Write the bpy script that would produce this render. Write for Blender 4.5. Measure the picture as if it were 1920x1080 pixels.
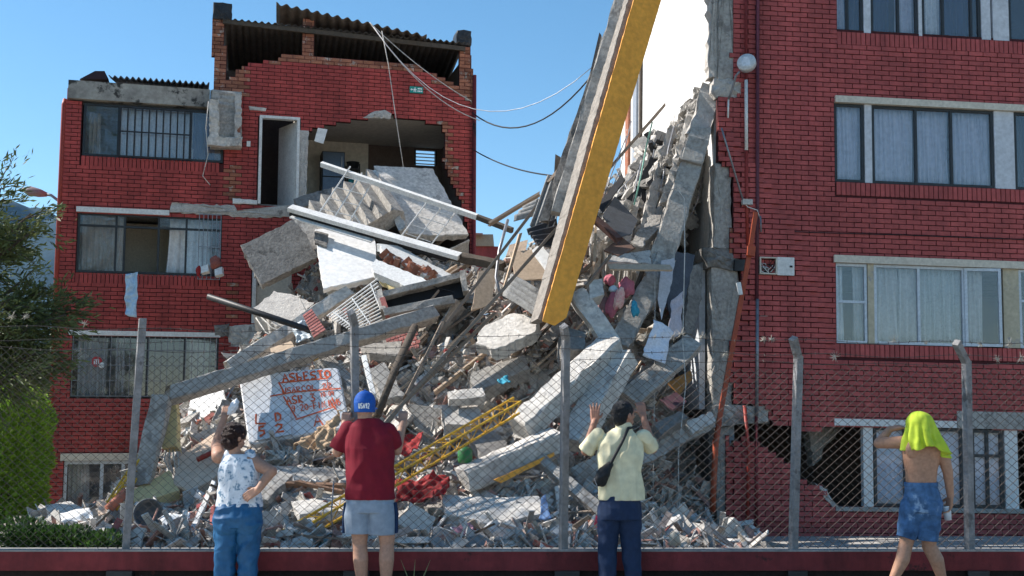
import bpy, bmesh, math, random
from mathutils import Vector, Matrix, noise
random.seed(7)
R = math.radians
PI = math.pi
for o in list(bpy.data.objects):
    bpy.data.objects.remove(o)
scene = bpy.context.scene
col = scene.collection

# ------------------------------------------------------------ camera
FPX, TANP, CAMZ = 2200.0, 245.0 / 2200.0, 1.5
PITCH = math.atan(TANP)
cam_d = bpy.data.cameras.new('camera')
cam_d.sensor_width = 36
cam_d.lens = 36 * FPX / 1920
cam_d.clip_end = 20000
cam = bpy.data.objects.new('camera', cam_d)
col.objects.link(cam)
cam.location = (0, 0, CAMZ)
cam.rotation_euler = (PI / 2 + PITCH, 0, 0)
scene.camera = cam

# ------------------------------------------------------------ sky, sun, exposure
SUN_AZ_FRONT, SUN_EL = R(-9), R(42)         # sun to the left, a little beyond the facades
to_sun = Vector((-math.cos(SUN_AZ_FRONT) * math.cos(SUN_EL), -math.sin(SUN_AZ_FRONT) * math.cos(SUN_EL), math.sin(SUN_EL)))
world = bpy.data.worlds.new('World')
scene.world = world
world.use_nodes = True
wn = world.node_tree
bg = wn.nodes['Background']
sky = wn.nodes.new('ShaderNodeTexSky')
sky.sky_type = 'NISHITA'
sky.sun_disc = False
sky.sun_elevation = SUN_EL
sky.sun_rotation = math.atan2(to_sun.x, to_sun.y)
sky.altitude = 1000
sky.air_density = 1.0
sky.dust_density = 0.4
sky.ozone_density = 1.6
hsv = wn.nodes.new('ShaderNodeHueSaturation')
hsv.inputs['Hue'].default_value = 0.49
hsv.inputs['Saturation'].default_value = 1.2
hsv.inputs['Value'].default_value = 1.0
wn.links.new(sky.outputs[0], hsv.inputs['Color'])
wn.links.new(hsv.outputs[0], bg.inputs[0])
bg.inputs[1].default_value = 0.104
sun_d = bpy.data.lights.new('sun', 'SUN')
sun_d.energy = 4.7
sun_d.angle = R(0.53)
sun_d.color = (1.0, 0.94, 0.86)
sun = bpy.data.objects.new('sun', sun_d)
col.objects.link(sun)
sun.rotation_euler = (-to_sun).to_track_quat('-Z', 'Y').to_euler()
vs = scene.view_settings
vs.view_transform = 'Standard'
vs.look = 'None'
vs.exposure = 0.86
vs.gamma = 1.0
scene.cycles.max_bounces = 8
scene.cycles.transparent_max_bounces = 24
scene.cycles.use_denoising = True

# ------------------------------------------------------------ pixels to places
CP, SP = math.cos(PITCH), math.sin(PITCH)
CAM = Vector((0, 0, CAMZ))
def ray(px, py):
    x, y = (px - 960) / FPX, (540 - py) / FPX
    return Vector((x, CP - y * SP, SP + y * CP))
def W(px, py, d):
    r = ray(px, py)
    return CAM + r * (d / r.y)
def WZ(px, py, z):
    r = ray(px, py)
    return CAM + r * ((z - CAMZ) / r.z)
def pxof(p):
    v = p - CAM
    f = v.y * CP + v.z * SP
    return 960 + FPX * v.x / f, 540 - FPX * (-v.y * SP + v.z * CP) / f

# ------------------------------------------------------------ materials
MATS = {}
def nd(t, ty, **kw):
    n = t.nodes.new(ty)
    for k, v in kw.items():
        setattr(n, k, v)
    return n
def mat(name, c1, c2=None, scale=6.0, rough=0.8, bump=0.0, bscale=40.0, metal=0.0, island=0.0, c3=None, s3=1.5, t3=0.62, spec=0.3, detail=6, stretch=None, grime=.16, streak=0.0):
    """noise blend of two tones, optional third tone in patches, bump, per-piece brightness"""
    if name in MATS:
        return MATS[name]
    m = bpy.data.materials.new(name)
    m.use_nodes = True
    t = m.node_tree
    b = t.nodes['Principled BSDF']
    b.inputs['Roughness'].default_value = rough
    b.inputs['Metallic'].default_value = metal
    b.inputs['Specular IOR Level'].default_value = spec
    geo = nd(t, 'ShaderNodeNewGeometry')
    pos = geo.outputs['Position']
    if stretch:
        tc = nd(t, 'ShaderNodeTexCoord')
        mp = nd(t, 'ShaderNodeMapping')
        mp.inputs['Scale'].default_value = stretch
        t.links.new(tc.outputs['Object'], mp.inputs[0])
        pos = mp.outputs[0]
    c2 = c2 or tuple(v * 0.7 for v in c1)
    n1 = nd(t, 'ShaderNodeTexNoise')
    n1.inputs['Scale'].default_value = scale
    n1.inputs['Detail'].default_value = detail
    n1.inputs['Roughness'].default_value = 0.65
    t.links.new(pos, n1.inputs['Vector'])
    rmp = nd(t, 'ShaderNodeValToRGB')
    rmp.color_ramp.elements[0].position = 0.3
    rmp.color_ramp.elements[1].position = 0.7
    rmp.color_ramp.elements[0].color = (*c2, 1)
    rmp.color_ramp.elements[1].color = (*c1, 1)
    t.links.new(n1.outputs['Fac'], rmp.inputs[0])
    out = rmp.outputs[0]
    # fine grime over everything
    n2 = nd(t, 'ShaderNodeTexNoise')
    n2.inputs['Scale'].default_value = max(scale * 5, 12) if scale > .5 else scale * 8
    n2.inputs['Detail'].default_value = 5
    t.links.new(pos, n2.inputs['Vector'])
    m2 = nd(t, 'ShaderNodeMapRange')
    m2.inputs[1].default_value = .3
    m2.inputs[2].default_value = .7
    m2.inputs[3].default_value = 1 - grime
    m2.inputs[4].default_value = 1 + grime * .6
    t.links.new(n2.outputs['Fac'], m2.inputs[0])
    h2 = nd(t, 'ShaderNodeHueSaturation')
    t.links.new(out, h2.inputs['Color'])
    t.links.new(m2.outputs[0], h2.inputs['Value'])
    out = h2.outputs[0]
    if c3:
        n3 = nd(t, 'ShaderNodeTexNoise')
        n3.inputs['Scale'].default_value = s3
        n3.inputs['Detail'].default_value = 8
        n3.inputs['Roughness'].default_value = 0.7
        t.links.new(pos, n3.inputs['Vector'])
        r3 = nd(t, 'ShaderNodeValToRGB')
        r3.color_ramp.elements[0].position = t3
        r3.color_ramp.elements[1].position = t3 + 0.06
        t.links.new(n3.outputs['Fac'], r3.inputs[0])
        mx = nd(t, 'ShaderNodeMix', data_type='RGBA')
        t.links.new(r3.outputs[0], mx.inputs[0])
        t.links.new(out, mx.inputs[6])
        mx.inputs[7].default_value = (*c3, 1)
        out = mx.outputs[2]
    if island:
        oi = nd(t, 'ShaderNodeObjectInfo')
        ad = nd(t, 'ShaderNodeMath', operation='ADD')
        t.links.new(geo.outputs['Random Per Island'], ad.inputs[0])
        t.links.new(oi.outputs['Random'], ad.inputs[1])
        fr = nd(t, 'ShaderNodeMath', operation='FRACT')
        t.links.new(ad.outputs[0], fr.inputs[0])
        mr = nd(t, 'ShaderNodeMapRange')
        mr.inputs[3].default_value = 1 - island
        mr.inputs[4].default_value = 1 + island
        t.links.new(fr.outputs[0], mr.inputs[0])
        hs = nd(t, 'ShaderNodeHueSaturation')
        t.links.new(out, hs.inputs['Color'])
        t.links.new(mr.outputs[0], hs.inputs['Value'])
        out = hs.outputs[0]
    if streak:
        mp2 = nd(t, 'ShaderNodeMapping')
        mp2.inputs['Scale'].default_value = (1.6, 1.6, .22)
        t.links.new(geo.outputs['Position'], mp2.inputs[0])
        ns = nd(t, 'ShaderNodeTexNoise')
        ns.inputs['Scale'].default_value = 1.5
        ns.inputs['Detail'].default_value = 7
        ns.inputs['Roughness'].default_value = .68
        t.links.new(mp2.outputs[0], ns.inputs['Vector'])
        ms_ = nd(t, 'ShaderNodeMapRange')
        ms_.inputs[1].default_value = .32
        ms_.inputs[2].default_value = .62
        ms_.inputs[3].default_value = 1 - streak
        ms_.inputs[4].default_value = 1.08
        t.links.new(ns.outputs['Fac'], ms_.inputs[0])
        h3 = nd(t, 'ShaderNodeHueSaturation')
        t.links.new(out, h3.inputs['Color'])
        t.links.new(ms_.outputs[0], h3.inputs['Value'])
        out = h3.outputs[0]
    t.links.new(out, b.inputs['Base Color'])
    if bump:
        nb = nd(t, 'ShaderNodeTexNoise')
        nb.inputs['Scale'].default_value = bscale
        nb.inputs['Detail'].default_value = 8
        nb.inputs['Roughness'].default_value = 0.7
        t.links.new(pos, nb.inputs['Vector'])
        bp = nd(t, 'ShaderNodeBump')
        bp.inputs['Strength'].default_value = min(1, bump)
        bp.inputs['Distance'].default_value = 0.03
        t.links.new(nb.outputs['Fac'], bp.inputs['Height'])
        t.links.new(bp.outputs[0], b.inputs['Normal'])
    MATS[name] = m
    return m
def ramp_mat(name, stops, rough=0.85, bump=0.5, bscale=30):
    """each loose piece of the mesh takes one colour out of the list"""
    m = mat(name, (.3, .3, .3), rough=rough, bump=bump, bscale=bscale)
    t = m.node_tree
    b = t.nodes['Principled BSDF']
    geo = nd(t, 'ShaderNodeNewGeometry')
    oi = nd(t, 'ShaderNodeObjectInfo')
    ad = nd(t, 'ShaderNodeMath', operation='ADD')
    t.links.new(geo.outputs['Random Per Island'], ad.inputs[0])
    t.links.new(oi.outputs['Random'], ad.inputs[1])
    fr = nd(t, 'ShaderNodeMath', operation='FRACT')
    t.links.new(ad.outputs[0], fr.inputs[0])
    rp = nd(t, 'ShaderNodeValToRGB')
    cr = rp.color_ramp
    cr.interpolation = 'CONSTANT'
    while len(cr.elements) < len(stops):
        cr.elements.new(0.5)
    for e, (p, c) in zip(cr.elements, stops):
        e.position = p
        e.color = (*c, 1)
    t.links.new(fr.outputs[0], rp.inputs[0])
    n1 = nd(t, 'ShaderNodeTexNoise')
    n1.inputs['Scale'].default_value = 14
    n1.inputs['Detail'].default_value = 6
    t.links.new(geo.outputs['Position'], n1.inputs['Vector'])
    mr = nd(t, 'ShaderNodeMapRange')
    mr.inputs[1].default_value = 0.3
    mr.inputs[2].default_value = 0.7
    mr.inputs[3].default_value = 0.7
    mr.inputs[4].default_value = 1.15
    t.links.new(n1.outputs['Fac'], mr.inputs[0])
    hs = nd(t, 'ShaderNodeHueSaturation')
    t.links.new(rp.outputs[0], hs.inputs['Color'])
    t.links.new(mr.outputs[0], hs.inputs['Value'])
    t.links.new(hs.outputs[0], b.inputs['Base Color'])
    return m
def glass_mat(name, tint=(.93, .95, .97), refl=0.07, dirt=0.07):
    m = bpy.data.materials.new(name)
    m.use_nodes = True
    t = m.node_tree
    t.nodes.clear()
    o = nd(t, 'ShaderNodeOutputMaterial')
    tr = nd(t, 'ShaderNodeBsdfTransparent')
    tr.inputs[0].default_value = (*tint, 1)
    gl = nd(t, 'ShaderNodeBsdfGlossy')
    gl.inputs['Roughness'].default_value = 0.03
    lw = nd(t, 'ShaderNodeLayerWeight')
    lw.inputs[0].default_value = 0.12
    mr = nd(t, 'ShaderNodeMapRange')
    mr.inputs[3].default_value = refl
    mr.inputs[4].default_value = 1.0
    t.links.new(lw.outputs['Fresnel'], mr.inputs[0])
    nb = nd(t, 'ShaderNodeTexNoise')
    nb.inputs['Scale'].default_value = 1.1
    bp = nd(t, 'ShaderNodeBump')
    bp.inputs['Strength'].default_value = 0.15
    bp.inputs['Distance'].default_value = 0.05
    t.links.new(nb.outputs['Fac'], bp.inputs['Height'])
    t.links.new(bp.outputs[0], gl.inputs['Normal'])
    mx = nd(t, 'ShaderNodeMixShader')
    t.links.new(mr.outputs[0], mx.inputs[0])
    t.links.new(tr.outputs[0], mx.inputs[1])
    t.links.new(gl.outputs[0], mx.inputs[2])
    df = nd(t, 'ShaderNodeBsdfDiffuse')
    df.inputs[0].default_value = (.45, .47, .5, 1)
    m2 = nd(t, 'ShaderNodeMixShader')
    m2.inputs[0].default_value = dirt
    t.links.new(mx.outputs[0], m2.inputs[1])
    t.links.new(df.outputs[0], m2.inputs[2])
    t.links.new(m2.outputs[0], o.inputs[0])
    MATS[name] = m
    return m

M_BRICK = mat('red_painted_brick', (.46, .096, .088), (.38, .076, .073), scale=2.2, rough=.62, bump=.35, bscale=60, island=.11, streak=.28, c3=(.27, .085, .05), s3=2.6, t3=.68)
M_BRICKL = mat('red_painted_brick_bright', (.45, .070, .060), (.36, .054, .048), scale=2.0, rough=.62, bump=.35, bscale=60, island=.12, streak=.38, c3=(.26, .09, .06), s3=2.2, t3=.70)
M_RAW = mat('raw_brick', (.40, .16, .09), (.27, .11, .075), scale=7, rough=.95, bump=.8, bscale=45, island=.35, c3=(.38, .33, .29), s3=5, t3=.56)
M_PINK = mat('pale_red_brick', (.42, .16, .14), (.33, .12, .11), scale=8, rough=.9, bump=.5, island=.2, c3=(.5, .42, .38), s3=6, t3=.6)
M_MORTAR = mat('red_mortar', (.085, .02, .022), (.06, .016, .018), scale=9, rough=.95, bump=.6)
M_MORTARG = mat('grey_mortar', (.30, .27, .24), (.2, .18, .16), scale=9, rough=.95, bump=.6)
M_CONC = mat('concrete', (.46, .435, .40), (.32, .30, .275), scale=3.5, rough=.9, bump=1.0, bscale=16, c3=(.22, .205, .19), s3=2.4, t3=.56, grime=.30)
M_CONCL = mat('pale_concrete', (.68, .64, .59), (.50, .47, .43), scale=3.0, rough=.9, bump=1.0, bscale=14, c3=(.34, .32, .295), s3=2.6, t3=.58, grime=.28)
M_CONCD = mat('weathered_concrete', (.28, .265, .245), (.17, .16, .15), scale=3.5, rough=.92, bump=1.0, bscale=18, c3=(.1, .095, .09), s3=1.8, t3=.57, grime=.32)
M_CONCR = mat('broken_concrete', (.60, .565, .52), (.38, .355, .33), scale=9, rough=.95, bump=1.0, bscale=14, c3=(.22, .21, .2), s3=4, t3=.6)
M_PARA = mat('stained_parapet', (.46, .43, .38), (.22, .2, .18), scale=2.6, rough=.92, bump=.6, c3=(.05, .048, .045), s3=2.0, t3=.54)
M_WHITE = mat('white_plaster', (.80, .79, .77), (.74, .73, .71), scale=1.3, rough=.75, bump=.15, bscale=20)
M_WHITEP = mat('white_paint', (.76, .76, .74), (.62, .61, .59), scale=5, rough=.5, bump=.2, c3=(.4, .36, .32), s3=5, t3=.69)
M_CREAM = mat('cream_paint', (.66, .60, .50), (.55, .50, .42), scale=4, rough=.7, bump=.2)
M_BEIGE = mat('peach_plaster', (.66, .50, .38), (.58, .44, .33), scale=2, rough=.8, bump=.4, c3=(.42, .36, .30), s3=3, t3=.66)
M_YELP = mat('pale_yellow_plaster', (.68, .54, .27), (.60, .47, .24), scale=2, rough=.8, bump=.4, c3=(.5, .46, .38), s3=3, t3=.64)
M_YBEAM = mat('ochre_painted_beam', (.92, .40, .05), (.80, .34, .042), scale=1.6, rough=.55, bump=.25, c3=(.28, .15, .05), s3=3.2, t3=.72)
M_YSTEEL = mat('yellow_steel', (.70, .40, .03), (.55, .30, .03), scale=8, rough=.45, bump=.15, c3=(.2, .1, .04), s3=12, t3=.66)
M_WOOD = mat('old_timber', (.33, .26, .20), (.20, .155, .12), scale=9, rough=.85, bump=.6, stretch=(1, 9, 9))
M_WOODD = mat('dark_timber', (.11, .085, .065), (.06, .05, .04), scale=9, rough=.85, bump=.6)
M_WOODL = mat('tan_board', (.52, .40, .29), (.42, .32, .23), scale=4, rough=.75, bump=.3)
M_STEEL = mat('grey_steel', (.30, .31, .33), (.2, .2, .22), scale=9, rough=.45, metal=.6, bump=.1)
M_DARK = mat('dark_metal', (.035, .036, .04), (.02, .02, .022), scale=6, rough=.5, bump=.1)
M_BLACK = mat('black_rubber_and_shade', (.018, .018, .02), (.012, .012, .013), rough=.6)
M_FRAME = mat('dark_window_frame', (.05, .055, .06), (.035, .037, .04), rough=.45, metal=.4)
M_FRAMEW = mat('pale_window_frame', (.55, .60, .66), (.45, .5, .56), rough=.4, metal=.2)
M_FIBRO = mat('fibre_cement', (.40, .395, .38), (.22, .215, .21), scale=14, rough=.92, bump=.8, bscale=60, c3=(.12, .12, .12), s3=3, t3=.58)
M_ROOF = mat('old_roof_sheet', (.085, .072, .062), (.045, .038, .034), scale=5, rough=.9, bump=.5)
M_RED = mat('red_pipe_paint', (.34, .045, .03), (.26, .035, .028), scale=8, rough=.5, bump=.1)
M_DRED = mat('dark_red_paint', (.23, .032, .035), (.16, .024, .028), scale=3, rough=.7, bump=.35, c3=(.035, .014, .014), s3=2.6, t3=.60, streak=.45)
M_ORANGE = mat('orange_steel', (.42, .085, .035), (.30, .06, .03), scale=5, rough=.5, bump=.2, c3=(.26, .07, .03), s3=4, t3=.66)
M_CURT = mat('grey_curtain', (.66, .64, .61), (.58, .56, .54), scale=3, rough=.9)
M_CURTW = mat('white_curtain', (.82, .82, .82), (.76, .76, .76), scale=3, rough=.9)
M_CURTB = mat('tan_curtain', (.48, .40, .32), (.42, .35, .28), scale=3, rough=.9)
M_INNER = mat('room_paint', (.50, .46, .40), (.45, .41, .36), scale=2, rough=.9)
M_GLASS = glass_mat('window_glass')
M_ORSPRAY = mat('orange_spray_paint', (.80, .13, .03), (.72, .10, .03), scale=30, rough=.6)
M_SHEET = mat('mattress_fabric', (.74, .75, .78), (.68, .69, .72), scale=3, rough=.85, bump=.3, bscale=12)
M_TEXTW = mat('white_print', (.85, .85, .85), (.82, .82, .82), rough=.5)

# ------------------------------------------------------------ object helpers
def tag(o, label=None, cat=None, group=None, kind=None):
    if label: o['label'] = label
    if cat: o['category'] = cat
    if group: o['group'] = group
    if kind: o['kind'] = kind
    return o
def empty(name, loc=(0, 0, 0), label=None, cat=None, group=None):
    o = bpy.data.objects.new(name, None)
    o.location = loc
    o.empty_display_size = .2
    col.objects.link(o)
    tag(o, label, cat, group)
    return o
def wm(o):
    return o.matrix_basis.copy() if o.parent is None else wm(o.parent) @ o.matrix_parent_inverse @ o.matrix_basis
def link(name, me, m=None, parent=None, label=None, cat=None, group=None, kind=None):
    o = bpy.data.objects.new(name, me)
    col.objects.link(o)
    if m is not None and not me.materials:
        me.materials.append(m)
    if parent is not None:
        o.parent = parent
        o.matrix_parent_inverse = wm(parent).inverted()
    tag(o, label, cat, group, kind)
    return o
def mesh(name, vs_, fs_, smooth=False):
    me = bpy.data.meshes.new(name)
    me.from_pydata([tuple(v) for v in vs_], [], fs_)
    me.update()
    if smooth:
        me.polygons.foreach_set('use_smooth', [True] * len(me.polygons))
    return me
def bm_mesh(bm, name, smooth=False, norm=True):
    if norm:
        bmesh.ops.recalc_face_normals(bm, faces=bm.faces)
    me = bpy.data.meshes.new(name)
    bm.to_mesh(me)
    bm.free()
    if smooth:
        me.polygons.foreach_set('use_smooth', [True] * len(me.polygons))
    return me
def pivot(me, at=None):
    """move the mesh so that its origin sits at 'at' (default: middle of its base); returns that place"""
    if at is None:
        xs = [v.co for v in me.vertices]
        at = Vector(((min(c.x for c in xs) + max(c.x for c in xs)) / 2, (min(c.y for c in xs) + max(c.y for c in xs)) / 2, min(c.z for c in xs)))
    me.transform(Matrix.Translation(-at))
    return at
def put(name, me, m, parent=None, label=None, cat=None, group=None, kind=None):
    """top-level or part object whose origin is at the base of its own geometry"""
    if parent is None:
        at = pivot(me)
        o = link(name, me, m, None, label, cat, group, kind)
        o.location = at
        return o
    return link(name, me, m, parent, label, cat, group, kind)
BOXF = [(0, 3, 2, 1), (4, 5, 6, 7), (0, 1, 5, 4), (1, 2, 6, 5), (2, 3, 7, 6), (3, 0, 4, 7)]
class MB:
    def __init__(s):
        s.v, s.f = [], []
    def add(s, vs_, fs_):
        n = len(s.v)
        s.v += [Vector(v) for v in vs_]
        s.f += [tuple(i + n for i in f) for f in fs_]
        return s
    def box8(s, c):
        return s.add(c, BOXF)
    def box(s, lo, hi):
        (a, b, c), (d, e, f) = lo, hi
        return s.box8([(a, b, c), (d, b, c), (d, e, c), (a, e, c), (a, b, f), (d, b, f), (d, e, f), (a, e, f)])
    def bar(s, p0, p1, w, h=None, up=None):
        h = w if h is None else h
        p0, p1 = Vector(p0), Vector(p1)
        d = (p1 - p0).normalized()
        up = Vector(up) if up else (Vector((0, 0, 1)) if abs(d.z) < .95 else Vector((0, 1, 0)))
        a = d.cross(up).normalized() * w / 2
        b = a.normalized().cross(d).normalized() * h / 2
        return s.box8([p0 - a - b, p0 + a - b, p0 + a + b, p0 - a + b, p1 - a - b, p1 + a - b, p1 + a + b, p1 - a + b])
    def tube(s, pts, r, n=8, cap=True):
        pts = [Vector(p) for p in pts]
        rs = r if isinstance(r, (list, tuple)) else [r] * len(pts)
        base = len(s.v)
        ref = Vector((.3, .5, .8)).normalized()
        for i, p in enumerate(pts):
            d = (pts[min(i + 1, len(pts) - 1)] - pts[max(i - 1, 0)]).normalized()
            if abs(d.dot(ref)) > .95:
                ref = Vector((.8, -.3, .2)).normalized()
            a = d.cross(ref).normalized()
            b = d.cross(a)
            for k in range(n):
                t = 2 * PI * k / n
                s.v.append(p + (a * math.cos(t) + b * math.sin(t)) * rs[i])
        for i in range(len(pts) - 1):
            for k in range(n):
                k2 = (k + 1) % n
                s.f.append((base + i * n + k, base + i * n + k2, base + (i + 1) * n + k2, base + (i + 1) * n + k))
        if cap:
            s.f.append(tuple(base + k for k in range(n))[::-1])
            s.f.append(tuple(base + (len(pts) - 1) * n + k for k in range(n)))
        return s
    def me(s, name, smooth=False):
        return mesh(name, s.v, s.f, smooth)
    def put(s, name, m, parent=None, label=None, cat=None, group=None, kind=None, smooth=False):
        return put(name, s.me(name, smooth), m, parent, label, cat, group, kind)
def fix(me):
    bm = bmesh.new()
    bm.from_mesh(me)
    bmesh.ops.recalc_face_normals(bm, faces=bm.faces)
    bm.to_mesh(me)
    bm.free()
    return me

# ------------------------------------------------------------ ground
Z_SITE = -0.5
def sheet(name, x0, x1, y0, y1, z, m, nx=1, ny=1, t=None):
    vs_, fs_ = [], []
    for j in range(ny + 1):
        for i in range(nx + 1):
            vs_.append((x0 + (x1 - x0) * i / nx, y0 + (y1 - y0) * j / ny, z))
    for j in range(ny):
        for i in range(nx):
            a = j * (nx + 1) + i
            fs_.append((a, a + 1, a + nx + 2, a + nx + 1))
    return tag(link(name, mesh(name, vs_, fs_), m), kind='structure')
M_SOIL = mat('soil', (.28, .23, .175), (.2, .165, .12), scale=1.2, rough=.95, bump=.8, c3=(.05, .075, .025), s3=.8, t3=.5)
M_ASPH = mat('concrete_road', (.46, .42, .36), (.38, .345, .30), scale=3, rough=.9, bump=.5, bscale=120)  # unseen road kept pale to bounce warm light onto the facades
M_PAVE = mat('pavement_concrete', (.46, .43, .38), (.36, .335, .30), scale=2, rough=.9, bump=.4)
ground = sheet('ground', -6000, 6000, -3000, 12000, Z_SITE - .03, M_SOIL)
# street level in front of the fence: a raised terrace carrying pavement and road
sw = MB()
sw.box((-40, 8.2, Z_SITE - .3), (40, 10.24, 0))
tag(sw.put('pavement', M_PAVE), kind='structure')
rd = MB()
rd.box((-60, -8, Z_SITE - .3), (60, 8.05, -.12))
tag(rd.put('road', M_ASPH), kind='structure')
kb = MB()
kb.box((-40, 8.05, Z_SITE - .3), (40, 8.198, .004))
tag(kb.put('kerb', M_CONC), kind='structure')
fl = MB()
fl.box((-60, -14, Z_SITE - .3), (60, -8.02, .05))
tag(fl.put('grass_verge', mat('verge', (.10, .12, .04), (.07, .085, .03), scale=3, rough=.95, bump=.8)), kind='structure')
# concrete apron along the right building
ap = MB()
ap.box((2.6, 15.2, Z_SITE - .2), (14, 19.4, Z_SITE + .1))
tag(ap.put('apron', M_CONC), kind='structure')

# ------------------------------------------------------------ facades
class Frame:
    def __init__(s, O, theta, tau=0):
        s.O = Vector(O)
        c, n = math.cos(theta), math.sin(theta)
        s.n = Vector((n, -c, 0))
        s.u = Vector((c * math.cos(tau), n * math.cos(tau), -math.sin(tau)))
        s.v = Vector((c * math.sin(tau), n * math.sin(tau), math.cos(tau)))
    def pt(s, u, v, w=0.0):
        return s.O + s.u * u + s.v * v + s.n * w
    def uv(s, px, py, w=0.0):
        r = ray(px, py)
        o = s.O + s.n * w
        t = (o - CAM).dot(s.n) / r.dot(s.n)
        q = CAM + r * t - s.O
        return q.dot(s.u), q.dot(s.v)
    def rect(s, x0, ytop, ybot, x1, yref=None):
        """opening whose left side runs from (x0,ytop) to (x0,ybot) and whose right side is at pixel x1"""
        u0, v1 = s.uv(x0, ytop)
        _, v0 = s.uv(x0, ybot)
        u1, _ = s.uv(x1, yref if yref is not None else (ytop + ybot) / 2)
        return (u0, v0, u1, v1)
    def poly(s, pts):
        return [s.uv(*p) for p in pts]
    def box(s, mb, u0, v0, u1, v1, w0, w1):
        return mb.box8([s.pt(u0, v0, w0), s.pt(u1, v0, w0), s.pt(u1, v0, w1), s.pt(u0, v0, w1), s.pt(u0, v1, w0), s.pt(u1, v1, w0), s.pt(u1, v1, w1), s.pt(u0, v1, w1)])
def inpoly(p, poly):
    x, y = p
    c = False
    j = len(poly) - 1
    for i in range(len(poly)):
        xi, yi = poly[i]
        xj, yj = poly[j]
        if (yi > y) != (yj > y) and x < (xj - xi) * (y - yi) / (yj - yi) + xi:
            c = not c
        j = i
    return c
def rpoly(r):
    return [(r[0], r[1]), (r[2], r[1]), (r[2], r[3]), (r[0], r[3])]
CH, BL, JT = 0.087, 0.265, 0.015
FULL = MB().box((0, -.045, 0), (BL - JT, .0, CH - JT)).me('brick')
def facade(bld, F, outline, holes, soldiers=(), zones=(), m=M_BRICK, mback=M_MORTAR, keep=300, seed=1, thick=.15):
    rnd = random.Random(seed)
    us = [p[0] for p in outline]
    vs_ = [p[1] for p in outline]
    U0, U1, V0, V1 = min(us), max(us), min(vs_), max(vs_)
    def ins(u, v):
        return inpoly((u, v), outline) and not any(inpoly((u, v), h) for h in holes)
    nr = int((V1 - V0) / CH) + 1
    q = BL / 4
    nq = int((U1 - U0) / q) + 2
    mask = [[ins(U0 + (i + .5) * q, V0 + (r + .5) * CH) for i in range(nq)] for r in range(nr)]
    soldc = [[any(s[0] < U0 + (i + .5) * q < s[2] and s[1] < V0 + (r + .5) * CH < s[3] for s in soldiers) for i in range(nq)] for r in range(nr)]
    # backing wall with real openings and stepped broken edges
    vb, fb, idx = [], [], {}
    def gv(i, r, w):
        k = (i, r, w)
        if k not in idx:
            idx[k] = len(vb)
            vb.append(F.pt(U0 + i * q, V0 + r * CH, w))
        return idx[k]
    wf, wb = -.022, -thick
    get = lambda r, i: 0 <= r < nr and 0 <= i < nq and mask[r][i]
    for r in range(nr):
        for i in range(nq):
            if not mask[r][i]:
                continue
            fb.append((gv(i, r, wf), gv(i + 1, r, wf), gv(i + 1, r + 1, wf), gv(i, r + 1, wf)))
            fb.append((gv(i, r, wb), gv(i, r + 1, wb), gv(i + 1, r + 1, wb), gv(i + 1, r, wb)))
            if not get(r, i - 1): fb.append((gv(i, r, wf), gv(i, r + 1, wf), gv(i, r + 1, wb), gv(i, r, wb)))
            if not get(r, i + 1): fb.append((gv(i + 1, r, wf), gv(i + 1, r, wb), gv(i + 1, r + 1, wb), gv(i + 1, r + 1, wf)))
            if not get(r - 1, i): fb.append((gv(i, r, wf), gv(i, r, wb), gv(i + 1, r, wb), gv(i + 1, r, wf)))
            if not get(r + 1, i): fb.append((gv(i, r + 1, wf), gv(i + 1, r + 1, wf), gv(i + 1, r + 1, wb), gv(i, r + 1, wb)))
    link('mortar_wall', mesh('mortar_wall', vb, fb), mback, bld)
    # bricks
    bricks = []
    for r in range(nr):
        off = 0 if r % 2 == 0 else -2
        for b in range(-1, nq // 4 + 2):
            run = []
            for k in range(5):
                i = b * 4 + off + k
                ok = k < 4 and 0 <= i < nq and mask[r][i] and not soldc[r][i]
                if ok:
                    run.append(i)
                elif run:
                    bricks.append((U0 + run[0] * q, V0 + r * CH, len(run) * q - JT, CH - JT, len(run) == 4))
                    run = []
    for s in soldiers:
        n = int((s[2] - s[0]) / CH)
        for k in range(n):
            u = s[0] + k * CH
            if ins(u + CH / 2, (s[1] + s[3]) / 2):
                bricks.append((u, s[1] + .006, CH - JT, s[3] - s[1] - JT, False))
    zm = {}
    cand = []
    for (u, v, l, h, full) in bricks:
        zmat = m
        for zp, zmt in zones:
            if inpoly((u + l / 2, v + h / 2), zp):
                zmat = zmt
        w = rnd.uniform(-.003, .003) + (rnd.uniform(-.014, .014) if rnd.random() < .02 else 0)
        x, y = pxof(F.pt(u + l / 2, v))
        d = (F.pt(u, v) - CAM).length
        if full and zmat is m and -5 < x < 1925 and 0 < y < 985:
            cand.append((d, u, v, w))
        else:
            zm.setdefault(zmat.name, []).append((u, v, l, h, w))
    cand.sort()
    rot = Matrix((F.u, -F.n, F.v)).transposed().to_4x4()
    for k, (d, u, v, w) in enumerate(cand):
        if k < keep:
            o = link('brick', FULL, m, bld)
            o.matrix_basis = Matrix.Translation(F.pt(u, v, w + rnd.uniform(-.001, .001))) @ rot @ Matrix.Rotation(rnd.gauss(0, .004), 4, 'Y')
            if not o.material_slots[0].material is m:
                o.material_slots[0].link = 'OBJECT'
                o.material_slots[0].material = m
        else:
            zm.setdefault(m.name, []).append((u, v, BL - JT, CH - JT, w))
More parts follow.
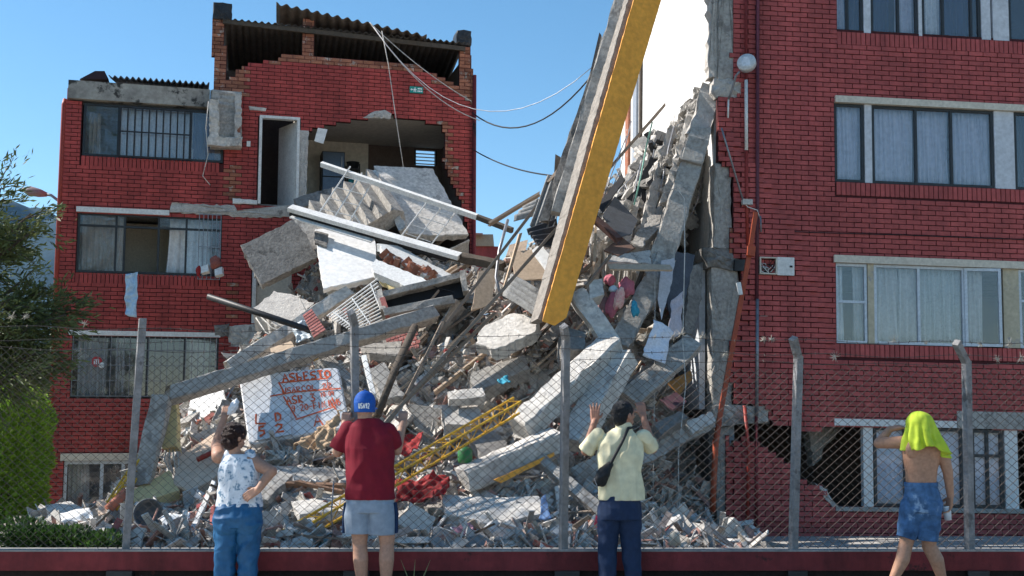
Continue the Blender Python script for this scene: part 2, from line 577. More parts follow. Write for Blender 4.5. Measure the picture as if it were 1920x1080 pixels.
    for zn, lst in zm.items():
        mb = MB()
        raw = zn in ('raw_brick',)
        for (u, v, l, h, w) in lst:
            t = rnd.gauss(0, .0012)
            ww = w + (rnd.uniform(-.02, .008) if raw else 0)
            c = [F.pt(u, v + t, ww), F.pt(u + l, v - t, ww), F.pt(u + l, v - t, -.05), F.pt(u, v + t, -.05), F.pt(u, v + h + t, ww), F.pt(u + l, v + h - t, ww), F.pt(u + l, v + h - t, -.05), F.pt(u, v + h + t, -.05)]
            mb.box8(c)
        tag(link('brickwork', mb.me('brickwork'), MATS[zn], bld), kind='stuff')
def trim(bld, name, F, r, w0, w1, m, rough=0.0):
    mb = MB()
    F.box(mb, r[0], r[1], r[2], r[3], w0, w1)
    return link(name, fix(mb.me(name)), m, bld)
def roughblock(F, poly, w0, w1, amp=.02, seed=0, step=.07):
    """broken concrete patch: polygon outline in wall coordinates with ragged edge and lumpy face"""
    rnd = random.Random(seed)
    bm = bmesh.new()
    pts = []
    n = len(poly)
    for i in range(n):
        a, b = Vector(poly[i]), Vector(poly[(i + 1) % n])
        k = max(1, int((b - a).length / step))
        for j in range(k):
            p = a.lerp(b, j / k)
            pts.append((p.x + rnd.uniform(-amp, amp), p.y + rnd.uniform(-amp, amp)))
    cu = sum(p[0] for p in pts) / len(pts)
    cv = sum(p[1] for p in pts) / len(pts)
    rings = []
    for s_, w in ((1, w0), (1, w1 - .01), (.93, w1), (.6, w1 + amp * .6), (.3, w1 + amp)):
        rings.append([bm.verts.new(F.pt(cu + (u - cu) * s_, cv + (v - cv) * s_, w + rnd.uniform(-amp, amp) * .8)) for (u, v) in pts])
    N = len(pts)
    for a, b in zip(rings, rings[1:]):
        for i in range(N):
            bm.faces.new((a[i], a[(i + 1) % N], b[(i + 1) % N], b[i]))
    bm.faces.new(rings[0][::-1])
    bm.faces.new(rings[-1])
    return bm_mesh(bm, 'patch')
def window(bld, F, r, us_, vs_=(), fw=.05, w=-.07, m=M_FRAME, skip=()):
    """frame part with panes as sub-parts; us_/vs_ are mullion and transom positions in wall coordinates"""
    mb = MB()
    u0, v0, u1, v1 = r
    g = .006
    u0, v0, u1, v1 = u0 + g, v0 + g, u1 - g, v1 - g
    F.box(mb, u0, v0, u1, v0 + fw, w - .03, w + .03)
    F.box(mb, u0, v1 - fw, u1, v1, w - .03, w + .03)
    F.box(mb, u0, v0 + fw, u0 + fw, v1 - fw, w - .03, w + .03)
    F.box(mb, u1 - fw, v0 + fw, u1, v1 - fw, w - .03, w + .03)
    for u in us_:
        F.box(mb, u - fw / 2, v0 + fw, u + fw / 2, v1 - fw, w - .028, w + .028)
    for v in vs_:
        F.box(mb, u0 + fw, v - fw / 2, u1 - fw, v + fw / 2, w - .026, w + .026)
    fo = link('window', fix(mb.me('window')), m, bld)
    ue = [u0 + fw / 2] + list(us_) + [u1 - fw / 2]
    ve = [v0 + fw / 2] + list(vs_) + [v1 - fw / 2]
    k = 0
    for i in range(len(ue) - 1):
        for j in range(len(ve) - 1):
            if (i, j) in skip:
                continue
            pm = MB()
            F.box(pm, ue[i] + fw * .4, ve[j] + fw * .4, ue[i + 1] - fw * .4, ve[j + 1] - fw * .4, w - .004, w + .002)
            link('pane', fix(pm.me('pane')), M_GLASS, fo)
    return fo
def curtain(F, u0, v0, u1, v1, w, m, label, waves=9, amp=.035, group=None, slant=0.0, seed=0):
    rnd = random.Random(seed)
    n = waves * 8
    vs_, fs_ = [], []
    ph = [rnd.uniform(-.6, .6) for _ in range(waves + 2)]
    rows = 7
    for j in range(rows + 1):
        t = j / rows
        for i in range(n + 1):
            s = i / n
            k = s * waves
            a = math.sin(2 * PI * k + ph[int(k)] * (1 - t)) * amp * (1.2 - .5 * t)
            u = u0 + (u1 - u0) * s + slant * (1 - t) * (s - .5) + .01 * math.sin(9 * k + 4 * t)
            vs_.append(F.pt(u, v0 + (v1 - v0) * t, w + a))
    for j in range(rows):
        for i in range(n):
            a = j * (n + 1) + i
            fs_.append((a, a + 1, a + n + 2, a + n + 1))
    me = mesh('curtain', vs_, fs_, True)
    o = put('curtain', me, m, None, label, 'curtain', group)
    md = o.modifiers.new('cloth_thickness', 'SOLIDIFY')
    md.thickness = .004
    return o
def grille(bld, F, u0, v0, u1, v1, nb, w, m, th=.012, cross=2, mid=()):
    fr = MB()
    for k in range(cross):
        v = v0 + (v1 - v0) * (k / max(1, cross - 1))
        F.box(fr, u0, v - th / 2, u1, v + th / 2, w - .008, w + .004)
    g = link('window_grille', fr.me('window_grille'), m, bld)
    one = MB()
    F.box(one, u0, v0, u0 + th, v1, w - .006, w + .006)
    me = one.me('grille_bar')
    for k in range(nb):
        o = link('grille_bar', me, m, g)
        o.matrix_basis = Matrix.Translation(F.u * ((u1 - u0 - th) * k / (nb - 1)))
    return g
def pipe(bld, name, pts, r, m, label=None):
    mb = MB().tube(pts, r, 10)
    return link(name, fix(mb.me(name, True)), m, bld, label)

# ================= left building =================
pL = W(270, 900, 25.0)
FL = Frame((pL.x, pL.y, 0), R(15))
uL0 = FL.uv(108, 560)[0]
uL1 = FL.uv(886, 300)[0]
left_b = empty('apartment_building', FL.pt((uL0 + uL1) / 2, Z_SITE), 'red brick apartment building on the left, its right half torn open', 'building')
def pv(F, px, py):
    return F.uv(px, py)[1]
topL = pv(FL, 140, 188)
out = [(uL0, Z_SITE), (uL0, topL), (FL.uv(396, 170)[0], topL)]
out += FL.poly([(399, 150), (400, 36), (423, 38), (423, 150), (440, 140), (447, 128), (458, 124), (474, 116), (519, 113), (527, 101), (567, 104), (568, 30), (591, 32), (590, 104), (690, 112), (786, 120), (793, 131), (818, 136), (826, 146), (846, 150), (861, 164), (860, 86), (884, 88), (886, 160)])
out += [(uL1, pv(FL, 886, 200)), (uL1, Z_SITE)]
rW1 = FL.rect(157, 191, 291, 420)
rW2 = FL.rect(146, 397, 510, 418)
rW3 = FL.rect(134, 628, 745, 410)
rW4 = FL.rect(119, 864, 952, 292)
rD1 = FL.rect(487, 216, 382, 561)
rD2 = FL.rect(474, 492, 606, 548)
torn = FL.poly([(566, 400), (578, 246), (590, 240), (628, 232), (650, 226), (690, 222), (700, 212), (722, 208), (745, 220), (826, 232), (838, 262), (832, 300), (842, 330), (862, 372), (880, 440), (884, 520), (700, 520), (600, 450)])
holesL = [rpoly(rW1), rpoly(rW2), rpoly(rW3), rpoly(rW4), rpoly(rD1), rpoly(rD2), torn]
sH = .235
sold = [(rW1[0], rW1[1] - sH, rW1[2], rW1[1]), (rW2[0], rW2[1] - sH, rW2[2], rW2[1])]
zonesL = [(FL.poly([(396, 20), (426, 20), (426, 140), (460, 120), (460, 180), (396, 180)]), M_RAW), (FL.poly([(500, 96), (800, 112), (800, 132), (500, 117)]), M_RAW), (FL.poly([(560, 20), (598, 20), (598, 118), (560, 112)]), M_RAW), (FL.poly([(855, 80), (890, 80), (890, 200), (846, 160)]), M_RAW), (FL.poly([(812, 128), (850, 140), (870, 170), (868, 185), (812, 150)]), M_RAW), (FL.poly([(826, 225), (846, 240), (852, 330), (872, 380), (840, 380), (826, 300)]), M_RAW), (FL.poly([(428, 310), (444, 310), (444, 372), (428, 372)]), M_RAW), (FL.poly([(427, 525), (438, 525), (438, 602), (427, 602)]), M_RAW)]
facade(left_b, FL, out, holesL, sold, zonesL, M_BRICKL, M_MORTAR, 300, 3)
# body: side walls, floors, roof and rear wall
DEP = 6.0
def shell(bld, F, u0, u1, v0, v1, floors, dep, m, mf, side0=True, side1=True, rear=True):
    for (a, b, ok) in ((u0, u0 + .14, side0), (u1 - .14, u1, side1)):
        if ok:
            mb = MB()
            F.box(mb, a, v0, b, v1, -dep, -.152)
            link('side_wall', fix(mb.me('side_wall')), m, bld)
    if rear:
        mb = MB()
        F.box(mb, u0 + .141, v0, u1 - .141, v1, -dep, -dep + .14)
        link('rear_wall', fix(mb.me('rear_wall')), mf, bld)
    for v in floors:
        mb = MB()
        F.box(mb, u0 + .142, v - .1, u1 - .142, v + .1, -dep + .141, -.153)
        link('floor_slab', fix(mb.me('floor_slab')), M_CONC, bld)
fl1, fl2, fl3 = pv(FL, 147, 378), pv(FL, 136, 618), pv(FL, 120, 850)
uM = FL.uv(425, 300)[0]
U0C = FL.uv(402, 300)[0]
shell(left_b, FL, uL0, uM, Z_SITE, topL + .3, [fl1, fl2, fl3, topL + .15], DEP, M_BRICKL, M_INNER, True, True)
shell(left_b, FL, U0C, uL1, Z_SITE, pv(FL, 425, 62), [fl1 + .05, fl2 + .05, fl3], 3.05, mat('room_shade_tone', (.16, .12, .10), (.12, .09, .08), rough=.9), M_INNER, True, True, False)  # attic shade put into the side walls as a dark tone
# concrete parapet, lintels and slab edges
r = FL.rect(134, 152, 186, 394)
para = trim(left_b, 'parapet', FL, (r[0] - .05, r[1], r[2], r[3]), -.15, .10, M_PARA)
trim(left_b, 'lintel', FL, (rW2[0] - .03, rW2[3], FL.uv(318, 390)[0], rW2[3] + .11), -.1, .05, M_WHITEP)
trim(left_b, 'lintel', FL, (rW3[0] - .06, rW3[3], rW3[2] + .02, rW3[3] + .10), -.1, .05, M_WHITEP)
trim(left_b, 'lintel', FL, (rW4[0] - .06, rW4[3], rW4[2] + .15, rW4[3] + .15), -.1, .05, M_CREAM)
link('slab_edge', roughblock(FL, FL.poly([(322, 381), (440, 386), (444, 398), (545, 386), (546, 408), (450, 408), (420, 404), (318, 399)]), -.1, .03, .02, 5), M_CONCR, left_b)
link('slab_edge', roughblock(FL, FL.poly([(428, 612), (500, 606), (505, 640), (470, 650), (462, 690), (427, 690)]), -.1, .02, .015, 6), M_CONCL, left_b)
link('slab_edge', roughblock(FL, FL.poly([(402, 612), (430, 606), (430, 632), (404, 630)]), -.1, .06, .02, 8), M_CONCD, left_b)
link('plaster_strip', roughblock(FL, FL.poly([(562, 244), (579, 242), (577, 300), (574, 372), (556, 372)]), -.1, .012, .01, 9), M_CONCR, left_b)
link('concrete_ledge', roughblock(FL, FL.poly([(436, 372), (482, 376), (482, 384), (436, 382)]), -.05, .05, .006, 10), M_WHITEP, left_b)
link('plaster_patch', roughblock(FL, FL.poly([(466, 199), (500, 203), (498, 209), (468, 206)]), -.02, .02, .004, 11), M_CONCL, left_b)
link('broken_lintel', roughblock(FL, FL.poly([(680, 221), (702, 209), (722, 207), (735, 214), (732, 223)]), -.12, .03, .012, 12), M_CONCR, left_b)
# roof trim of the left wing
mb = MB()
n = 34
rr = FL.rect(205, 147, 152, 392)
vs_, fs_ = [], []
for j in range(2):
    for i in range(n * 4 + 1):
        u = rr[0] + (rr[2] - rr[0]) * i / (n * 4)
        k = math.cos(i / 4 * PI) * .035
        vs_.append(FL.pt(u, rr[1] + .06 + k + j * 1.1, .16 - j * 5))
for i in range(n * 4):
    fs_.append((i, i + 1, n * 4 + 2 + i, n * 4 + 1 + i))
wave = link('roof_sheet', mesh('roof_sheet', vs_, fs_, True), mat('dark_tile', (.09, .1, .12), (.05, .055, .07), scale=8, rough=.55, bump=.3), left_b)
wave.modifiers.new('thickness', 'SOLIDIFY').thickness = .02
mb = MB()
a, b, c, d = FL.uv(150, 150), FL.uv(178, 133), FL.uv(196, 133), FL.uv(204, 150)
mb.add([FL.pt(*a, .08), FL.pt(*b, .0), FL.pt(*c, .0), FL.pt(*d, .08), FL.pt(*a, -2.5), FL.pt(*b, -2.5), FL.pt(*c, -2.5), FL.pt(*d, -2.5)], [(0, 1, 2, 3), (7, 6, 5, 4), (0, 4, 5, 1), (1, 5, 6, 2), (2, 6, 7, 3), (3, 7, 4, 0)])
link('roof_ridge', fix(mb.me('roof_ridge')), mat('dark_red_tile', (.06, .02, .02), (.03, .02, .02), rough=.6), left_b)
# roof over the torn middle part: flat corrugated sheet, eaves beam and a lifted sheet
def corrugated(F, A, B, C, D, n, amp, th=.012):
    """sheet spanned by 3D corners A-B (front) and D-C (rear), waves run from front to rear"""
    A, B, C, D = [Vector(p) for p in (A, B, C, D)]
    nn = (B - A).cross(D - A).normalized()
    vs_, fs_ = [], []
    N = n * 8
    J = 6
    for j in range(J + 1):
        for i in range(N + 1):
            s = i / N
            p = A.lerp(B, s).lerp(D.lerp(C, s), j / J)
            vs_.append(p + nn * amp * math.cos(i / 8 * 2 * PI))
    for j in range(J):
        for i in range(N):
            a = j * (N + 1) + i
            fs_.append((a, a + 1, a + N + 2, a + N + 1))
    return mesh('sheet', vs_, fs_, True)
def fpt(px, py, w):
    return FL.pt(*FL.uv(px, py, w), w)
e0, e1 = fpt(416, 34, .12), fpt(872, 80, .12)
sh = link('roof_sheet', corrugated(FL, e0, e1, FL.pt(uL1, pv(FL, 425, 60), -3.1), FL.pt(uM, pv(FL, 425, 60), -3.1), 38, .025), M_ROOF, left_b)
sh.modifiers.new('thickness', 'SOLIDIFY').thickness = .012
mb = MB().bar(fpt(418, 40, .06), fpt(872, 92, .06), .07, .10)
link('eaves_beam', fix(mb.me('eaves_beam')), M_WOODD, left_b)
sh = link('roof_sheet', corrugated(FL, fpt(518, 6, .32), fpt(800, 67, .32), fpt(798, 86, -.5), fpt(518, 46, -.5), 15, .04), mat('brown_roof_sheet', (.13, .10, .08), (.075, .06, .05), scale=7, rough=.9, bump=.5), left_b, 'lifted roof sheet with a wavy edge')
sh.modifiers.new('thickness', 'SOLIDIFY').thickness = .012
for (x0, y0, x1, y1) in ((399, 9, 436, 36), (855, 60, 884, 84)):
    q0, q1 = FL.uv(x0, y1), FL.uv(x1, y0)
    link('roof_drum' if x0 < 500 else 'roof_flashing', roughblock(FL, [(q0[0], q0[1]), (q1[0], q0[1]), (q1[0] - .02, q1[1]), ((q0[0] + q1[0]) / 2, q1[1] + .03), (q0[0] + .01, q1[1])], -.35, .05, .012, 21), M_DARK, left_b)
# drain pipes
pipe(left_b, 'drain_pipe', [FL.pt(uL0 - .045, Z_SITE, -.03), FL.pt(uL0 - .045, topL - .1, -.03), FL.pt(uL0 - .02, topL + .02, -.05)], .05, M_ORANGE if False else M_RED)
pipe(left_b, 'drain_pipe', [FL.pt(uL1 + .03, .2, .05), FL.pt(uL1 + .03, pv(FL, 886, 142), .05)], .045, M_DRED)
# windows and what hangs in them
def U(F, px, py=500):
    return F.uv(px, py)[0]
window(left_b, FL, rW1, [U(FL, 222, 250), U(FL, 357, 250)])
grille(left_b, FL, U(FL, 224, 250), rW1[1] + .02, U(FL, 360, 250), rW1[3] - .06, 11, .05, M_DARK, .032, 3)
window(left_b, FL, rW2, [U(FL, 217, 450), U(FL, 233, 450), U(FL, 297, 450), U(FL, 349, 450)], [pv(FL, 147, 421)], .045, skip=((2, 0), (3, 0), (2, 1)))
grille(left_b, FL, U(FL, 372, 450), rW2[1] - .08, U(FL, 414, 450), rW2[3] + .05, 6, .07, M_STEEL, .016, 3)
window(left_b, FL, rW3, [U(FL, 205, 690), U(FL, 275, 690), U(FL, 345, 690)], [], .04, w=-.09)
grille(left_b, FL, rW3[0] + .03, rW3[1] + .03, rW3[2] - .05, rW3[3] + .03, 24, -.02, M_STEEL, .014, 5)
window(left_b, FL, rW4, [U(FL, 190, 900), U(FL, 230, 900)], [], .07, m=M_FRAMEW)
wl = 'hanging in the top left window'
curtain(FL, U(FL, 222, 250), rW1[1], U(FL, 362, 250), rW1[3], -.3, M_CURTW, 'white pleated curtain behind the barred top floor window of the left building', 14, seed=1)
curtain(FL, U(FL, 162, 250), rW1[1], U(FL, 185, 250), rW1[3] - .1, -.5, M_CURTB, 'tan curtain at the left end of the top floor window', 3, seed=2)
curtain(FL, U(FL, 360, 250), rW1[1], U(FL, 416, 250), rW1[3], -.33, mat('blue_curtain', (.09, .12, .22), (.07, .09, .17), rough=.9), 'dark blue curtain beside the hanging concrete stub', 4, seed=3)
curtain(FL, U(FL, 150, 450), rW2[1], U(FL, 230, 450), rW2[3], -.3, M_CURTB, 'tan curtain in the middle floor window near the drain pipe', 7, .02, seed=4)
curtain(FL, U(FL, 318, 450), rW2[1], U(FL, 414, 450), rW2[3], -.34, M_CURTW, 'white curtain behind the bars of the middle floor window', 7, .025, slant=.15, seed=5)
curtain(FL, U(FL, 142, 690), rW3[1], U(FL, 198, 690), rW3[3], -.3, M_CURT, 'grey curtain at the left of the long barred window', 6, seed=6)
curtain(FL, U(FL, 214, 690), rW3[1] + .1, U(FL, 232, 690), rW3[3], -.3, M_CURT, 'narrow grey curtain gathered in the long barred window', 3, seed=7)
curtain(FL, U(FL, 354, 690), rW3[1] + .1, U(FL, 406, 690), rW3[3], -.3, M_CURT, 'grey curtain at the right end of the long barred window', 6, seed=8)
curtain(FL, U(FL, 124, 900), rW4[1], U(FL, 165, 900), rW4[3], -.3, M_CURT, 'dark grey curtain in the low sliding window behind the rubble', 5, seed=9)
mb = MB()
FL.box(mb, uL0 + .2, rW2[1] - .3, uM - .2, rW2[3] + .05, -1.7, -1.6)
link('interior_wall', mb.me('interior_wall'), mat('cream_room_paint', (.62, .55, .44), (.56, .5, .4), rough=.9), left_b)
# sticker, wall-mounted sign and switch
st = MB()
uS, vS = FL.uv(181, 678)
st.add([FL.pt(uS + .11 * math.cos(2 * PI * k / 20), vS + .11 * math.sin(2 * PI * k / 20), -.058) for k in range(20)], [tuple(range(20))])
so = link('window_sticker', st.me('window_sticker'), mat('sticker_red', (.55, .04, .05), (.5, .04, .05), rough=.5), left_b, 'round red sticker with white bars')
sb = MB()
for (a, b, c, d) in ((-.06, -.05, -.035, .03), (-.02, -.05, .005, .03), (.02, -.05, .045, .03), (-.06, .035, .045, .05)):
    sb.add([FL.pt(uS + a, vS + b, -.055), FL.pt(uS + c, vS + b, -.055), FL.pt(uS + c, vS + d, -.055), FL.pt(uS + a, vS + d, -.055)], [(0, 1, 2, 3)])
sb.add([FL.pt(uS + .1 + .06 * math.cos(2 * PI * k / 16), vS - .07 + .06 * math.sin(2 * PI * k / 16), -.054) for k in range(16)], [tuple(range(16))])
link('sticker_print', sb.me('sticker_print'), M_TEXTW, so)
rS = FL.rect(768, 162, 174, 793)
sg = MB()
FL.box(sg, rS[0], rS[1], rS[2], rS[3], .005, .02)
sgo = put('evacuation_sign', fix(sg.me('evacuation_sign')), mat('sign_green', (.02, .30, .25), (.018, .27, .22), rough=.4), None, 'small green evacuation route sign on the torn brick wall', 'sign')
sp = MB()
def srect(a, b, c, d):
    sw_, sh_ = rS[2] - rS[0], rS[3] - rS[1]
    sp.add([FL.pt(rS[0] + a * sw_, rS[1] + b * sh_, .0225), FL.pt(rS[0] + c * sw_, rS[1] + b * sh_, .0225), FL.pt(rS[0] + c * sw_, rS[1] + d * sh_, .0225), FL.pt(rS[0] + a * sw_, rS[1] + d * sh_, .0225)], [(0, 1, 2, 3)])
srect(.13, .44, .28, .58)
sw_, sh_ = rS[2] - rS[0], rS[3] - rS[1]
sp.add([FL.pt(rS[0] + a * sw_, rS[1] + b * sh_, .0225) for a, b in ((.05, .5), (.15, .3), (.15, .72))], [(0, 1, 2)])
for q in ((.36, .72, .43, .88), (.31, .40, .46, .68), (.29, .16, .36, .40), (.42, .14, .48, .40), (.48, .5, .53, .6), (.60, .60, .70, .80), (.72, .60, .80, .80), (.82, .60, .92, .80), (.58, .22, .66, .42), (.68, .22, .78, .42), (.80, .22, .94, .42)):
    srect(*q)
link('sign_print', sp.me('sign_print'), M_TEXTW, sgo)
mb = MB()
q = FL.uv(466, 270)
FL.box(mb, q[0] - .04, q[1] - .06, q[0] + .04, q[1] + .06, .004, .03)
link('light_switch', mb.me('light_switch'), M_WHITE, left_b)
# doors
mb = MB()
u0, v0, u1, v1 = rD1
for b4 in ((u0, v0, u0 + .06, v1), (u1 - .06, v0, u1, v1), (u0 + .06, v1 - .06, u1 - .06, v1)):
    FL.box(mb, *b4, -.12, .035)
fo = link('door_frame', mb.me('door_frame'), M_WHITEP, left_b)
hp = FL.pt(u1 - .07, 0, -.1)
dd = (-FL.u * .42 - FL.n * .9).normalized()
mb = MB()
tt = Vector((dd.y, -dd.x, 0)) * .035
mb.box8([hp + FL.v * (v0 + .02), hp + dd * .8 + FL.v * (v0 + .02), hp + dd * .8 + tt + FL.v * (v0 + .02), hp + tt + FL.v * (v0 + .02), hp + FL.v * (v1 - .07), hp + dd * .8 + FL.v * (v1 - .07), hp + dd * .8 + tt + FL.v * (v1 - .07), hp + tt + FL.v * (v1 - .07)])
dl = link('door', fix(mb.me('door')), M_WHITEP, left_b, 'white door standing ajar')
kp = hp + dd * .72 + FL.v * (v0 + .95) + tt
link('door_handle', MB().tube([kp, kp + tt.normalized() * .05], .02, 8).me('door_handle'), M_STEEL, dl)
mb = MB()
u0, v0, u1, v1 = rD2
for b4 in ((u0, v0, u0 + .08, v1), (u0 + .08, v1 - .07, u1, v1)):
    FL.box(mb, *b4, -.12, .03)
link('door_frame', mb.me('door_frame'), M_WHITEP, left_b)
mb = MB()
FL.box(mb, u0 + .082, v0, u1 - .01, v1 - .072, -.1, -.05)
d2 = link('door', mb.me('door'), M_CREAM, left_b, 'closed cream door above the rubble')
mb = MB()
FL.box(mb, u0 + .12, v1 - .5, u0 + .16, v1 - .35, -.05, -.01)
link('door_handle', mb.me('door_handle'), M_DARK, d2)
# rooms behind the torn opening
uA, uB = U(FL, 575, 300), U(FL, 722, 300)
vF, vC = fl1 + .16, pv(FL, 575, 215) + .1
mb = MB()
FL.box(mb, uA, vF, uB, vC + .2, -2.88, -2.78)
link('interior_wall', mb.me('interior_wall'), mat('kitchen_paint', (.66, .61, .52), (.6, .55, .47), rough=.9, scale=2), left_b)
mb = MB()
FL.box(mb, uA - .2, vC - .02, uL1 - .15, vC + .08, -2.88, -.16)
link('ceiling', mb.me('ceiling'), M_INNER, left_b)
mb = MB()
FL.box(mb, uA - .2, vF, uA - .1, vC - .03, -2.88, -.2)
link('interior_wall', mb.me('interior_wall'), M_INNER, left_b)
fr = empty('refrigerator', FL.pt(U(FL, 645, 310), vF, -2.2), 'dark tall refrigerator in the torn open kitchen', 'refrigerator')
uf0, uf1 = U(FL, 622, 310), U(FL, 668, 310)
for (nm, a, b, m_) in (('fridge_body', vF, vF + 1.75, M_DARK),):
    mb = MB()
    FL.box(mb, uf0, a, uf1, b, -2.75, -2.2)
    link(nm, mb.me(nm), m_, fr)
for (a, b) in ((vF + .05, vF + 1.1), (vF + 1.13, vF + 1.72)):
    mb = MB()
    FL.box(mb, uf0 + .02, a, uf1 - .02, b, -2.195, -2.15)
    dr = link('fridge_door', mb.me('fridge_door'), mat('fridge_steel', (.10, .12, .15), (.08, .09, .12), rough=.3, metal=.6), fr)
    mb = MB()
    FL.box(mb, uf1 - .1, a + .1, uf1 - .07, b - .1, -2.15, -2.11)
    link('handle', mb.me('handle'), M_STEEL, dr)
sf = empty('kitchen_shelf', FL.pt(U(FL, 690, 310), vF, -2.4), 'dark shelf rack with pots beside the refrigerator', 'shelf')
us0, us1 = U(FL, 674, 310), U(FL, 700, 310)
for k in range(4):
    mb = MB()
    FL.box(mb, us0, vF + .1 + k * .42, us1, vF + .13 + k * .42, -2.7, -2.3)
    link('shelf_board', mb.me('shelf_board'), M_DARK, sf)
for (a, w_) in ((us0, -2.31), (us1 - .03, -2.31), (us0, -2.69), (us1 - .03, -2.69)):
    mb = MB()
    FL.box(mb, a, vF, a + .03, vF + 1.5, w_, w_ + .03)
    link('post', mb.me('post'), M_DARK, sf)
pot = MB()
c = FL.pt((us0 + us1) / 2, vF + 1.39, -2.45)
pot.tube([c, c + Vector((0, 0, .16)), c + Vector((0, 0, .17))], [.13, .16, .17], 14)
put('cooking_pot', pot.me('cooking_pot', True), M_BLACK, None, 'black cooking pot on top of the kitchen shelf', 'pot')
c = FL.pt(us0 + .1, vF + .97, -2.45)
put('plastic_tub', MB().tube([c, c + Vector((0, 0, .15))], [.08, .1], 12).me('tub', True), mat('teal_plastic', (.03, .35, .42), rough=.4), None, 'teal plastic tub on the kitchen shelf', 'tub')
lv = empty('louvre_window', FL.pt(U(FL, 797, 298), pv(FL, 797, 310), -2.95), 'bright louvred window at the back of the torn room', 'window')
q0, q1 = FL.uv(779, 308, -2.95), FL.uv(815, 285, -2.95)
vTop = pv(FL, 425, 62)
mb = MB()
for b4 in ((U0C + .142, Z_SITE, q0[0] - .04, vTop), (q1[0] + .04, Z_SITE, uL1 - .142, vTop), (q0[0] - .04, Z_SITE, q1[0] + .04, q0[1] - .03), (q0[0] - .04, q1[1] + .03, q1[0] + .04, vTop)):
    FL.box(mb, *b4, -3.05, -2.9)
link('rear_wall', fix(mb.me('rear_wall')), mat('room_shade_tone', (.16, .12, .10), (.12, .09, .08), rough=.9), left_b)  # rear wall coloured dark for the unlit room
M_FROST = mat('blue_glass_slat', (.35, .5, .65), (.3, .45, .6), rough=.2, spec=.6)
for k in range(4):
    mb = MB()
    h = (q1[1] - q0[1]) / 4
    FL.box(mb, q0[0], q0[1] + k * h + .012, q1[0], q0[1] + k * h + .03, -3.0, -2.93)
    link('louvre', mb.me('louvre'), M_FROST, lv)
mb = MB()
for b4 in ((q0[0] - .04, q0[1] - .03, q0[0], q1[1] + .03), (q1[0], q0[1] - .03, q1[0] + .04, q1[1] + .03)):
    FL.box(mb, *b4, -3.0, -2.88)
link('frame', mb.me('frame'), M_FRAME, lv)
# notice hanging in the opening, sheet hung from window, things on sill
bx = [fpt(596, 240, .03), fpt(614, 243, .03), fpt(606, 270, .03), fpt(589, 265, .03)]
mb = MB()
nrm = FL.n * .02
mb.box8([bx[3], bx[2], bx[2] + nrm, bx[3] + nrm, bx[0], bx[1], bx[1] + nrm, bx[0] + nrm])
put('meter_box', fix(mb.me('meter_box')), M_WHITE, None, 'small white panel hanging crooked at the torn wall edge', 'panel')

# ================= right building =================
pR = W(1420, 900, 19.6)
FR = Frame((pR.x, pR.y, 0), R(6), R(1.2))
uR1 = U(FR, 2330)
uRw = U(FR, 2005)
right_b = empty('apartment_building', FR.pt(1.5, Z_SITE), 'red brick apartment building on the right with its left end ripped away', 'building')
outR = FR.poly([(1373, -260), (1374, -80), (1375, 60), (1371, 105), (1377, 150), (1392, 158), (1392, 176), (1347, 182), (1349, 300), (1362, 312), (1374, 330), (1373, 420), (1366, 470), (1391, 490), (1394, 560), (1386, 600), (1372, 640), (1370, 700), (1378, 758), (1440, 766), (1440, 792), (1366, 800), (1362, 850), (1362, 1000)])
v_bot = pv(FR, 1500, 1008)
outR += [(U(FR, 1362, 1000), v_bot), (uR1, v_bot), (uR1, pv(FR, 1420, -260))]
rT = FR.rect(1568, -95, 58, 2000, 0)
rM = FR.rect(1567, 192, 340, 2000, 300)
rN = FR.rect(1565, 492, 643, 2000, 560)
hole = FR.poly([(1440, 790), (1470, 798), (1500, 806), (1535, 806), (1563, 797), (1780, 799), (2000, 806), (2000, 962), (1572, 952), (1562, 945), (1548, 918), (1530, 905), (1505, 902), (1492, 872), (1470, 862), (1440, 840), (1415, 826), (1395, 818), (1372, 832), (1366, 800)])
sR = .235
soldR = [(r_[0], r_[1] - sR, r_[2], r_[1]) for r_ in (rT, rM, rN)]
zonesR = [(FR.poly([(1360, 20), (1378, 20), (1378, 160), (1360, 160)]), M_RAW), (FR.poly([(1340, 176), (1352, 176), (1352, 310), (1340, 310)]), M_RAW), (FR.poly([(1360, 400), (1376, 400), (1376, 480), (1360, 480)]), M_RAW)]
facade(right_b, FR, outR, [rpoly(rT), rpoly(rM), rpoly(rN), hole], soldR, zonesR, M_BRICK, M_MORTAR, 300, 5)
f2, f1, f0 = pv(FR, 1400, 165), pv(FR, 1400, 478), pv(FR, 1400, 780)
vRt = pv(FR, 1420, -260)
DR = 8.6
uW = U(FR, 1346, 400)
# party wall: white room side, seen from the collapse
def rbox(name, u0, v0, u1, v1, w0, w1, m, label=None):
    mb = MB()
    FR.box(mb, u0, v0, u1, v1, w0, w1)
    return link(name, fix(mb.me(name)), m, right_b, label)
rbox('side_wall', uW + .02, f0 + .25, uW + .14, vRt, -DR, -.32, M_WHITE, 'sunlit white plaster party wall laid bare')
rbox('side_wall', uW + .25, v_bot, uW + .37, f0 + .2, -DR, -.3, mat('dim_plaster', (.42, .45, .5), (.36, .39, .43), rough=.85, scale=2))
rbox('rear_wall', uW + .37, v_bot, uR1, vRt, -DR, -DR + .12, M_INNER)
rbox('room_partition', uW + .38, v_bot, uR1 - .15, vRt - .1, -4.0, -3.9, mat('room_shade_tone', (.16, .12, .10)))  # partition darkened in colour for the black of the unlit rooms
rbox('side_wall', uR1 - .13, v_bot, uR1, vRt, -DR + .13, -.16, M_BRICK)
rbox('roof_slab', uW - .02, vRt + .002, uR1 + .1, vRt + .2, -DR, .1, M_CONC)  # unseen roof added to keep daylight out of the rooms
for f in (f0, f1, f2):
    rbox('floor_slab', uW + .15, f - .12, uR1 - .15, f + .06, -DR + .13, -.16, M_CONC)
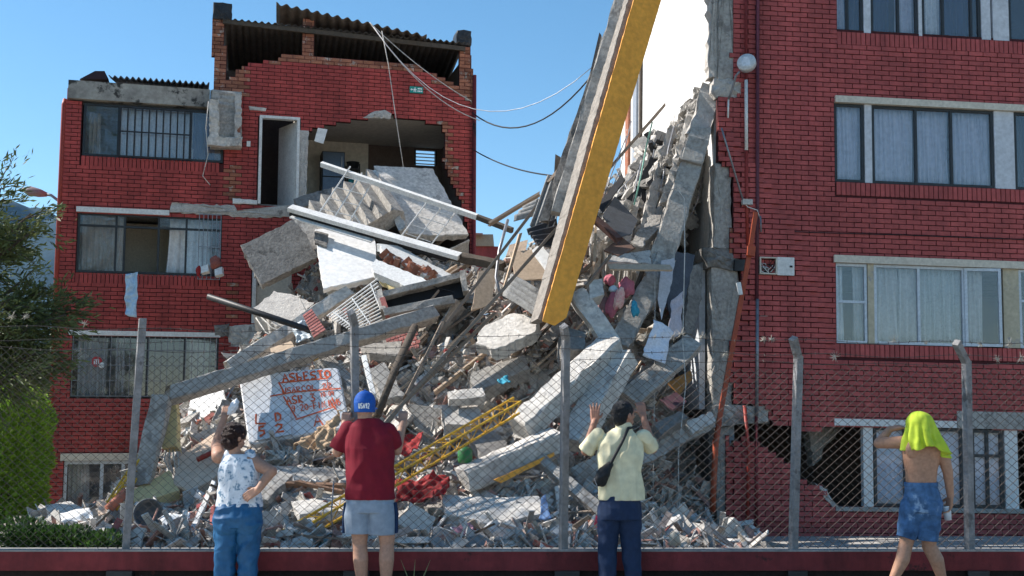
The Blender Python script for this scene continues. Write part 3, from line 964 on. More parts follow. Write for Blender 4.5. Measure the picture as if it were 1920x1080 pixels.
# service strips down the back edge of the white wall
rbox('wall_strip', uW - .03, f1, uW + .012, vRt, -7.0, -6.6, mat('grey_blue_strip', (.30, .33, .38), (.26, .29, .33), rough=.6))
rbox('wall_strip', uW - .035, f1, uW + .012, vRt, -6.3, -6.15, M_WOODD)
rbox('wall_strip', uW - .04, f1, uW + .012, vRt, -7.8, -7.45, M_RAW)
# corner column in pieces, rough on the torn side
def jag(name, pts, w0, w1, m, amp, seed, step=.1, label=None):
    return link(name, roughblock(FR, FR.poly(pts), w0, w1, amp, seed, step), m, right_b, label)
jag('corner_column', [(1349, -270), (1376, -270), (1377, 150), (1349, 150)], -.42, -.03, M_CONC, .012, 31)
jag('torn_plaster', [(1331, -270), (1351, -270), (1351, 148), (1330, 140), (1336, 60)], -.40, -.10, M_CONCR, .035, 32)
jag('slab_end', [(1340, 146), (1393, 148), (1394, 182), (1345, 184), (1334, 170)], -.5, -.02, M_CONCR, .03, 33)
jag('corner_column', [(1342, 305), (1366, 310), (1372, 330), (1373, 470), (1340, 470)], -.42, -.05, M_CONC, .015, 34)
jag('slab_end', [(1318, 466), (1368, 468), (1390, 488), (1382, 505), (1330, 500)], -.6, -.03, M_CONCD, .035, 35)
jag('corner_column', [(1336, 500), (1384, 500), (1392, 560), (1378, 640), (1374, 765), (1337, 765)], -.45, -.06, M_CONC, .012, 36)
jag('slab_end', [(1335, 760), (1380, 758), (1441, 764), (1441, 792), (1336, 800)], -.5, .012, M_CONC, .015, 37)
jag('corner_column', [(1342, 800), (1368, 800), (1370, 980), (1346, 980)], -.45, -.05, M_CONC, .012, 38)
jag('torn_plaster', [(1296, 905), (1306, 890), (1330, 905), (1332, 968), (1310, 968)], -1.2, -.9, M_CONCR, .02, 39)
rbox('side_wall', uW - .22, f0 + .1, uW - .12, f1 - .15, -1.9, -.35, mat('pale_blue_plaster', (.55, .58, .62), (.5, .53, .57), rough=.85, scale=2), 'pale blue wall slice beside the torn column')
jag('broken_brick_edge', [(1528, 906), (1549, 917), (1561, 940), (1573, 950), (1560, 952), (1540, 925)], -.13, .03, M_CONCR, .012, 40, .05)
# lintels
for (r_, dv, m_) in ((rM, .115, M_CREAM), (rN, .125, M_CREAM)):
    rbox('lintel', r_[0] - .02, r_[3], r_[2], r_[3] + dv, -.1, .045, m_)
q = FR.uv(1563, 797)
rbox('lintel', q[0], q[1] - .005, U(FR, 1792, 790), q[1] + .11, -.1, .045, M_WHITEP)
rbox('lintel', U(FR, 1794, 790), q[1] - .01, uRw, q[1] + .28, -.1, .03, M_CONC)
rbox('sill', U(FR, 1566, 950), pv(FR, 1566, 958), uRw, pv(FR, 1566, 950), -.14, .03, M_CONC)
# window bands: frames between plaster piers
def band(r_, frames, piers, m_f, mp, vs_=None):
    for (a, b, mull, tr) in frames:
        u0, u1 = U(FR, a, 400), U(FR, b, 400)
        window(right_b, FR, (u0, r_[1], u1, r_[3]), [U(FR, k, 400) for k in mull], [r_[1] + (r_[3] - r_[1]) * t for t in tr], .045, m=m_f)
    for (a, b) in piers:
        rbox('window_pier', U(FR, a, 400) + .003, r_[1] + .003, U(FR, b, 400) - .003, r_[3] - .003, -.13, -.02, mp)
mp1 = mat('pale_pier_paint', (.62, .64, .68), (.5, .52, .56), scale=3, rough=.7, c3=(.35, .35, .36), s3=4, t3=.72)
mp2 = mat('peeling_cream', (.52, .46, .33), (.44, .39, .29), scale=3, rough=.8, c3=(.30, .29, .29), s3=3, t3=.56)
band(rT, [(1568, 1625, [1595], []), (1639, 1730, [1692], []), (1737, 1850, [1778, 1832], []), (1903, 1996, [], [])], [(1625, 1639), (1730, 1737), (1850, 1868), (1872, 1903)], M_FRAME, mp1)
band(rM, [(1567, 1624, [], []), (1638, 1869, [1722, 1789], []), (1907, 1996, [], [])], [(1624, 1638), (1869, 1907)], M_FRAME, mp1)
band(rN, [(1565, 1626, [], [.52]), (1638, 1808, [1722], []), (1908, 1996, [], [.6])], [(1626, 1638), (1878, 1908)], M_FRAMEW, mp2)
# outward-opened casement
ca = FR.pt(U(FR, 1810, 560), 0, -.04)
cdir = (FR.u * .995 + FR.n * .10).normalized()
cw = U(FR, 1876, 560) - U(FR, 1810, 560)
mb = MB()
v0, v1 = rN[1] + .01, rN[3] - .01
def cb(a, b, c, d, t0=-.02, t1=.02):
    nn = FR.n
    return [ca + cdir * a + FR.v * b + nn * t0, ca + cdir * c + FR.v * b + nn * t0, ca + cdir * c + FR.v * b + nn * t1, ca + cdir * a + FR.v * b + nn * t1,
            ca + cdir * a + FR.v * d + nn * t0, ca + cdir * c + FR.v * d + nn * t0, ca + cdir * c + FR.v * d + nn * t1, ca + cdir * a + FR.v * d + nn * t1]
for b4 in ((0, v0, cw, v0 + .05), (0, v1 - .05, cw, v1), (0, v0 + .05, .05, v1 - .05), (cw - .05, v0 + .05, cw, v1 - .05)):
    mb.box8(cb(*b4))
cs = link('casement', fix(mb.me('casement')), M_FRAMEW, right_b, 'pale casement standing slightly open')
link('pane', fix(MB().box8(cb(.05, v0 + .05, cw - .05, v1 - .05, -.003, .003)).me('pane')), M_GLASS, cs)
# ground floor windows
q0 = FR.uv(1590, 950)
rG = (U(FR, 1640, 870), q0[1], U(FR, 1822, 870), q[1] - .01)
window(right_b, FR, rG, [U(FR, 1700, 870), U(FR, 1806, 870)], [], .05, m=M_FRAME)
rG2 = (U(FR, 1824, 870), q0[1], U(FR, 1884, 870), q[1] - .02)
window(right_b, FR, rG2, [U(FR, 1855, 900)], [q0[1] + (rG[3] - rG[1]) * .66], .05, m=M_FRAME)
for (a, b) in ((1590, 1638), (1886, 1910)):
    rbox('window_pier', U(FR, a + (30 if a < 1600 else 0), 870), q0[1] + .002, U(FR, b, 870), q[1] - .012, -.13, -.02, M_WHITEP)
jag('hanging_ceiling', [(1560, 805), (1625, 800), (1590, 850), (1572, 880)], -1.4, -1.1, M_CONCR, .03, 41)
# curtains
cu = lambda a, b, r_, w, m_, lab, n, sd, amp=.03, s=0: curtain(FR, U(FR, a, 400), r_[1] + .03, U(FR, b, 400), r_[3] - .02, w * .6, m_, lab, n, amp, None, s, sd)
MCW2 = mat('lilac_grey_curtain', (.70, .69, .76), (.62, .61, .68), scale=2, rough=.9)
cu(1569, 1594, rT, -.3, MCW2, 'pale curtain at the left end of the top right window', 3, 21)
cu(1690, 1732, rT, -.3, MCW2, 'pale curtain in the middle of the top right window', 4, 22)
cu(1738, 1776, rT, -.25, M_CURTW, 'white curtain beside the open gap of the top right window', 4, 23)
cu(1776, 1850, rT, -.5, mat('deep_blue_curtain', (.03, .05, .12), (.025, .04, .1), rough=.9), 'deep blue curtain in the top right window', 6, 24)
cu(1600, 1690, rT, -.6, mat('deep_blue_curtain', (.03, .05, .12)), 'deep blue curtain near the left of the top right window', 6, 25)
cu(1569, 1622, rM, -.28, MCW2, 'grey curtain in the narrow pane of the middle right window', 6, 26, .02)
cu(1640, 1720, rM, -.28, MCW2, 'grey sheer curtain in the widest pane of the middle right window', 9, 27, .02)
cu(1724, 1788, rM, -.30, MCW2, 'grey sheer curtain in the second wide pane of the middle right window', 8, 28, .025)
cu(1790, 1868, rM, -.28, MCW2, 'grey sheer curtain beside the broad pier of the middle right window', 9, 29, .03)
cu(1908, 1990, rM, -.4, M_DARK, 'dark curtain at the right edge of the middle right window', 6, 30)
cu(1566, 1586, rN, -.3, M_CURTW, 'thin white curtain pulled aside in the lower right window', 3, 31, .02)
cu(1604, 1625, rN, -.3, M_CURT, 'narrow grey curtain in the lower right window', 3, 32, .02)
cu(1640, 1686, rN, -.28, M_CURT, 'grey curtain hanging left of the gap in the lower right window', 4, 33, .04, .2)
cu(1690, 1724, rN, -.26, M_CURT, 'grey curtain hanging right of the gap in the lower right window', 3, 34, .04, .1)
cu(1726, 1808, rN, -.28, mat('green_grey_curtain', (.62, .64, .62), (.54, .56, .54), rough=.9), 'greenish grey gathered curtain in the lower right window', 9, 35, .035)
cu(1812, 1846, rN, -.28, M_CURT, 'grey curtain behind the open casement', 4, 36, .02)
rG3 = (0, rG[1], 0, rG[3])
def sheetc(a, b, lab, n, sd, amp=.006):
    curtain(FR, U(FR, a, 870), rG[1] + .02, U(FR, b, 870), rG[3] - .02, -.115, MCB, lab, n, amp, None, 0, sd)
MCB = mat('pale_blue_sheet', (.78, .82, .90), (.70, .75, .84), scale=2, rough=.85)
sheetc(1642, 1700, 'pale blue sheet hung in the left ground floor pane', 3, 41)
sheetc(1702, 1806, 'wide pale blue sheet hung behind the shirtless person', 4, 42)
sheetc(1826, 1882, 'pale blue sheet behind the divided ground floor window', 3, 43)
mb = MB()
pts = FR.poly([(1588, 948), (1590, 905), (1622, 850), (1626, 948)])
# pipes, wires, boxes and lamp fixed to the wall
def fp(px, py, w=.05):
    return FR.pt(*FR.uv(px, py, w), w)
pipe(right_b, 'wall_pipe', [fp(1399, -200), fp(1399, 150)], .028, M_DRED)
pipe(right_b, 'wall_pipe', [fp(1399, 150), fp(1399.5, 282)], .03, M_WHITEP, 'white length of pipe')
pipe(right_b, 'wall_pipe', [fp(1399.5, 282), fp(1400, 380), fp(1402, 460)], .028, M_RED)
pipe(right_b, 'wall_pipe', [fp(1421, -200), fp(1420, 400), fp(1419, 560)], .032, mat('plum_pipe', (.13, .035, .05), rough=.5))
pipe(right_b, 'wall_pipe', [fp(1420, 560), fp(1419, 780)], .03, M_STEEL)
pipe(right_b, 'wall_pipe', [fp(1418, 780), fp(1418, 1000)], .028, M_DRED)
pipe(right_b, 'wall_pipe', [fp(1396, 760, .08), fp(1404, 850, .12), fp(1400, 1004, .1)], .03, M_RED, 'red pipe bent away from the wall')
pipe(right_b, 'loose_conduit', [fp(1353, 240, .1), fp(1358, 258, .12), fp(1393, 375, .12)], .016, M_STEEL)
pipe(right_b, 'loose_conduit', [fp(1426, 405, .1), fp(1427, 435, .1)], .014, M_STEEL)
pipe(right_b, 'wire', [fp(1393, 378, .1), fp(1402, 388, .12), fp(1420, 394, .1), fp(1425, 410, .08)], .008, M_WHITEP)
pipe(right_b, 'wire', [fp(1425, 432, .03), fp(1560, 437, .03), fp(1700, 441, .03), fp(1990, 452, .03)], .008, M_BLACK)
rbox('conduit_clip', U(FR, 1388, 380), pv(FR, 1388, 386), U(FR, 1406, 380), pv(FR, 1388, 376), .06, .16, M_CONCL)
rbox('socket_box', U(FR, 1376, 497), pv(FR, 1376, 508), U(FR, 1397, 497), pv(FR, 1376, 487), -.03, .06, M_FRAME)
rbox('junction_plate', U(FR, 1425, 596), pv(FR, 1425, 600), U(FR, 1439, 596), pv(FR, 1425, 592), .004, .03, M_CONCL)
eb = empty('fuse_box', fp(1438, 518, .05), 'open fuse box with tangled wires on the right wall', 'fuse box')
u0, u1, v0, v1 = U(FR, 1421, 500), U(FR, 1453, 500), pv(FR, 1421, 515), pv(FR, 1421, 483)
mb = MB()
for b4 in ((u0, v0, u1, v0 + .02), (u0, v1 - .02, u1, v1), (u0, v0 + .02, u0 + .02, v1 - .02), (u1 - .02, v0 + .02, u1, v1 - .02)):
    FR.box(mb, *b4, .004, .12)
link('box_case', mb.me('box_case'), M_CREAM, eb)
mb = MB()
FR.box(mb, u1 + .004, v0 - .01, U(FR, 1485, 500), v1 + .005, .10, .118)
dr = link('box_door', mb.me('box_door'), M_WHITEP, eb)
mb = MB()
q2 = U(FR, 1483, 500)
FR.box(mb, q2 - .06, (v0 + v1) / 2 - .02, q2 - .02, (v0 + v1) / 2 + .01, .118, .135)
link('latch', mb.me('latch'), M_DARK, dr)
rw = random.Random(4)
for k in range(7):
    a, b = rw.uniform(u0 + .03, u1 - .03), rw.uniform(v0 + .03, v1 - .03)
    pts = []
    for j in range(9):
        pts.append(FR.pt(min(max(a + .09 * math.sin(j * 1.1 + k), u0 + .02), u1 - .02), min(max(b + .08 * math.cos(j * 1.3 + k * 2), v0 + .02), v1 - .02), .05 + .01 * k))
    link('wire', MB().tube(pts, .006, 5).me('wire', True), M_BLACK if k % 2 else M_WHITEP, eb)
# flood lamp
fl_ = empty('floodlight', fp(1400, 135, .2), 'round grey floodlight on a bent pipe arm', 'floodlight')
c = fp(1400, 118, .35)
ax = Vector((-.35, -.85, .25)).normalized()
hd = MB().tube([c - ax * .07, c - ax * .06, c + ax * .03, c + ax * .05], [.1, .155, .16, .15], 22)
link('lamp_head', hd.me('lamp_head', True), mat('lamp_grey', (.60, .62, .62), (.52, .54, .54), rough=.4), fl_)
rt, upv = ax.cross(Vector((0, 0, 1))).normalized(), Vector((0, 0, 1))
up2 = rt.cross(ax)
lens = [(-.085, -.10), (.075, -.10), (.085, .02), (.03, .10), (-.05, .10)]
link('lamp_lens', MB().add([c + ax * .055 + (rt * a + up2 * b) * (.9) for a, b in lens] + [c + ax * .04 + (rt * a + up2 * b) for a, b in lens], [(0, 1, 2, 3, 4), (9, 8, 7, 6, 5)] + [(k, 5 + k, 5 + (k + 1) % 5, (k + 1) % 5) for k in range(5)]).me('lamp_lens'), mat('lens', (.8, .82, .84), rough=.15), fl_)
link('lamp_arm', MB().tube([fp(1387, 134, .3), fp(1380, 142, .22), fp(1372, 170, .12), fp(1366, 186, .06)], .02, 8).me('lamp_arm', True), M_STEEL, fl_)
link('lamp_pipe', MB().tube([fp(1366, 184, .05), fp(1365, 221, .05)], .016, 8).me('lamp_pipe', True), M_WHITEP, fl_)
# orange leaning steel post
p0, p1, p2, p3 = W(1417, 398, 19.25), W(1406, 470, 19.2), W(1348, 790, 18.95), W(1338, 905, 18.9)
op = empty('steel_post', p3, 'bent orange steel post leaning across the torn building corner', 'post')
link('post_shaft', fix(MB().bar(p1, p2, .075, .075).me('post_shaft')), M_ORANGE, op)
link('post_tip', fix(MB().bar(p0, p1, .07, .07).me('post_tip')), M_ORANGE, op)
link('post_foot', fix(MB().tube([p2, W(1342, 830, 18.9), W(1338, 905, 18.9), W(1336, 960, 18.9)], .05, 8).me('post_foot', True)), M_ORANGE, op)
link('bracket', fix(MB().bar(W(1401, 470, 19.15), W(1415, 472, 19.15), .12, .16).me('bracket')), M_ORANGE, op)
brk = W(1386, 541, 19.0)
put('hollow_brick', fix(MB().bar(W(1384, 530, 19.0), W(1388, 553, 19.0), .07, .09).me('hb')), M_WHITEP, None, 'small white connector block dangling beside the orange post', 'connector')

# far house between the buildings
fb_ = empty('house', W(910, 600, 46), 'distant red brick house with tiled roof seen between the buildings', 'house')
h0, h1 = W(876, 470, 46), W(934, 470, 46)
link('wall', MB().box((h0.x, 46, Z_SITE), (h1.x, 52, W(900, 462, 46).z)).me('wall'), M_BRICKL, fb_)
link('gable', MB().box((h0.x, 45.9, W(900, 462, 46).z), (h1.x - .2, 52, W(900, 440, 46).z)).me('gable'), mat('tan_render', (.5, .36, .25), (.4, .28, .2), rough=.9), fb_)
zt = W(900, 440, 46).z
link('roof', MB().add([(h0.x, 45.6, zt), (h1.x - .6, 45.6, zt), (h1.x - 1.0, 49, zt + .55), (h0.x, 49, zt + .55), (h0.x, 45.6, zt - .08), (h1.x - .6, 45.6, zt - .08), (h1.x - 1.0, 49, zt + .4), (h0.x, 49, zt + .4)], [(0, 1, 2, 3), (7, 6, 5, 4), (0, 4, 5, 1), (1, 5, 6, 2), (2, 6, 7, 3), (3, 7, 4, 0)]).me('roof'), mat('clay_tiles', (.42, .2, .15), (.34, .16, .12), rough=.9), fb_)
link('window', MB().box((h0.x + .5, 45.88, 5.6), (h0.x + 1.0, 45.98, 6.3)).me('window'), M_FRAME, fb_)

# ================= rubble mound =================
CTRL = [(-60, 1005, 15.5), (60, 1000, 16), (200, 990, 15.5), (400, 990, 15), (600, 990, 15), (800, 990, 15), (1000, 990, 15), (1200, 992, 15.5), (1330, 1000, 15.8), (1400, 1020, 16), (1480, 1030, 16.5),
        (250, 965, 17), (300, 945, 17.8), (380, 925, 17.6), (500, 905, 16.8), (650, 905, 16.8), (800, 895, 16.8), (950, 890, 16.8), (1100, 920, 17.3), (1250, 960, 18), (1340, 975, 18.5),
        (330, 860, 19.3), (420, 780, 20), (550, 830, 18.4), (700, 800, 18.4), (850, 765, 18.4), (1000, 780, 18.4), (1110, 800, 18.2), (1230, 955, 18.6), (1300, 962, 19.2), (1250, 945, 20.2), (1320, 940, 20.6), (1180, 940, 18.6),
        (450, 700, 21.2), (560, 655, 21.5), (700, 650, 21), (850, 650, 20), (1000, 645, 19.6), (1150, 670, 19.6), (1240, 730, 21.2),
        (520, 610, 23.2), (620, 585, 23.2), (750, 560, 22.8), (870, 535, 22), (950, 530, 21.2), (1050, 530, 20.6), (1150, 580, 20.4), (1230, 580, 20.6), (1290, 640, 21.8), (1180, 700, 19.6),
        (640, 480, 25.2), (720, 470, 25.2), (830, 490, 25), (900, 500, 24), (960, 480, 23), (1020, 450, 22.6), (1150, 440, 22), (1250, 420, 22),
        (1150, 340, 23.2), (1230, 280, 23.6), (1290, 230, 23.4)]
CTRL += [(70, 975, 17), (110, 968, 18), (180, 962, 18), (170, 958, 20), (100, 955, 21), (230, 955, 19.5), (150, 950, 23), (250, 945, 23), (300, 880, 22.5), (350, 760, 22.8), (400, 700, 23.2),
         (1400, 1012, 18), (1380, 1000, 18.9), (1440, 1020, 17.5), (1480, 1015, 18.6), (1520, 1012, 19)]
CW = [W(*c) for c in CTRL]
CW += [Vector((x, y, Z_SITE - .1)) for x in (-9.4, -8.9) for y in (13, 15, 17, 19, 21, 23)] + [Vector((x, y, Z_SITE - .1)) for x in (5.2, 5.8, 6.4) for y in (13, 15, 16, 17, 18, 19)]
CW += [Vector((x, 12.2, Z_SITE + .1)) for x in (-7, -4, -1, 2, 4)] + [Vector((x, y, Z_SITE)) for x, y in ((-9, 15), (-9.5, 19), (-9, 13), (6, 12), (6, 15), (6.5, 17))]
CW += [Vector((x, y, 1.0)) for x, y in ((-1, 28), (1, 29), (3, 30), (-3, 28))]
def hz(x, y):
    sw_, sz = 0, 0
    for c in CW:
        d2 = (c.x - x) ** 2 + (c.y - y) ** 2 * .8 + .02
        w = 1 / d2 ** 1.9
        sw_ += w
        sz += w * c.z
    return sz / sw_
GX0, GX1, GY0, GY1, GS = -9.4, 6.4, 12.0, 29.0, .2
gnx, gny = int((GX1 - GX0) / GS), int((GY1 - GY0) / GS)
HG = []
for j in range(gny + 1):
    row = []
    for i in range(gnx + 1):
        x, y = GX0 + i * GS, GY0 + j * GS
        z = hz(x, y)
        if y > 23.9 + .268 * (x + 7.84) and x < -1.2:      # stop below the left building's wall line
            z = min(z, 5.0)
        v = Vector((x, y, 0))
        z += .16 * noise.fractal(v * .9, 1.0, 2.0, 4) + .07 * noise.noise(v * 4)
        row.append(z)
    HG.append(row)
def hgt(x, y):
    fx, fy = (x - GX0) / GS, (y - GY0) / GS
    i, j = int(fx), int(fy)
    if i < 0 or j < 0 or i >= gnx or j >= gny:
        return Z_SITE
    a, b = fx - i, fy - j
    return (HG[j][i] * (1 - a) + HG[j][i + 1] * a) * (1 - b) + (HG[j + 1][i] * (1 - a) + HG[j + 1][i + 1] * a) * b
def onfront(x, y):
    """true where the heap stays clear of the buildings' front walls"""
    pl = FL.pt(0, 0)
    dl = (Vector((x, y, 0)) - pl).dot(FL.n)
    if x < FL.pt(uL1, 0).x + .2 and dl < .25 and x < -.3:
        return False
    if x > FR.pt(uW, 0).x - .1 and (Vector((x, y, 0)) - FR.O).dot(FR.n) < .35:
        return False
    return True
vs_, fs_, ix = [], [], {}
for j in range(gny):
    for i in range(gnx):
        x, y = GX0 + (i + .5) * GS, GY0 + (j + .5) * GS
        zc = (HG[j][i] + HG[j + 1][i + 1]) / 2
        if zc < Z_SITE - .02 or not onfront(x, y):
            continue
        f = []
        for (a, b) in ((i, j), (i + 1, j), (i + 1, j + 1), (i, j + 1)):
            if (a, b) not in ix:
                ix[(a, b)] = len(vs_)
                vs_.append((GX0 + a * GS + noise.noise(Vector((a, b, 3.3))) * .07, GY0 + b * GS + noise.noise(Vector((a, b, 7.1))) * .07, HG[b][a] - .1))
            f.append(ix[(a, b)])
        fs_.append(tuple(f))
M_MOUND = mat('rubble_dust', (.36, .325, .28), (.18, .16, .14), scale=5, rough=.95, bump=1.0, bscale=18, c3=(.22, .12, .09), s3=2.2, t3=.6)
tag(link('rubble_mound', mesh('rubble_mound', vs_, fs_), M_MOUND), kind='structure')
def march(px, py, off=0.0):
    r = ray(px, py)
    d = 12.0
    while d < 28:
        p = CAM + r * (d / r.y)
        if hgt(p.x, p.y) + off > p.z and onfront(p.x, p.y):
            return p
        d += .06
    return None
# ---- piece makers
def ragged(pts, jag, rnd, step=.12):
    out_ = []
    n = len(pts)
    for i in range(n):
        a, b = pts[i], pts[(i + 1) % n]
        k = max(1, int((b - a).length / step))
        for j in range(k):
            p = a.lerp(b, j / k)
            if j or True:
                p = p + Vector((rnd.gauss(0, jag), rnd.gauss(0, jag * .5), rnd.gauss(0, jag)))
            out_.append(p)
    return out_
_seed = [100]
def slab_mesh(corners, t, jag=.02, flat=True):
    rnd = random.Random(_seed[0])
    _seed[0] += 1
    P = [W(*c) if not isinstance(c, Vector) else c for c in corners]
    c0 = sum(P, Vector()) / len(P)
    nn = Vector()
    for i in range(len(P)):
        nn += (P[i] - c0).cross(P[(i + 1) % len(P)] - c0)
    nn.normalize()
    if nn.dot(CAM - c0) < 0:
        nn = -nn
    if flat:
        P = [p - nn * (p - c0).dot(nn) for p in P]
    rg = ragged(P, jag * .55, rnd, .08)
    rg = [p - nn * (p - c0).dot(nn) if flat else p for p in rg]
    bm = bmesh.new()
    N = len(rg)
    k = .985 if jag > 0 else 1
    f_ = [bm.verts.new(c0 + (p - c0) * k) for p in rg]
    m_ = [bm.verts.new(c0 + (p - c0) * (1 - (rnd.uniform(0, .03) if jag > .01 and rnd.random() < .35 else 0)) - nn * min(.02, t * .2) + nn * rnd.uniform(-.006, .006)) for p in rg]
    b_ = [bm.verts.new(c0 + (p - c0) * rnd.uniform(.94, 1.0) - nn * t + nn * rnd.uniform(-jag, jag)) for p in rg]
    fr_ = bm.faces.new(f_)
    bk_ = bm.faces.new(b_[::-1])
    for a, b in ((f_, m_), (m_, b_)):
        for i in range(N):
            bm.faces.new((a[i], b[i], b[(i + 1) % N], a[(i + 1) % N]))
    bmesh.ops.triangulate(bm, faces=[fr_, bk_])
    return bm_mesh(bm, 'slab')
def slab(name, label, cat, corners, t, m, jag=.02, parent=None, group=None):
    return put(name, slab_mesh(corners, t, jag), m, parent, label, cat, group)
def beam_mesh(p0, p1, w, h, jag=.015, up=None, seg=.3, endjag=.06, taper=1.0):
    rnd = random.Random(_seed[0])
    _seed[0] += 1
    p0 = W(*p0) if not isinstance(p0, Vector) else p0
    p1 = W(*p1) if not isinstance(p1, Vector) else p1
    d = (p1 - p0).normalized()
    up = Vector(up) if up else Vector((0, -.6, .8))
    a = d.cross(up).normalized()
    b = a.cross(d).normalized()
    n = max(2, int((p1 - p0).length / (seg if jag < .006 else seg * .6)))
    prof = []
    bev = min(w, h) * .06
    for (x, y) in ((-1, -1), (1, -1), (1, 1), (-1, 1)):
        hx, hy = w / 2, h / 2
        if x * y > 0:
            prof += [(x * hx, y * (hy - bev)), (x * (hx - bev), y * hy)]
        else:
            prof += [(x * (hx - bev), y * hy), (x * hx, y * (hy - bev))]
    # order profile by angle
    prof.sort(key=lambda q: math.atan2(q[1], q[0]))
    N = len(prof)
    bm = bmesh.new()
    rings = []
    for i in range(n + 1):
        t = i / n
        k = 1 + (taper - 1) * t
        ring = []
        for (x, y) in prof:
            e = rnd.uniform(-endjag, endjag) if i in (0, n) else 0
            if jag >= .006 and rnd.random() < .3:      # chipped arris
                c_ = 1 - rnd.uniform(.02, .15)
                x, y = x * c_, y * c_
            ring.append(bm.verts.new(p0.lerp(p1, t) + d * e + a * (x * k + rnd.uniform(-jag, jag)) + b * (y * k + rnd.uniform(-jag, jag))))
        rings.append(ring)
    for r0, r1 in zip(rings, rings[1:]):
        for k in range(N):
            bm.faces.new((r0[k], r0[(k + 1) % N], r1[(k + 1) % N], r1[k]))
    bm.faces.new(rings[0][::-1])
    bm.faces.new(rings[-1])
    return bm_mesh(bm, 'beam')
def beam(name, label, cat, p0, p1, w, h, m, jag=.012, up=None, parent=None, group=None, endjag=.05, taper=1.0):
    return put(name, beam_mesh(p0, p1, w, h, jag, up, .3, endjag, taper), m, parent, label, cat, group)
def rod(name, label, cat, pts, r, m, parent=None, group=None, n=8):
    return put(name, fix(MB().tube([W(*p) if not isinstance(p, Vector) else p for p in pts], r, n).me(name, True)), m, parent, label, cat, group)
def csheet(label, quad, n, amp, m, bend=0.0):
    A, B, C, D = [W(*q) for q in quad]
    me = corrugated(None, A, B, C, D, n, amp)
    if bend:
        c0 = (A + B + C + D) / 4
        for v in me.vertices:
            v.co.z -= bend * ((v.co - c0).length ** 2)
    o = put('corrugated_sheet', me, m, None, label, 'roof sheet', 'broken roof sheets')
    o.modifiers.new('thickness', 'SOLIDIFY').thickness = .018
    return o
def crumple(name, label, cat, quad, m, amp=.06, n=26, seed=0, sc=4.0, sag=0.0, th=.006):
    """cloth or plastic film: folded sheet"""
    A, B, C, D = [W(*q) for q in quad]
    nn = (B - A).cross(D - A).normalized()
    vs_, fs_ = [], []
    for j in range(n + 1):
        for i in range(n + 1):
            s, t = i / n, j / n
            p = A.lerp(B, s).lerp(D.lerp(C, s), t)
            q = p * sc + Vector((seed * 3.1, 0, seed))
            e = 1 - .25 * abs(noise.noise(Vector((s * 3, t * 3, seed))))
            f = abs(noise.noise(q)) * 1.4 - .4 + .5 * noise.noise(q * 2.3)
            p = p + nn * amp * f + Vector((noise.noise(q * .8 + Vector((9, 0, 0))), 0, noise.noise(q * .8 + Vector((0, 9, 0))))) * amp * .7
            p.z -= sag * math.sin(PI * s)
            vs_.append(p)
    for j in range(n):
        for i in range(n):
            a = j * (n + 1) + i
            fs_.append((a, a + 1, a + n + 2, a + n + 1))
    o = put(name, mesh(name, vs_, fs_, True), m, None, label, cat)
    o.modifiers.new('thickness', 'SOLIDIFY').thickness = th
    return o

# torn concrete column stub hanging beside the top left window (part of the left building)
def fq(px, py, w):
    return FL.pt(*FL.uv(px, py, w), w)
stub = link('column_stub', beam_mesh(fq(424, 172, .08), fq(424, 278, .08), .66, .22, .018, FL.n, .12, .02), M_CONC, left_b, 'torn concrete column stub')
link('column_flange', beam_mesh(fq(401, 188, .25), fq(402, 262, .25), .20, .16, .022, FL.n, .1, .03), M_CONCL, stub)
link('column_flange', beam_mesh(fq(447, 180, .22), fq(446, 264, .22), .13, .14, .02, FL.n, .1, .03), M_CONCR, stub)
link('column_ledge', beam_mesh(fq(390, 266, .25), fq(453, 268, .25), .2, .2, .02, FL.n, .12, .02), M_CONCL, stub)
link('raw_brick_scar', beam_mesh(fq(448, 228, .26), fq(448, 250, .26), .07, .05, .012, FL.n, .08, .02), M_RAW, stub)
# ---- big pieces below the torn left building
# stair flight
A0, A1 = W(578, 392, 24.3), W(705, 322, 25.0)
wv = W(752, 398, 23.9) - W(700, 322, 25.0)
e1 = (A1 - A0)
nn = e1.cross(wv).normalized()
if nn.dot(CAM - A0) < 0: nn = -nn
NS = 6
prof = []
for k in range(NS):
    prof += [A0 + e1 * (k / NS) + nn * .02, A0 + e1 * ((k + .25) / NS) + nn * .20]
prof += [A1 + nn * .02, A1 - nn * .2, A0 - nn * .2]
bm = bmesh.new()
a_ = [bm.verts.new(p) for p in prof]
b_ = [bm.verts.new(p + wv) for p in prof]
N = len(prof)
for k in range(N):
    bm.faces.new((a_[k], a_[(k + 1) % N], b_[(k + 1) % N], b_[k]))
f1_, f2_ = bm.faces.new(a_[::-1]), bm.faces.new(b_)
bmesh.ops.triangulate(bm, faces=[f1_, f2_])
put('stair_flight', bm_mesh(bm, 'stair_flight'), M_CONC, None, 'fallen concrete stair flight below the torn kitchen', 'stairs')
slab('concrete_slab', 'large pale cracked slab leaning below the torn kitchen wall', 'slab', [(700, 314, 25.3), (812, 312, 25.5), (879, 441, 24.2), (815, 444, 24), (757, 432, 23.8)], .16, M_CONCL, .015)
slab('concrete_slab', 'narrow concrete edge strip broken off the large cracked slab', 'slab', [(694, 320, 24.9), (704, 318, 24.9), (762, 425, 23.6), (748, 434, 23.6)], .2, M_CONCL, .02)
slab('concrete_slab', 'grey stained square slab tilted beside the cream door', 'slab', [(450, 462, 23.2), (551, 409, 23.6), (575, 440, 23.5), (596, 483, 23.3), (489, 533, 22.8)], .2, M_CONCD, .018)
slab('concrete_slab', 'grey slab lying behind the tilted square slab', 'slab', [(545, 412, 24.1), (610, 405, 24.2), (640, 470, 23.7), (598, 482, 23.6)], .15, M_CONC, .02)
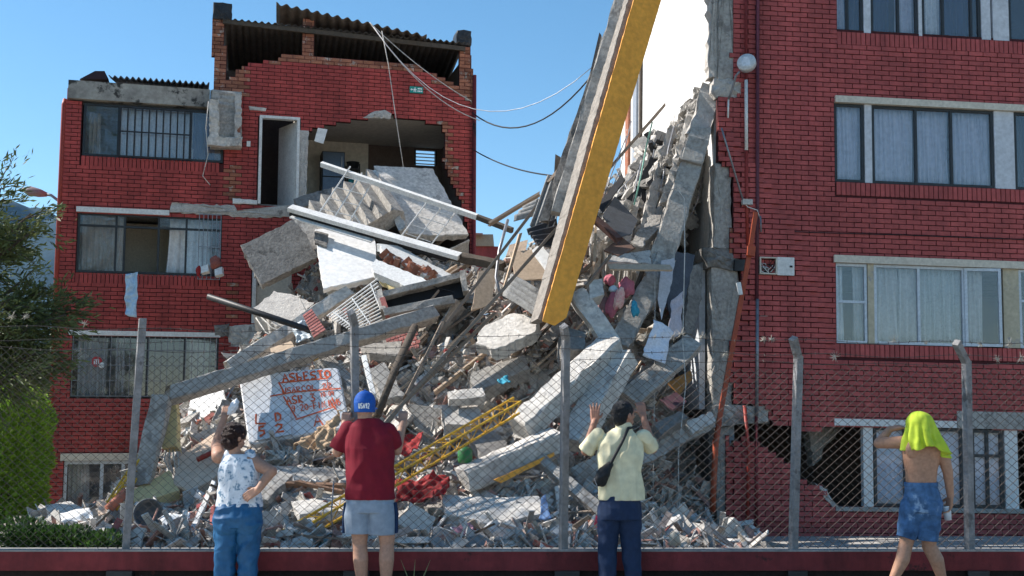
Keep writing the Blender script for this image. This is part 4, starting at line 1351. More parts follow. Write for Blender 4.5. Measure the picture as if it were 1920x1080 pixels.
slab('stone_ledge', 'dirty ledge under the fallen stair flight', 'ledge', [(550, 372, 24.7), (640, 346, 25.2), (648, 360, 25), (560, 392, 24.5)], .25, M_CONCD, .02)
wp = empty('wall_panel', W(650, 545, 22.4), 'big white plastered wall panel with a dark square hole', 'wall panel')
link('panel', slab_mesh([(590, 428, 23.1), (621, 424, 23.2), (704, 450, 23.1), (706, 516, 22.0), (606, 545, 21.6)], .13, .012), M_WHITE, wp)
link('broken_socket', slab_mesh([(591, 432, 22.98), (616, 438, 22.92), (612, 462, 22.56), (590, 455, 22.64)], .05, .02), M_CONCD, wp)
mb_white = slab('wall_fragment', 'white wall strip split open to its hollow bricks', 'wall fragment', [(708, 455, 22.2), (745, 462, 22.3), (858, 518, 21.8), (842, 540, 21.5), (790, 512, 21.7), (720, 470, 22.0)], .14, M_WHITEP, .025)
slab('wall_fragment', 'lower half of the split white wall strip', 'wall fragment', [(693, 497, 21.6), (703, 484, 21.8), (790, 520, 21.4), (860, 560, 21.0), (775, 540, 21.1), (700, 514, 21.5)], .16, M_WHITEP, .02)
rb_ = random.Random(5)
for k in range(16):
    t = k / 15
    c = W(712 + 98 * t, 474 + 44 * t, 22.0 - .35 * t)
    me = MB().box((-.05, -.08, -.1), (.05, .08, .1)).me('hollow_brick')
    o = put('hollow_brick', me, M_RAW, None, 'broken hollow red brick in the gap of the split white wall strip', 'brick', 'hollow bricks in the split wall')
    o.location = c + Vector((rb_.uniform(-.03, .03), .05, rb_.uniform(-.05, .05) - .1))
    o.rotation_euler = (rb_.uniform(-.3, .3), .55 + rb_.uniform(-.3, .3), rb_.uniform(-.5, .5))
# trough-like concrete frame
tr = empty('concrete_trough', W(800, 590, 20.6), 'overturned concrete box frame with a dark hollow inside', 'frame')
link('shaded_trough_floor', slab_mesh([(722, 562, 20.72), (866, 525, 20.98), (872, 556, 20.75), (732, 592, 20.5)], .06, .005), M_BLACK, tr)  # floor painted black for the shade inside the hollow
for (a, b, w_) in (((714, 560, 20.7), (868, 522, 21.0), .12), ((868, 520, 21.0), (874, 556, 20.8), .10), ((850, 568, 20.5), (722, 592, 20.4), .14), ((714, 556, 20.7), (722, 594, 20.4), .12)):
    link('trough_rim', beam_mesh(a, b, w_, .42, .006, (0, -1, .25), .4, .02), M_CONC, tr)
link('brick_end', slab_mesh([(711, 558, 20.35), (722, 556, 20.35), (730, 590, 20.2), (722, 593, 20.2)], .1, .01), M_PINK, tr)
# railing
rl = empty('stair_railing', W(760, 470, 22.9), 'fallen white metal stair railing with wire grid', 'railing')
link('handrail', beam_mesh((603, 308, 24.2), (895, 407, 22.6), .085, .11, .0, (0, -.5, .8), .5, .0), M_WHITEP, rl)
link('handrail_stub', beam_mesh((895, 407, 22.6), (960, 432, 22.3), .09, .1, .004, (0, -.5, .8), .3, .02), M_WOODD, rl)
def seg(p, q, r_=.013, nm='baluster'):
    link(nm, fix(MB().tube([W(*p), W(*q)], r_, 6).me(nm)), M_WHITEP, rl)
for k in range(3):
    seg((657 + 22 * k, 312 + 12 * k, 23.9), (598 + 28 * k, 400 + 9 * k, 23.5), .016)
for k in range(4):
    seg((645 - 15 * k, 331 + 20 * k, 23.7), (699 - 12 * k, 346 + 20 * k, 23.6), .009, 'wire')
seg((664, 402, 23.4), (675, 418, 23.4), .018)
for k in range(3):
    seg((800 + 27 * k, 380 + 9 * k, 23.1), (750 + 28 * k, 446 + 8 * k, 22.8), .016)
for k in range(4):
    seg((797 - 12 * k, 390 + 16 * k, 22.9), (850 - 14 * k, 406 + 16 * k, 22.9), .009, 'wire')
ch = empty('steel_channel', W(700, 440, 22.5), 'long white painted channel beam across the fallen wall panels', 'beam')
link('top_flange', beam_mesh((544, 390, 22.9), (862, 481, 21.9), .20, .09, .0, (0, -.5, .8), 1, .0), M_WHITEP, ch)
link('dark_web', beam_mesh((545, 398, 22.95), (840, 484, 22.05), .1, .12, .0, (0, -.5, .8), 1, .0), M_BLACK, ch)
link('bottom_flange', beam_mesh((548, 405, 22.92), (700, 451, 22.4), .2, .03, .0, (0, -.5, .8), 1, .0), M_WHITEP, ch)
beam('timber_beam', 'dark timber continuing behind the white channel beam', 'beam', (840, 478, 22.1), (945, 498, 21.6), .15, .15, M_WOODD)
slab('concrete_chunk', 'lumpy light boulder of concrete beside the cream door', 'chunk', [(476, 576, 22.3), (514, 544, 22.7), (560, 556, 22.6), (589, 570, 22.4), (566, 590, 22), (521, 616, 21.8)], .5, M_CONCR, .05)
for k, (a, b) in enumerate((((485, 590, 21.9), (545, 628, 21.5)), ((480, 596, 21.9), (528, 640, 21.5)), ((490, 585, 22), (560, 615, 21.6)))):
    rod('reinforcing_rod', 'thin pale reinforcing rod sprung out of the lumpy boulder', 'rod', [a, ((a[0] + b[0]) / 2 - 6, (a[1] + b[1]) / 2 + 5, a[2] - .2), b], .012, M_CONCL, None, 'rods below the boulder', 6)
rod('steel_bar', 'dark steel bar sticking out left over the rubble', 'bar', [(390, 556, 20.2), (500, 592, 20), (610, 629, 19.8)], .055, M_DARK)
# window grille lying in the rubble
gr = empty('window_grille', W(670, 610, 20.2), 'fallen white window grille of parallel bars', 'grille')
for k in range(12):
    t = k / 11
    a = W(613 + 49 * t, 593 + 30 * t, 20.6 - .3 * t)
    b = W(706 + 22 * t, 524 + 70 * t, 21.1 - .4 * t)
    link('bar', fix(MB().tube([a, b], .013, 6).me('bar')), M_WHITEP, gr)
for t in (.12, .5, .88):
    a = W(613 + 93 * t, 593 - 69 * t, 20.6 + .5 * t)
    b = W(662 + 66 * t, 623 - 29 * t, 20.3 + .4 * t)
    link('cross_bar', fix(MB().tube([a, b], .016, 6).me('cross_bar')), M_WHITEP, gr)
# brick wall fragments made of bricks
def brick_fragment(label, quad, nx, ny, t=.1):
    A, B, C, D = [W(*q) for q in quad]
    nn = (B - A).cross(D - A).normalized()
    if nn.dot(CAM - A) < 0: nn = -nn
    e = empty('brick_fragment', (A + B + C + D) / 4, label, 'wall fragment')
    link('mortar_bed', slab_mesh([A - nn * .012, B - nn * .012, C - nn * .012, D - nn * .012], t, .012), M_MORTARG, e)
    for j in range(ny):
        for i in range(nx + 1):
            s0, s1 = (i - .5 * (j % 2)) / nx, (i + 1 - .5 * (j % 2)) / nx
            s0, s1 = max(0, s0) + .012, min(1, s1) - .012
            if s1 - s0 < .05: continue
            t0, t1 = j / ny + .02, (j + 1) / ny - .02
            g = lambda s, t_: A.lerp(B, s).lerp(D.lerp(C, s), t_)
            P = [g(s0, t0), g(s1, t0), g(s1, t1), g(s0, t1)]
            mb = MB().box8([p - nn * .03 for p in P] + [p for p in P])
            link('brick', fix(mb.me('brick')), M_PINK, e)
brick_fragment('pink brick wall piece leaning beside the fallen white grille', [(567, 590, 20.0), (584, 578, 20.1), (611, 618, 19.7), (588, 633, 19.6)], 2, 9)
brick_fragment('pink brick wall piece under the long grey beam', [(716, 630, 20.0), (778, 606, 20.3), (792, 650, 19.8), (726, 668, 19.6)], 7, 6)
brick_fragment('small pink brick piece caught in the fallen grille', [(640, 578, 20.9), (648, 576, 20.9), (668, 604, 20.7), (660, 608, 20.7)], 1, 5)
slab('wall_fragment', 'tan and pink wall scrap behind the fallen grille', 'wall fragment', [(709, 520, 21.6), (722, 516, 21.6), (765, 548, 21.3), (750, 556, 21.2)], .12, M_YELP, .015)
# long beams
beam('concrete_beam', 'very long grey concrete beam rising from the broken column to the middle', 'beam', (318, 742, 17.6), (812, 590, 19.9), .24, .27, M_CONC, .008, (0, -1, .3))
beam('concrete_beam', 'pale slanting beam behind the long grey beam', 'beam', (428, 692, 20.4), (655, 548, 21.4), .22, .26, M_CONCL, .012, (0, -1, .2))
beam('concrete_column', 'leaning grey column at the left end of the long grey beam', 'column', (304, 748, 17.5), (266, 912, 17.1), .27, .25, M_CONC, .012, (0, -1, 0))
beam('concrete_column', 'short cream painted column piece with bent rods below', 'column', (320, 752, 17.9), (322, 846, 17.6), .23, .22, M_YELP, .01, (0, -1, 0))
for k in range(4):
    rod('reinforcing_rod', 'bent reinforcing rod under the short cream column', 'rod', [(312 + 6 * k, 842, 17.6), (308 + 9 * k, 862, 17.5), (318 + 6 * k, 884 + 3 * k, 17.4)], .011, M_CONCL, None, 'rods under the cream column', 6)
slab('wall_slab', 'pale yellow wall slab lying beside the grey bowl', 'wall slab', [(246, 921, 16.9), (318, 880, 17.4), (336, 920, 17.0), (297, 932, 16.8), (256, 957, 16.5)], .15, M_YELP, .015)
slab('wall_slab', 'big peach wall slab lying behind the woman', 'wall slab', [(328, 864, 17.7), (404, 806, 18.3), (452, 800, 18.4), (440, 850, 17.8), (406, 891, 17.2), (354, 921, 16.9), (325, 904, 17.1)], .15, M_BEIGE, .015)
rod('red_pipe', 'red pipe lying across the peach slab', 'pipe', [(370, 862, 17.35), (404, 846, 17.5), (420, 832, 17.7)], .04, M_RED)
slab('concrete_slab', 'flat slab under the spray painted mattress', 'slab', [(494, 872, 16.9), (640, 878, 16.9), (655, 905, 16.4), (505, 905, 16.3)], .25, M_CONC, .02)
beam('concrete_beam', 'broken beam end right of the woman at hip height', 'beam', (492, 945, 15.6), (536, 898, 16.1), .22, .2, M_CONC, .015)
# mattress with sprayed text
mt = empty('mattress', W(545, 834, 18.0), 'white mattress propped up with orange sprayed writing', 'mattress')
mq = [(447, 703), (634, 687), (656, 800), (466, 834)]
md0 = [18.5, 18.5, 18.0, 17.9]
MQ = [W(x, y, d) for (x, y), d in zip(mq, md0)]
mn = (MQ[1] - MQ[0]).cross(MQ[3] - MQ[0]).normalized()
if mn.dot(CAM - MQ[0]) < 0: mn = -mn
def mpt(s, t, w=0):
    return MQ[0].lerp(MQ[1], s).lerp(MQ[3].lerp(MQ[2], s), t) + mn * w
bm = bmesh.new()
ring = []
cr = .07
for (cs_, ct, a0) in ((cr, cr, 180), (1 - cr, cr, 270), (1 - cr, 1 - cr, 0), (cr, 1 - cr, 90)):
    for k in range(6):
        a = R(a0 + 90 * k / 5)
        ring.append((cs_ + cr * math.cos(a), ct + cr * math.sin(a)))
lay = []
for (k, w_) in ((.97, 0.0), (1.0, -.03), (1.0, -.15), (.97, -.18)):
    lay.append([bm.verts.new(mpt(.5 + (s - .5) * k, .5 + (t - .5) * k, w_)) for s, t in ring])
N = len(ring)
for a, b in zip(lay, lay[1:]):
    for i in range(N):
        bm.faces.new((a[i], a[(i + 1) % N], b[(i + 1) % N], b[i]))
bm.faces.new(lay[0]); bm.faces.new(lay[-1][::-1])
link('mattress_pad', bm_mesh(bm, 'mattress_pad'), M_SHEET, mt)
bo = link('hinged_board', fix(MB().box8([mpt(.075, .60, .01), mpt(.455, .63, .01), mpt(.455, .63, .04), mpt(.075, .60, .04), mpt(.06, .985, .03), mpt(.43, .985, .03), mpt(.43, .985, .06), mpt(.06, .985, .06)][0:8]).me('board')), mat('white_board', (.70, .74, .80), rough=.7), mt)
LET = {'A': [[(0, 1), (.5, 0), (1, 1)], [(.2, .6), (.8, .6)]], 'S': [[(1, .1), (.6, 0), (.1, .15), (.1, .4), (.8, .6), (.9, .85), (.4, 1), (0, .9)]],
       'B': [[(.1, 0), (.1, 1)], [(.1, 0), (.8, .1), (.8, .4), (.1, .5)], [(.1, .5), (.9, .6), (.9, .9), (.1, 1)]], 'b': [[(.1, 0), (.1, 1), (.7, .95), (.8, .65), (.1, .55)]],
       'E': [[(.9, 0), (.1, 0), (.1, 1), (.9, 1)], [(.1, .5), (.7, .5)]], 'T': [[(0, 0), (1, 0)], [(.5, 0), (.5, 1)]], 'O': [[(.5, 0), (.05, .3), (.05, .75), (.5, 1), (.95, .75), (.95, .3), (.5, 0)]],
       'U': [[(0, 0), (.05, .8), (.4, 1), (.85, .85), (.95, 0)]], 'R': [[(.1, 1), (.1, 0), (.8, .1), (.8, .4), (.1, .55), (.9, 1)]], 'C': [[(.95, .15), (.5, 0), (.1, .3), (.1, .75), (.5, 1), (.95, .85)]],
       'L': [[(.15, 0), (0, .9), (.95, 1.05)]], '2': [[(.05, .2), (.4, 0), (.85, .15), (.7, .5), (0, 1), (1, 1)]], '7': [[(0, .05), (.9, 0), (.4, 1)]], '3': [[(.05, .05), (.9, .05), (.4, .45), (.95, .7), (.6, 1), (0, .9)]],
       '1': [[(.5, 0), (.5, 1)]], '0': [[(.5, 0), (.1, .3), (.1, .75), (.5, 1), (.9, .75), (.9, .3), (.5, 0)]], '9': [[(.85, .35), (.4, .5), (.1, .25), (.45, 0), (.85, .15), (.8, .55), (.6, 1)]], ':': [[(.5, .25), (.5, .35)], [(.5, .7), (.5, .8)]],
       '-': [[(.05, .5), (.95, .5)]], 'F': [[(.9, 0), (.1, 0), (.1, 1)], [(.1, .5), (.7, .5)]], 'I': [[(.5, 0), (.5, 1)]], 'N': [[(.05, 1), (.05, 0), (.9, 1), (.9, 0)]], '5': [[(.9, 0), (.15, .05), (.1, .45), (.75, .5), (.8, .85), (.05, 1.05)]],
       '4': [[(.7, 1), (.7, 0), (.05, .65), (.95, .65)]], 'D': [[(.1, 0), (.1, 1), (.8, .8), (.9, .3), (.5, 0), (.05, .02)]], "'": [[(.4, .0), (.4, .25)]]}
def strokes(mb, fn, txt, s0, t0, cw, chh, wd, gap=.25, lift=.004):
    x = s0
    k = 0
    for ch_ in txt:
        if ch_ != ' ':
            for pl in LET[ch_]:
                ribbon(mb, [(x + p[0] * cw, t0 + p[1] * chh) for p in pl], fn, wd, lift + .0006 * (k % 5))
                k += 1
        x += cw * (1 + gap)
def ribbon(mb, pl, fn, wd, lift):
    """flat painted stroke along a polyline in surface coordinates, mitred joints"""
    P = [fn(s, t, lift) for s, t in pl]
    n = len(P)
    nrm = (fn(.1, 0, 0) - fn(0, 0, 0)).cross(fn(0, .1, 0) - fn(0, 0, 0)).normalized()
    L, Rr = [], []
    for i in range(n):
        d = (P[min(i + 1, n - 1)] - P[max(i - 1, 0)])
        if d.length < 1e-6: d = P[i] - P[i - 1]
        sd = d.normalized().cross(nrm) * wd / 2
        L.append(P[i] - sd); Rr.append(P[i] + sd)
    mb.add(L + Rr, [(i, i + 1, n + i + 1, n + i) for i in range(n - 1)])
tx = MB()
strokes(tx, mpt, 'ASbESTO', .43, .05, .055, .12, .032, .28)
strokes(tx, mpt, 'USAR', .41, .265, .036, .08, .019, .3)
strokes(tx, mpt, 'COL 22', .60, .26, .040, .08, .019, .3)
strokes(tx, mpt, 'ASR 3', .43, .40, .046, .12, .026, .3)
strokes(tx, mpt, '10:09', .77, .395, .022, .075, .014, .3)
strokes(tx, mpt, "9:20-FIN", .47, .545, .035, .095, .018, .22)
strokes(tx, mpt, '15:45', .83, .535, .022, .10, .018, .15)
strokes(tx, mpt, 'A', .66, .745, .085, .16, .024)
for pl in ([(.28, .365), (.50, .345), (.80, .36), (.985, .375)], [(.38, .18), (.87, .185), (.86, .35)], [(.39, .185), (.43, .36)], [(.41, .39), (.50, .74)], [(.49, .76), (.80, .68), (.90, .65), (.88, .50)], [(.86, .60), (.90, .70)]):
    ribbon(tx, pl, mpt, .022, .009)
link('sprayed_writing', tx.me('sprayed_writing'), M_ORSPRAY, mt)
def bpt(s, t, w=0):
    return mpt(.07 + .37 * s, .60 + .37 * t, .062 + w)
for (ch_, a, b, c, d, w_) in (('L', .10, .06, .27, .40, .03), ('D', .62, .14, .17, .32, .03), ('5', .14, .56, .18, .34, .035), ('2', .58, .58, .22, .30, .035)):
    tb = MB()
    strokes(tb, bpt, ch_, a, b, c, d, w_)
    link('sprayed_mark', tb.me('sprayed_mark'), M_ORSPRAY, bo)
M_TANC = mat('tan_cloth', (.52, .37, .24), (.36, .25, .16), scale=6, rough=.9)
crumple('cloth', 'tan cloth draped over sticks beside the mattress', 'cloth', [(548, 838, 17.4), (600, 800, 17.3), (652, 762, 17.3), (596, 845, 17.1)], M_TANC, .12, 26, 3, 6)
crumple('cloth', 'tan cloth end hanging near the maroon shirt', 'cloth', [(592, 802, 17.2), (640, 775, 17.2), (632, 838, 17.0), (598, 845, 17.0)], M_TANC, .08, 22, 4, 6)

# ---- middle: timber, sheets and boards
beam('timber_plank', 'longest timber plank crossing behind the ochre beam up to the right wall', 'plank', (716, 802, 16.4), (1244, 200, 21.6), .05, .17, M_WOOD, .003, (.3, -.8, .3))
beam('timber_plank', 'timber plank parallel above the longest plank', 'plank', (790, 668, 18.2), (1000, 395, 20.6), .05, .17, M_WOOD, .003, (.3, -.8, .3))
beam('timber_plank', 'weathered plank beside the longest plank, lower left', 'plank', (742, 770, 16.6), (925, 590, 18.2), .05, .12, M_WOOD, .003, (.3, -.8, .3))
rod('timber_pole', 'dark round pole standing behind the blue cap', 'pole', [(708, 778, 16.8), (742, 690, 17.6), (778, 612, 18.3)], .06, M_WOODD)
beam('timber_plank', 'short plank leaning beside the dark round pole', 'plank', (760, 745, 17.2), (828, 608, 18.6), .05, .13, M_WOOD, .003, (.3, -.8, .3))
beam('timber_plank', 'thin plank slanting up to the sky at the heap edge', 'plank', (918, 420, 21.0), (1010, 365, 21.8), .05, .1, M_WOOD, .003, (.1, -.8, .5))
beam('timber_plank', 'upright narrow plank left of the grey corrugated sheet', 'plank', (946, 540, 19.8), (975, 440, 20.5), .05, .09, M_WOODL, .003, (.3, -.8, .3))
rod('metal_tube', 'bent silver tube hanging left of the wooden planks', 'tube', [(952, 412, 20.3), (936, 470, 20.0), (930, 520, 19.8), (938, 555, 19.6)], .028, M_STEEL)
slab('board', 'tan wooden board lying among planks left of centre', 'board', [(897, 508, 19.9), (935, 503, 20.1), (920, 572, 19.5), (884, 582, 19.3)], .04, M_WOODL, .006)
slab('board', 'wide tan board behind the white painted panel', 'board', [(955, 470, 20.8), (1015, 468, 21), (1032, 520, 20.4), (968, 528, 20.3)], .04, M_WOODL, .008)
slab('board', 'tan board piece below the heap skyline', 'board', [(955, 460, 21.4), (990, 448, 21.5), (985, 475, 21.3), (948, 480, 21.2)], .04, M_BEIGE, .008)
slab('wall_panel', 'white painted panel strip under the black corrugated sheet', 'wall panel', [(998, 468, 19.6), (1012, 455, 19.7), (1042, 492, 19.4), (1036, 524, 19.2)], .07, M_WHITE, .006)
csheet('grey corrugated sheet standing upright left of the ochre beam', [(994, 425, 19.4), (1037, 428, 19.4), (1074, 314, 20.3), (1027, 330, 20.3)], 4, .035, M_FIBRO)
csheet('black corrugated sheet folded over the white panel', [(988, 432, 19.3), (1010, 458, 18.9), (1053, 468, 19.0), (1044, 412, 19.5)], 4, .04, mat('black_sheet', (.05, .055, .065), (.03, .03, .035), rough=.6, bump=.4), .05)
csheet('broken grey corrugated sheet lying at the foot of the ochre beam', [(943, 550, 18.9), (960, 510, 19.3), (1026, 552, 18.9), (1012, 592, 18.4)], 4, .04, M_FIBRO, .1)
csheet('dark corrugated scrap at the heap skyline', [(962, 412, 21), (985, 388, 21.4), (1012, 372, 21.4), (1000, 402, 21)], 3, .04, M_FIBRO)
# ochre girder
yb = empty('painted_beam', W(1035, 606, 17.6), 'huge ochre painted beam standing diagonally over the rubble', 'beam')
def ybq(a, b):
    return [(1022 + a, 0, 0)]
yp = [(1240, 0, 19.3), (1040, 606, 17.6)]
def yedge(py, left):
    t = py / 606
    lx = 1178 + (1020 - 1178) * t
    rx = 1241 + (1062 - 1241) * t
    return lx if left else rx
top, bot = -190, 600
qd = lambda py: 19.3 + (17.6 - 19.3) * py / 606
face = [(1185 + 24 * .3 - top * .26, top, qd(top)), (1241 - top * .295, top, qd(top) + .3), (1062, 596, qd(600) + .22), (1040, 611, qd(606) + .12), (1017, 602, qd(600))]
link('ochre_face', slab_mesh(face, .03, .002), M_YBEAM, yb)
back = [(1181 - top * .26, top, qd(top) + .05), (1193 - top * .26, top, qd(top) + .09), (1022, 603, qd(600) + .09), (1010, 597, qd(600) + .05)]
me = slab_mesh(back, .38, .006)
link('rough_edge', me, mat('grey_tan_edge', (.40, .36, .32), (.22, .2, .18), scale=9, rough=.95, bump=1, bscale=30), yb)
link('beam_core', slab_mesh([(1200 - top * .26, top, qd(top) + .14), (1236 - top * .295, top, qd(top) + .42), (1058, 592, qd(600) + .36), (1024, 598, qd(600) + .13)], .3, .01), M_CONC, yb)
slab('crack_patch', None, None, [(1040, 566, qd(566) + .10), (1046, 574, qd(574) + .13), (1056, 592, qd(592) + .17), (1050, 590, qd(590) + .145)], .012, M_CONCD, .01, yb)
# leaning beams behind the ochre girder
beam('concrete_beam', 'tall grey beam leaning just left of the ochre beam', 'beam', (1182, -60, 19.75), (1046, 400, 18.75), .22, .2, M_CONC, .01, (0, -1, .2))
beam('concrete_beam', 'second tall grey beam leaning against the sky', 'beam', (1158, 20, 19.85), (1020, 415, 19.0), .16, .16, M_CONCD, .012, (0, -1, .2))
beam('steel_beam', 'thin dark steel post pointing at the sky', 'beam', (1126, 68, 19.9), (1096, 200, 19.7), .05, .12, M_DARK, .002)
slab('roof_sheet', 'dark sheet scraps at the sky edge of the leaning beams', 'sheet', [(1098, 190, 19.8), (1122, 95, 20.0), (1140, 90, 20.0), (1112, 205, 19.8)], .03, M_DARK, .03)
slab('wall_fragment', 'grey wall scraps between the leaning beams', 'wall fragment', [(1060, 330, 19.7), (1105, 205, 20.0), (1140, 120, 20.1), (1146, 160, 20.0), (1092, 330, 19.6)], .12, M_CONC, .04)
beam('timber_plank', 'timber joining the leaning beams to the corrugated sheet', 'plank', (1032, 345, 20.2), (1120, 240, 20.2), .06, .16, M_WOOD, .004)
beam('steel_post', 'short brown post sticking out of the heap skyline', 'post', (1044, 330, 20.8), (1046, 294, 20.9), .1, .06, M_WOODD, .004)
slab('wall_panel', 'cream sheet glimpsed behind the upright corrugated sheet', 'wall panel', [(1045, 390, 20.3), (1085, 330, 20.6), (1092, 360, 20.2), (1060, 440, 19.9)], .05, M_CREAM, .01)

# ---- right: hanging slab mass against the party wall
rnd = random.Random(11)
SLOPE0 = [(1112, 445, 20.9), (1225, 525, 20.0), (1350, 160, 20.3), (1212, 262, 23.6)]
def rubble_slope(name, label, quad, n1, n2, amp, m, t=.5, seed=3):
    A, B, C, D = [W(*q) for q in quad]
    nn = (B - A).cross(D - A).normalized()
    if nn.dot(CAM - A) < 0: nn = -nn
    bm = bmesh.new()
    g = []
    for j in range(n2 + 1):
        row = []
        for i in range(n1 + 1):
            s, u_ = i / n1, j / n2
            p = A.lerp(B, s).lerp(D.lerp(C, s), u_)
            q = p * 2.2 + Vector((seed, 0, 0))
            cell = noise.cell(Vector((p.x * 5 + .7 * noise.noise(p * 3), p.y * 1.2, p.z * 5 + .7 * noise.noise(p * 2.7)))) - .5
            a = amp * (noise.fractal(q, .8, 2.1, 5) * .8 + cell * .8)
            e = min(s, 1 - s, u_, 1 - u_) * 8
            row.append(bm.verts.new(p + nn * a + Vector((rnd.uniform(-1, 1), 0, rnd.uniform(-1, 1))) * .03 * (3 if e < .1 else 1)))
        g.append(row)
    for j in range(n2):
        for i in range(n1):
            bm.faces.new((g[j][i], g[j][i + 1], g[j + 1][i + 1], g[j + 1][i]))
    r_ = bmesh.ops.extrude_face_region(bm, geom=bm.faces[:])
    for v in r_['geom']:
        if isinstance(v, bmesh.types.BMVert):
            v.co -= nn * t
    return put(name, bm_mesh(bm, name), m, None, label, 'rubble')
rubble_slope('collapsed_floor', 'steep mass of shattered floor slabs hanging against the white wall', SLOPE0, 74, 74, .20, M_CONCR, .6)
rubble_slope('collapsed_floor', 'shattered slab edge right under the white wall', [(1200, 420, 20.7), (1262, 440, 20.2), (1338, 180, 20.3), (1300, 160, 20.8)], 40, 60, .14, M_CONC, .4, 9)
# lumps, plates and bars clinging to the steep mass
def onquad(quad, s, t, lift):
    A, B, C, D = [W(*q) for q in quad]
    nn = (B - A).cross(D - A).normalized()
    if nn.dot(CAM - A) < 0: nn = -nn
    return A.lerp(B, s).lerp(D.lerp(C, s), t) + nn * lift
SLOPE = SLOPE0
SL_CHUNK = []
for k in range(6):
    r3 = random.Random(900 + k)
    bm = bmesh.new()
    for j in range(16):
        v = Vector((r3.gauss(0, 1), r3.gauss(0, 1), r3.gauss(0, 1))).normalized()
        bm.verts.new((v.x, v.y * .8, v.z * .7))
    bmesh.ops.convex_hull(bm, input=bm.verts)
    for v in [v for v in bm.verts if not v.link_faces]: bm.verts.remove(v)
    SL_CHUNK.append(bm_mesh(bm, 'lump'))
for k in range(90):
    s_, t_ = rnd.uniform(.02, .98), rnd.uniform(.02, .98)
    z = rnd.choice((.06, .09, .13, .2)) * rnd.uniform(.8, 1.3)
    o = link('concrete_lump', SL_CHUNK[k % 6], M_CONCR, None, 'broken concrete lump clinging to the steep mass under the white wall', 'lump', 'lumps on the steep slab mass')
    o.location = onquad(SLOPE, s_, t_, .04)
    o.scale = (z, z, z * rnd.uniform(.7, 1.8))
    o.rotation_euler = (rnd.uniform(-1, 1), rnd.gauss(.5, .5), rnd.uniform(0, 6.3))
for k in range(26):
    s_, t_ = rnd.uniform(.05, .95), rnd.uniform(.02, .9)
    q = rnd.uniform(.12, .34)
    me = slab_mesh([Vector((-q * .5, 0, -q)), Vector((q * .4, 0, -q * .9)), Vector((q * .5, 0, q)), Vector((-.4 * q, 0, q * .8))], rnd.uniform(.04, .12), .02)
    o = link('slab_shard', me, rnd.choice((M_CONC, M_CONCL, M_CONCD, M_CONCR, M_DARK)), None, 'tilted slab shard on the steep mass under the white wall', 'shard', 'shards on the steep slab mass')
    o.location = onquad(SLOPE, s_, t_, .12)
    o.rotation_euler = (rnd.gauss(-.5, .35), rnd.gauss(.45, .35), rnd.gauss(0, .5))
for k in range(14):
    a_ = onquad(SLOPE, rnd.uniform(.05, .9), rnd.uniform(.3, 1), .25)
    d_ = Vector((rnd.gauss(-.25, .2), rnd.gauss(-.3, .2), -1)).normalized() * rnd.uniform(.5, 1.3)
    put('bent_bar', fix(MB().tube([a_, a_ + d_ * .5 + Vector((rnd.gauss(0, .08), 0, 0)), a_ + d_], .012, 5).me('bent_bar', True)), rnd.choice((M_STEEL, M_DARK, M_CONCL)), None, 'thin bar hanging down the steep slab mass', 'bar', 'bars on the steep slab mass')
for (lb_, a_, b_, w_, h_, m_) in (('rough broken rib left on the steep mass', (1205, 320, 21.6), (1170, 470, 20.2), .14, .16, M_CONCR), ('rough broken rib in the middle of the steep mass', (1262, 240, 21.4), (1205, 440, 20.1), .16, .18, M_CONCR), ('rough broken rib near the leaning column', (1296, 215, 20.6), (1246, 380, 19.9), .14, .16, M_CONCL), ('short rib low on the steep mass', (1180, 380, 20.8), (1150, 455, 20.2), .16, .14, M_CONC)):
    put('concrete_rib', beam_mesh(a_, b_, w_, h_, .035, (0, -1, .3), .2, .08), m_, None, lb_, 'rib')
# broken leaning column, three blocks
beam('column_block', 'upper grey block of the broken leaning column', 'column', (1338, 170, 20.0), (1306, 262, 19.8), .40, .34, M_CONCR, .05, (0, -1, .2))
beam('column_block', 'middle block of the broken leaning column', 'column', (1312, 248, 19.75), (1294, 310, 19.6), .40, .38, M_CONC, .03, (0, -1, .2))
beam('column_shaft', 'long lower shaft of the broken leaning column', 'column', (1298, 300, 19.7), (1238, 495, 19.2), .38, .34, M_CONC, .02, (0, -1, .2))
beam('column_shaft', 'lowest shaft of the leaning column down to the crossing beams', 'column', (1246, 490, 19.15), (1158, 652, 18.5), .34, .3, M_CONC, .025, (0, -1, .2))
for k in range(9):
    x = 1150 + k * 20 + rnd.uniform(-6, 6)
    y = 300 + rnd.uniform(-30, 80)
    L = rnd.uniform(40, 110)
    rod('conduit', 'thin conduit dangling over the hanging slab mass', 'conduit', [(x + 14, y - 70, 20.6 + (1345 - x) * .006), (x + 4, y - 30, 20.4 + (1345 - x) * .005), (x - 8, y + L * .4, 20.1 + (1345 - x) * .004), (x - 20, y + L, 20 + (1345 - x) * .004)], rnd.choice((.01, .014, .018)), M_STEEL if k % 3 else mat('green_conduit', (.2, .45, .38), rough=.6), None, 'conduits on the hanging slabs', 6)
rod('cable', 'long grey cable looping down the broken column', 'cable', [(1175, 255, 20.4), (1145, 330, 19.9), (1118, 420, 19.5)], .010, M_STEEL, None, None, 6)
rod('cable', 'white wire arching out of the column and hanging to the ground', 'cable', [(1246, 362, 19.0), (1268, 352, 18.9), (1283, 372, 18.8), (1284, 470, 18.6), (1280, 640, 18.2), (1286, 720, 18), (1272, 850, 17.7), (1272, 955, 17.6)], .009, M_CONCL, None, None, 6)
rod('cable', 'straight thin wire hanging beside the white lace cloth', 'cable', [(1228, 500, 18.6), (1228, 640, 18.4), (1226, 830, 18), (1224, 950, 17.7)], .006, M_CONCL, None, None, 6)
